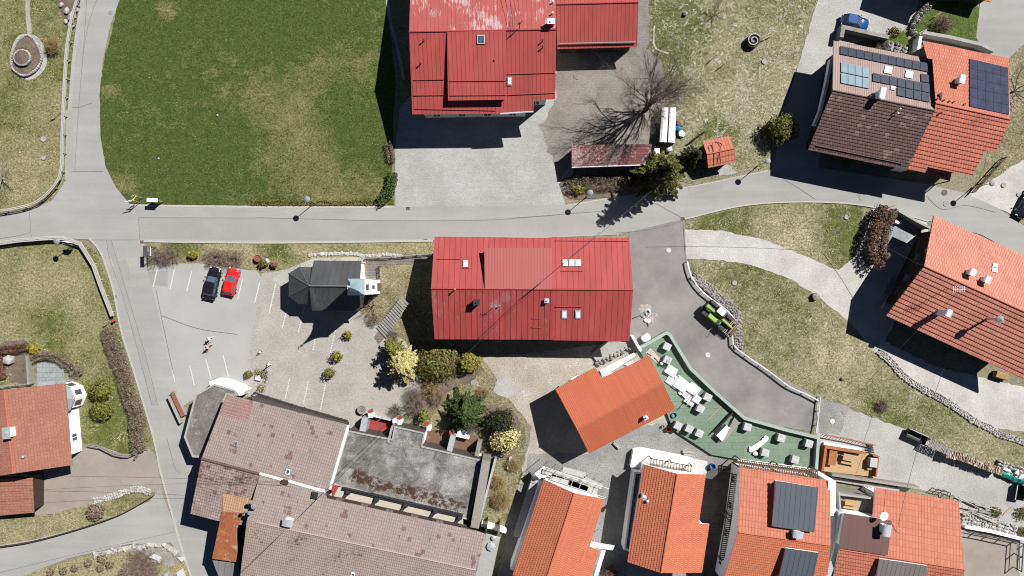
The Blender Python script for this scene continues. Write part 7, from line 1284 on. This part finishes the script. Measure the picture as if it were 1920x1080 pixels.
# ---------------------------------------------------------------- cars
def car(label, c, heading, L, Wd, Ht, paint, hood=.26, deck=.05, cab=(-.40, .20)):
    root = local(thing('parked_car', label, 'car', (0, 0, 0), 'parked cars')); hw = Wd / 2
    st = [(-.5, .80, .78), (-.485, .92, .90), (-.40, .98, .94), (-.2, 1., .95), (.1, 1., .94), (.25, .99, .92), (.38, .95, .86), (.47, .86, .74), (.5, .70, .62)]; b = MB(); rings = []
    for (t, w, z) in st:
        x = t * L; w *= hw; rings.append([(x, -w * .8, .22), (x, -w, .38), (x, -w, z * .62), (x, -w * .97, z * .86), (x, -w * .84, z), (x, -w * .4, z + .035), (x, w * .4, z + .035), (x, w * .84, z), (x, w * .97, z * .86), (x, w, z * .62), (x, w, .38), (x, w * .8, .22)])
    n = 12; pts = [p for r in rings for p in r]; b.shared(pts, [(i * n + k, i * n + (k + 1) % n, (i + 1) * n + (k + 1) % n, (i + 1) * n + k) for i in range(len(st) - 1) for k in range(n)] + [tuple(range(n))[::-1], tuple(range((len(st) - 1) * n, len(st) * n))]); b.build('body', paint, root, smooth=True, sub=1)
    x0, x1 = cab[0] * L, cab[1] * L; r0, r1 = x0 + .32, x1 - .75 ; zb, zt = .93, Ht - .06; wb, wt = hw * .90, hw * .72
    lo = [(x0, -wb * .86, zb), (x0 + .3, -wb, zb), (x1 - .35, -wb, zb), (x1, -wb * .8, zb), (x1 + .06, 0, zb), (x1, wb * .8, zb), (x1 - .35, wb, zb), (x0 + .3, wb, zb), (x0, wb * .86, zb), (x0 - .05, 0, zb)]
    hi = [(r0, -wt * .86, zt), (r0 + .2, -wt, zt), (r1 - .15, -wt, zt), (r1, -wt * .85, zt), (r1 + .05, 0, zt), (r1, wt * .85, zt), (r1 - .15, wt, zt), (r0 + .2, wt, zt), (r0, wt * .86, zt), (r0 - .04, 0, zt)]
    b = MB(); b.shared(lo + hi, [(i, (i + 1) % 10, 10 + (i + 1) % 10, 10 + i) for i in range(10)] + [tuple(range(10, 20))]); b.build('glass_cabin', 'glass', root, smooth=False)
    b = MB(); top = [(x * 1., y * 1.03, z + .03) for x, y, z in hi]; up = [(x + (.12 if x < (r0 + r1) / 2 else -.12), y * .86, z + .075) for x, y, z in hi]; b.shared(top + up, [(i, (i + 1) % 10, 10 + (i + 1) % 10, 10 + i) for i in range(10)] + [tuple(range(10, 20)), tuple(range(10))[::-1]]); b.build('roof', paint, root, smooth=False)
    for i in (1, 2, 6, 7, 0, 3, 5, 8): b = MB(); b.tube(lo[i], Vector(hi[i]) + Vector((0, 0, .04)), .05, .045, 5); b.build('pillar', paint, root)
    for sy in (-1, 1):
        xm = (x0 + x1) / 2 - .1; b = MB(); b.tube((xm, sy * wb * 1.0, zb), (xm, sy * wt * 1.0, zt), .05, .04, 5); b.build('pillar', paint, root)
        b = MB(); b.box((x1 - .25, sy * (hw + .09), .98), (.16, .2, .13)); b.build('wing_mirror', paint, root, bevel=.03)
        b = MB(); b.box((L * .47, sy * hw * .68, .66), (.16, .34, .13), -sy * .3); b.build('headlight', 'lamp_clear', root, bevel=.03)
        b = MB(); b.box((-L * .485, sy * hw * .74, .8), (.12, .3, .16), sy * .15); b.build('tail_light', 'lamp_red', root, bevel=.02)
        b = MB(); b.box((xm + .1, sy * (hw + .005), .74), (.22, .03, .03)); b.build('door_handle', 'galv', root)
        for sx in (-1, 1):
            cx = sx * L * .305; b = MB(); b.tube((cx, sy * (hw - .2), .32), (cx, sy * (hw + .012), .32), .33, .33, 18); w = b.build('wheel', 'rubber', root, bevel=.03); b = MB(); b.tube((cx, sy * (hw - .05), .32), (cx, sy * (hw + .02), .32), .2, .19, 12); b.build('rim', 'rim', w)
    b = MB(); b.box((L * .5, 0, .42), (.04, .5, .11)); b.build('number_plate', 'whitepaint', root); b = MB(); b.box((-L * .5, 0, .6), (.04, .5, .11)); b.build('number_plate', 'whitepaint', root)
    b = MB(); b.box((L * .49, 0, .56), (.05, Wd * .5, .1)); b.build('grille', 'black', root)
    for s_ in (-1, 1): b = MB(); b.tube((x1 - .02, s_ * .1, zb + .02), (x1 - .12, s_ * .1 + .5, zb + .1), .012, .012, 4); b.build('wiper', 'black', root)
    root.location = (c.x, c.y, 0); root.rotation_euler = (0, 0, heading); return root
car('black car with dark windows parked beside the red car', W((401.5, 531)), math.radians(77.5), 4.55, 1.82, 1.46, 'car_black'); car('red hatchback parked beside the black car', W((437, 528)), math.radians(77.5), 3.9, 1.7, 1.5, 'car_red', cab=(-.44, .2)); car('blue car parked on the gravel behind the double house', W((1599, 45)), math.radians(-12), 3.9, 1.75, 1.6, 'car_blue', cab=(-.44, .2)); car('black car cut off by the right edge below the chalky ground', W((1920, 383)), math.radians(-118), 4.4, 1.8, 1.45, 'car_black')
# ---------------------------------------------------------------- telehandler
def telehandler():
    root = local(thing('telehandler', 'lime green telehandler with a white cab roof and a pallet of boards on its forks', 'telehandler', (0, 0, 0)))
    b = MB(); b.prism([(-2.2, -.55), (-2.0, -.62), (1.9, -.55), (1.9, .55), (-2.2, .55)], .65, 1.0); b.build('chassis', 'black', root, bevel=.05)
    b = MB(); b.prism([(-1.1, -1.05), (.75, -1.05), (.95, -.6), (.8, -.2), (-1.2, -.2)], .7, 1.55); b.build('engine_hood', 'lime', root, bevel=.1)
    b = MB(); b.prism([(.25, -.95), (.75, -.95), (.75, -.35), (.25, -.35)], 1.551, 1.6); b.build('hood_grille', 'black', root)
    b = MB(); b.prism([(-1.0, .12), (.9, .12), (.75, 1.05), (-.85, 1.05)], .75, 1.15); b.build('cab_base', 'lime', root, bevel=.05)
    lo = [(-.95, .18, 1.15), (.9, .18, 1.15), (.8, 1.02, 1.15), (-.85, 1.02, 1.15)]; hi = [(-.8, .22, 2.2), (.5, .22, 2.2), (.45, .95, 2.2), (-.75, .95, 2.2)]; b = MB(); b.shared([Vector(p) for p in lo + hi], [(i, (i + 1) % 4, 4 + (i + 1) % 4, 4 + i) for i in range(4)]); b.build('cab_glass', 'glass', root)
    for i in range(4): b = MB(); b.tube(lo[i], hi[i], .05, .05, 5); b.build('cab_pillar', 'black', root)
    b = MB(); b.box((-.3, .59, 2.26), (1.1, .85, .12)); b.build('cab_roof', 'whitepaint', root, bevel=.05); b = MB(); b.box((.36, .59, 2.23), (.3, .7, .05)); b.build('roof_window', 'glass', root)
    b = MB(); b.box((.2, 0, 1.62), (4.2, .3, .38), 0, 0, .1); b.box((-2.0, 0, 1.75), (.6, .42, .55)); b.build('boom', 'lime', root, bevel=.04); b = MB(); b.box((1.6, 0, 1.45), (2., .2, .26), 0, 0, .12); b.build('boom_extension', 'lime', root, bevel=.03)
    b = MB(); b.box((-.4, -.17, 1.7), (2.2, .04, .12), 0, 0, .1); b.build('hose_line', 'black', root)
    for sx in (-1.55, 1.45):
        for sy in (-1, 1):
            b = MB(); b.tube((sx, sy * .72, .6), (sx, sy * 1.14, .6), .6, .6, 20); w = b.build('wheel', 'rubber', root, bevel=.07); b = MB(); b.tube((sx, sy * .9, .6), (sx, sy * 1.16, .6), .3, .28, 12); b.build('rim', 'rim' if sx < 0 else 'steel', w); b = MB()
            b.box((sx, sy * .95, 1.27), (1.0, .45, .06)); b.build('mudguard', 'black', root)
    b = MB(); b.box((1.35, .82, 1.22), (.5, .3, .08)); b.build('red_lamp_panel', 'lamp_red', root); b = MB(); b.box((-2.3, -.3, 1.0), (.2, 1.0, .7)); b.build('counterweight', 'black', root, bevel=.06)
    b = MB(); b.tube((1.2, -1.05, 1.3), (1.3, -1.45, 1.75), .03, .03, 5); b.box((1.3, -1.45, 1.75), (.05, .25, .35)); b.build('wing_mirror', 'black', root)
    b = MB(); b.box((2.55, 0, .85), (.12, 1.5, .9)); b.build('fork_carriage', 'black', root)
    for sy in (-.45, .45): b = MB(); b.box((3.1, sy, .45), (1.1, .13, .06)); b.build('fork', 'black', root)
    return root
th = telehandler(); p = W((1343.5, 592), .5); ang = -math.atan2(40, 45); th.location = (p.x, p.y, 0); th.rotation_euler = (0, 0, ang)
pb = local(thing('board_pallet', 'stack of pale boards and red straps carried on the telehandler forks', 'pallet', (0, 0, 0))); 
for k in range(5): b = MB(); b.box((-.5 + k * .24, 0, 1.0 + .03 * (k % 2)), (.12, 2.2, .1)); b.build('board', 'wood_pale' if k % 2 == 0 else 'wood_grey', pb)
b = MB(); b.box((0, 0, .7), (1.25, 1.9, .4)); b.build('load', 'wood_dark', pb); b = MB(); b.box((.1, .25, 1.09), (1.1, .1, .03)); b.build('strap', 'redbox', pb); b = MB(); b.box((.55, -.3, 1.15), (.5, .8, .25)); b.build('motor_block', 'rustiron', pb, bevel=.1)
q = W((1370, 616), 1.); pb.location = (q.x, q.y, -.02); pb.rotation_euler = (0, 0, ang)
# ---------------------------------------------------------------- people
def person(label, c, heading, shirt, trousers, h=1.74, stride=.28, armsw=.35, hair='hair'):
    root = thing('person', label, 'person', (0, 0, 0)); local(root); s = h / 1.74
    J = {'pel': (0, 0, .95, .125), 'spine': (.0, 0, 1.12, .12), 'chest': (.01, 0, 1.32, .135), 'neck': (.01, 0, 1.475, .055), 'head0': (.02, 0, 1.56, .075), 'head1': (.03, 0, 1.64, .095), 'head2': (.02, 0, 1.70, .07)}
    E = [('pel', 'spine'), ('spine', 'chest'), ('chest', 'neck'), ('neck', 'head0'), ('head0', 'head1'), ('head1', 'head2')]
    for sd, n in ((1, 'l'), (-1, 'r')):
        f = stride * sd; a = -armsw * sd
        J['sh' + n] = (0, sd * .18, 1.40, .06); J['el' + n] = (a * .35, sd * .23, 1.14, .043); J['wr' + n] = (a * .9 + .06, sd * .22, .92, .03); J['ha' + n] = (a * 1.0 + .08, sd * .22, .84, .034)
        J['hip' + n] = (0, sd * .09, .88, .095); J['kn' + n] = (f * .6 + .04, sd * .1, .49, .062); J['an' + n] = (f, sd * .1, .09, .04); J['to' + n] = (f + .17, sd * .11, .035, .034)
        E += [('chest', 'sh' + n), ('sh' + n, 'el' + n), ('el' + n, 'wr' + n), ('wr' + n, 'ha' + n), ('pel', 'hip' + n), ('hip' + n, 'kn' + n), ('kn' + n, 'an' + n), ('an' + n, 'to' + n)]
    keys = list(J); me = bpy.data.meshes.new('body_skel'); me.from_pydata([Vector(J[k][:3]) * s for k in keys], [(keys.index(a), keys.index(e)) for a, e in E], []); o = bpy.data.objects.new('body', me); col.objects.link(o)
    md = o.modifiers.new('skin', 'SKIN'); 
    for i, k in enumerate(keys): v = me.skin_vertices[0].data[i]; v.radius = (J[k][3] * s,) * 2; v.use_root = (k == 'pel')
    sb = o.modifiers.new('sub', 'SUBSURF'); sb.levels = 1; sb.render_levels = 1
    dg = bpy.context.evaluated_depsgraph_get(); m2 = bpy.data.meshes.new_from_object(o.evaluated_get(dg)); bpy.data.objects.remove(o); b = MB(); b.v = [v.co.copy() for v in m2.vertices]
    for p in m2.polygons:
        zc = sum((m2.vertices[i].co.z for i in p.vertices)) / len(p.vertices) / s; yc = abs(sum((m2.vertices[i].co.y for i in p.vertices)) / len(p.vertices)) / s
        b.f.append(list(p.vertices)); b.mi.append(0 if zc > 1.47 or (yc > .17 and zc < 1.2 and zc > .78) else 1 if zc > .93 else 3 if zc < .08 else 2)
    for sd, n in ((1, 'l'), (-1, 'r')):
        hp = Vector(J['ha' + n][:3])
        for k, (dx, L) in enumerate(((-.025, .065), (-.009, .078), (.008, .074), (.024, .058))):
            p0 = hp + Vector((dx, 0, -.015)); p1 = p0 + Vector((.006, -sd * .004, -L * .55)); p2 = p1 + Vector((.006, -sd * .016, -L * .45)); b.tube(p0 * s, p1 * s, .0095 * s, .009 * s, 6, 0); b.tube(p1 * s, p2 * s, .009 * s, .007 * s, 6, 0)
        p0 = hp + Vector((.02, -sd * .005, .02)); p1 = p0 + Vector((.03, -sd * .012, -.03)); p2 = p1 + Vector((.008, -sd * .006, -.028)); b.tube(p0 * s, p1 * s, .011 * s, .01 * s, 6, 0); b.tube(p1 * s, p2 * s, .01 * s, .008 * s, 6, 0)
    b.build('body', ['skin', shirt, trousers, 'black'], root, smooth=True)
    hd = Vector((.02, 0, 1.655)) * s; k = MB(); k.lathe(hd + Vector((-.012, 0, .01)) * s, [(.098 * s, -.02), (.102 * s, .03), (.088 * s, .075), (.05 * s, .105), (.005, .112)], 12); k.build('hair', hair, root, smooth=True)
    k = MB(); k.tube(hd + Vector((.085, 0, -.035)) * s, hd + Vector((.112, 0, -.055)) * s, .012 * s, .016 * s, 6); k.build('nose', 'skin', root)
    for sd in (-1, 1):
        k = MB(); k.lathe(hd + Vector((.083, sd * .035, -.02)) * s, [(.001, -.011), (.011, 0), (.001, .011)], 6); k.build('eye', 'black', root); k = MB(); k.tube(hd + Vector((0, sd * .088, -.03)) * s, hd + Vector((-.008, sd * .108, -.02)) * s, .02 * s, .024 * s, 6); k.build('ear', 'skin', root)
    k = MB(); k.box(hd + Vector((.088, 0, -.085)) * s, (.01, .045 * s, .008)); k.build('mouth', 'copperred', root)
    root.location = (c.x, c.y, 0); root.rotation_euler = (0, 0, heading); return root
person('walking person in a white top, the upper of two on the parking lot', W((398, 634)), math.radians(200), 'shirt_white', 'trousers_grey'); person('walking person in a salmon pink top and dark trousers on the parking lot', W((395.5, 650)), math.radians(205), 'shirt_pink', 'trousers'); person('person dressed in white standing above the planted bed of the paved lot', W((508, 683)), math.radians(130), 'shirt_white', 'trousers_grey', 1.72, .15); person('small child with a white top and dark trousers on the paved lot', W((490.5, 659)), math.radians(190), 'shirt_white', 'trousers', 1.05, .15)
# ---------------------------------------------------------------- cables
cable('long cable from the bottom edge over the inn to the long red house', (W((452, 1075), 9.5)), W((1008, 535), 9.9), 1.2, .03, 24); cable('cable from the red house mast over the road to the tall spruce', W((1008, 535), 9.9), W((1222, 358), 8.5), .4, .03)
cable('upper of two cables crossing the brown driveway to the inn', W((-20, 892), 7.5), W((555, 905), 9.6), .8, .016, 20); cable('lower of two cables crossing the brown driveway', W((-20, 925), 7.5), W((535, 905), 9.4), 1.4, .015, 20)
cable('cable from the tall hedge to the gable of the right hand house', W((1610, 435), 4.5), W((1728, 498), 7.8), .2, .025); cable('cable from the road junction across the gravel track to the right hand house', W((1283, 412), 6.), W((1612, 435), 4.5), .6, .02)
cable('cable over the gravel yard to the bottom right orange house', W((1770, 690), 7.), W((1684, 985), 8.2), .6, .022); cable('cable along the meadow south of the right hand house', W((1800, 545), 10.), W((1590, 760), 5.5), .8, .018)

# things of one kind that carry no group yet share one
import collections
cnt = collections.Counter(o.name.split('.')[0] for o in col.objects if o.parent is None and 'category' in o)
for o in col.objects:
    k = o.name.split('.')[0]
    if o.parent is None and 'category' in o and 'group' not in o and cnt[k] > 1: o['group'] = k.replace('_', ' ') + 's around the village'
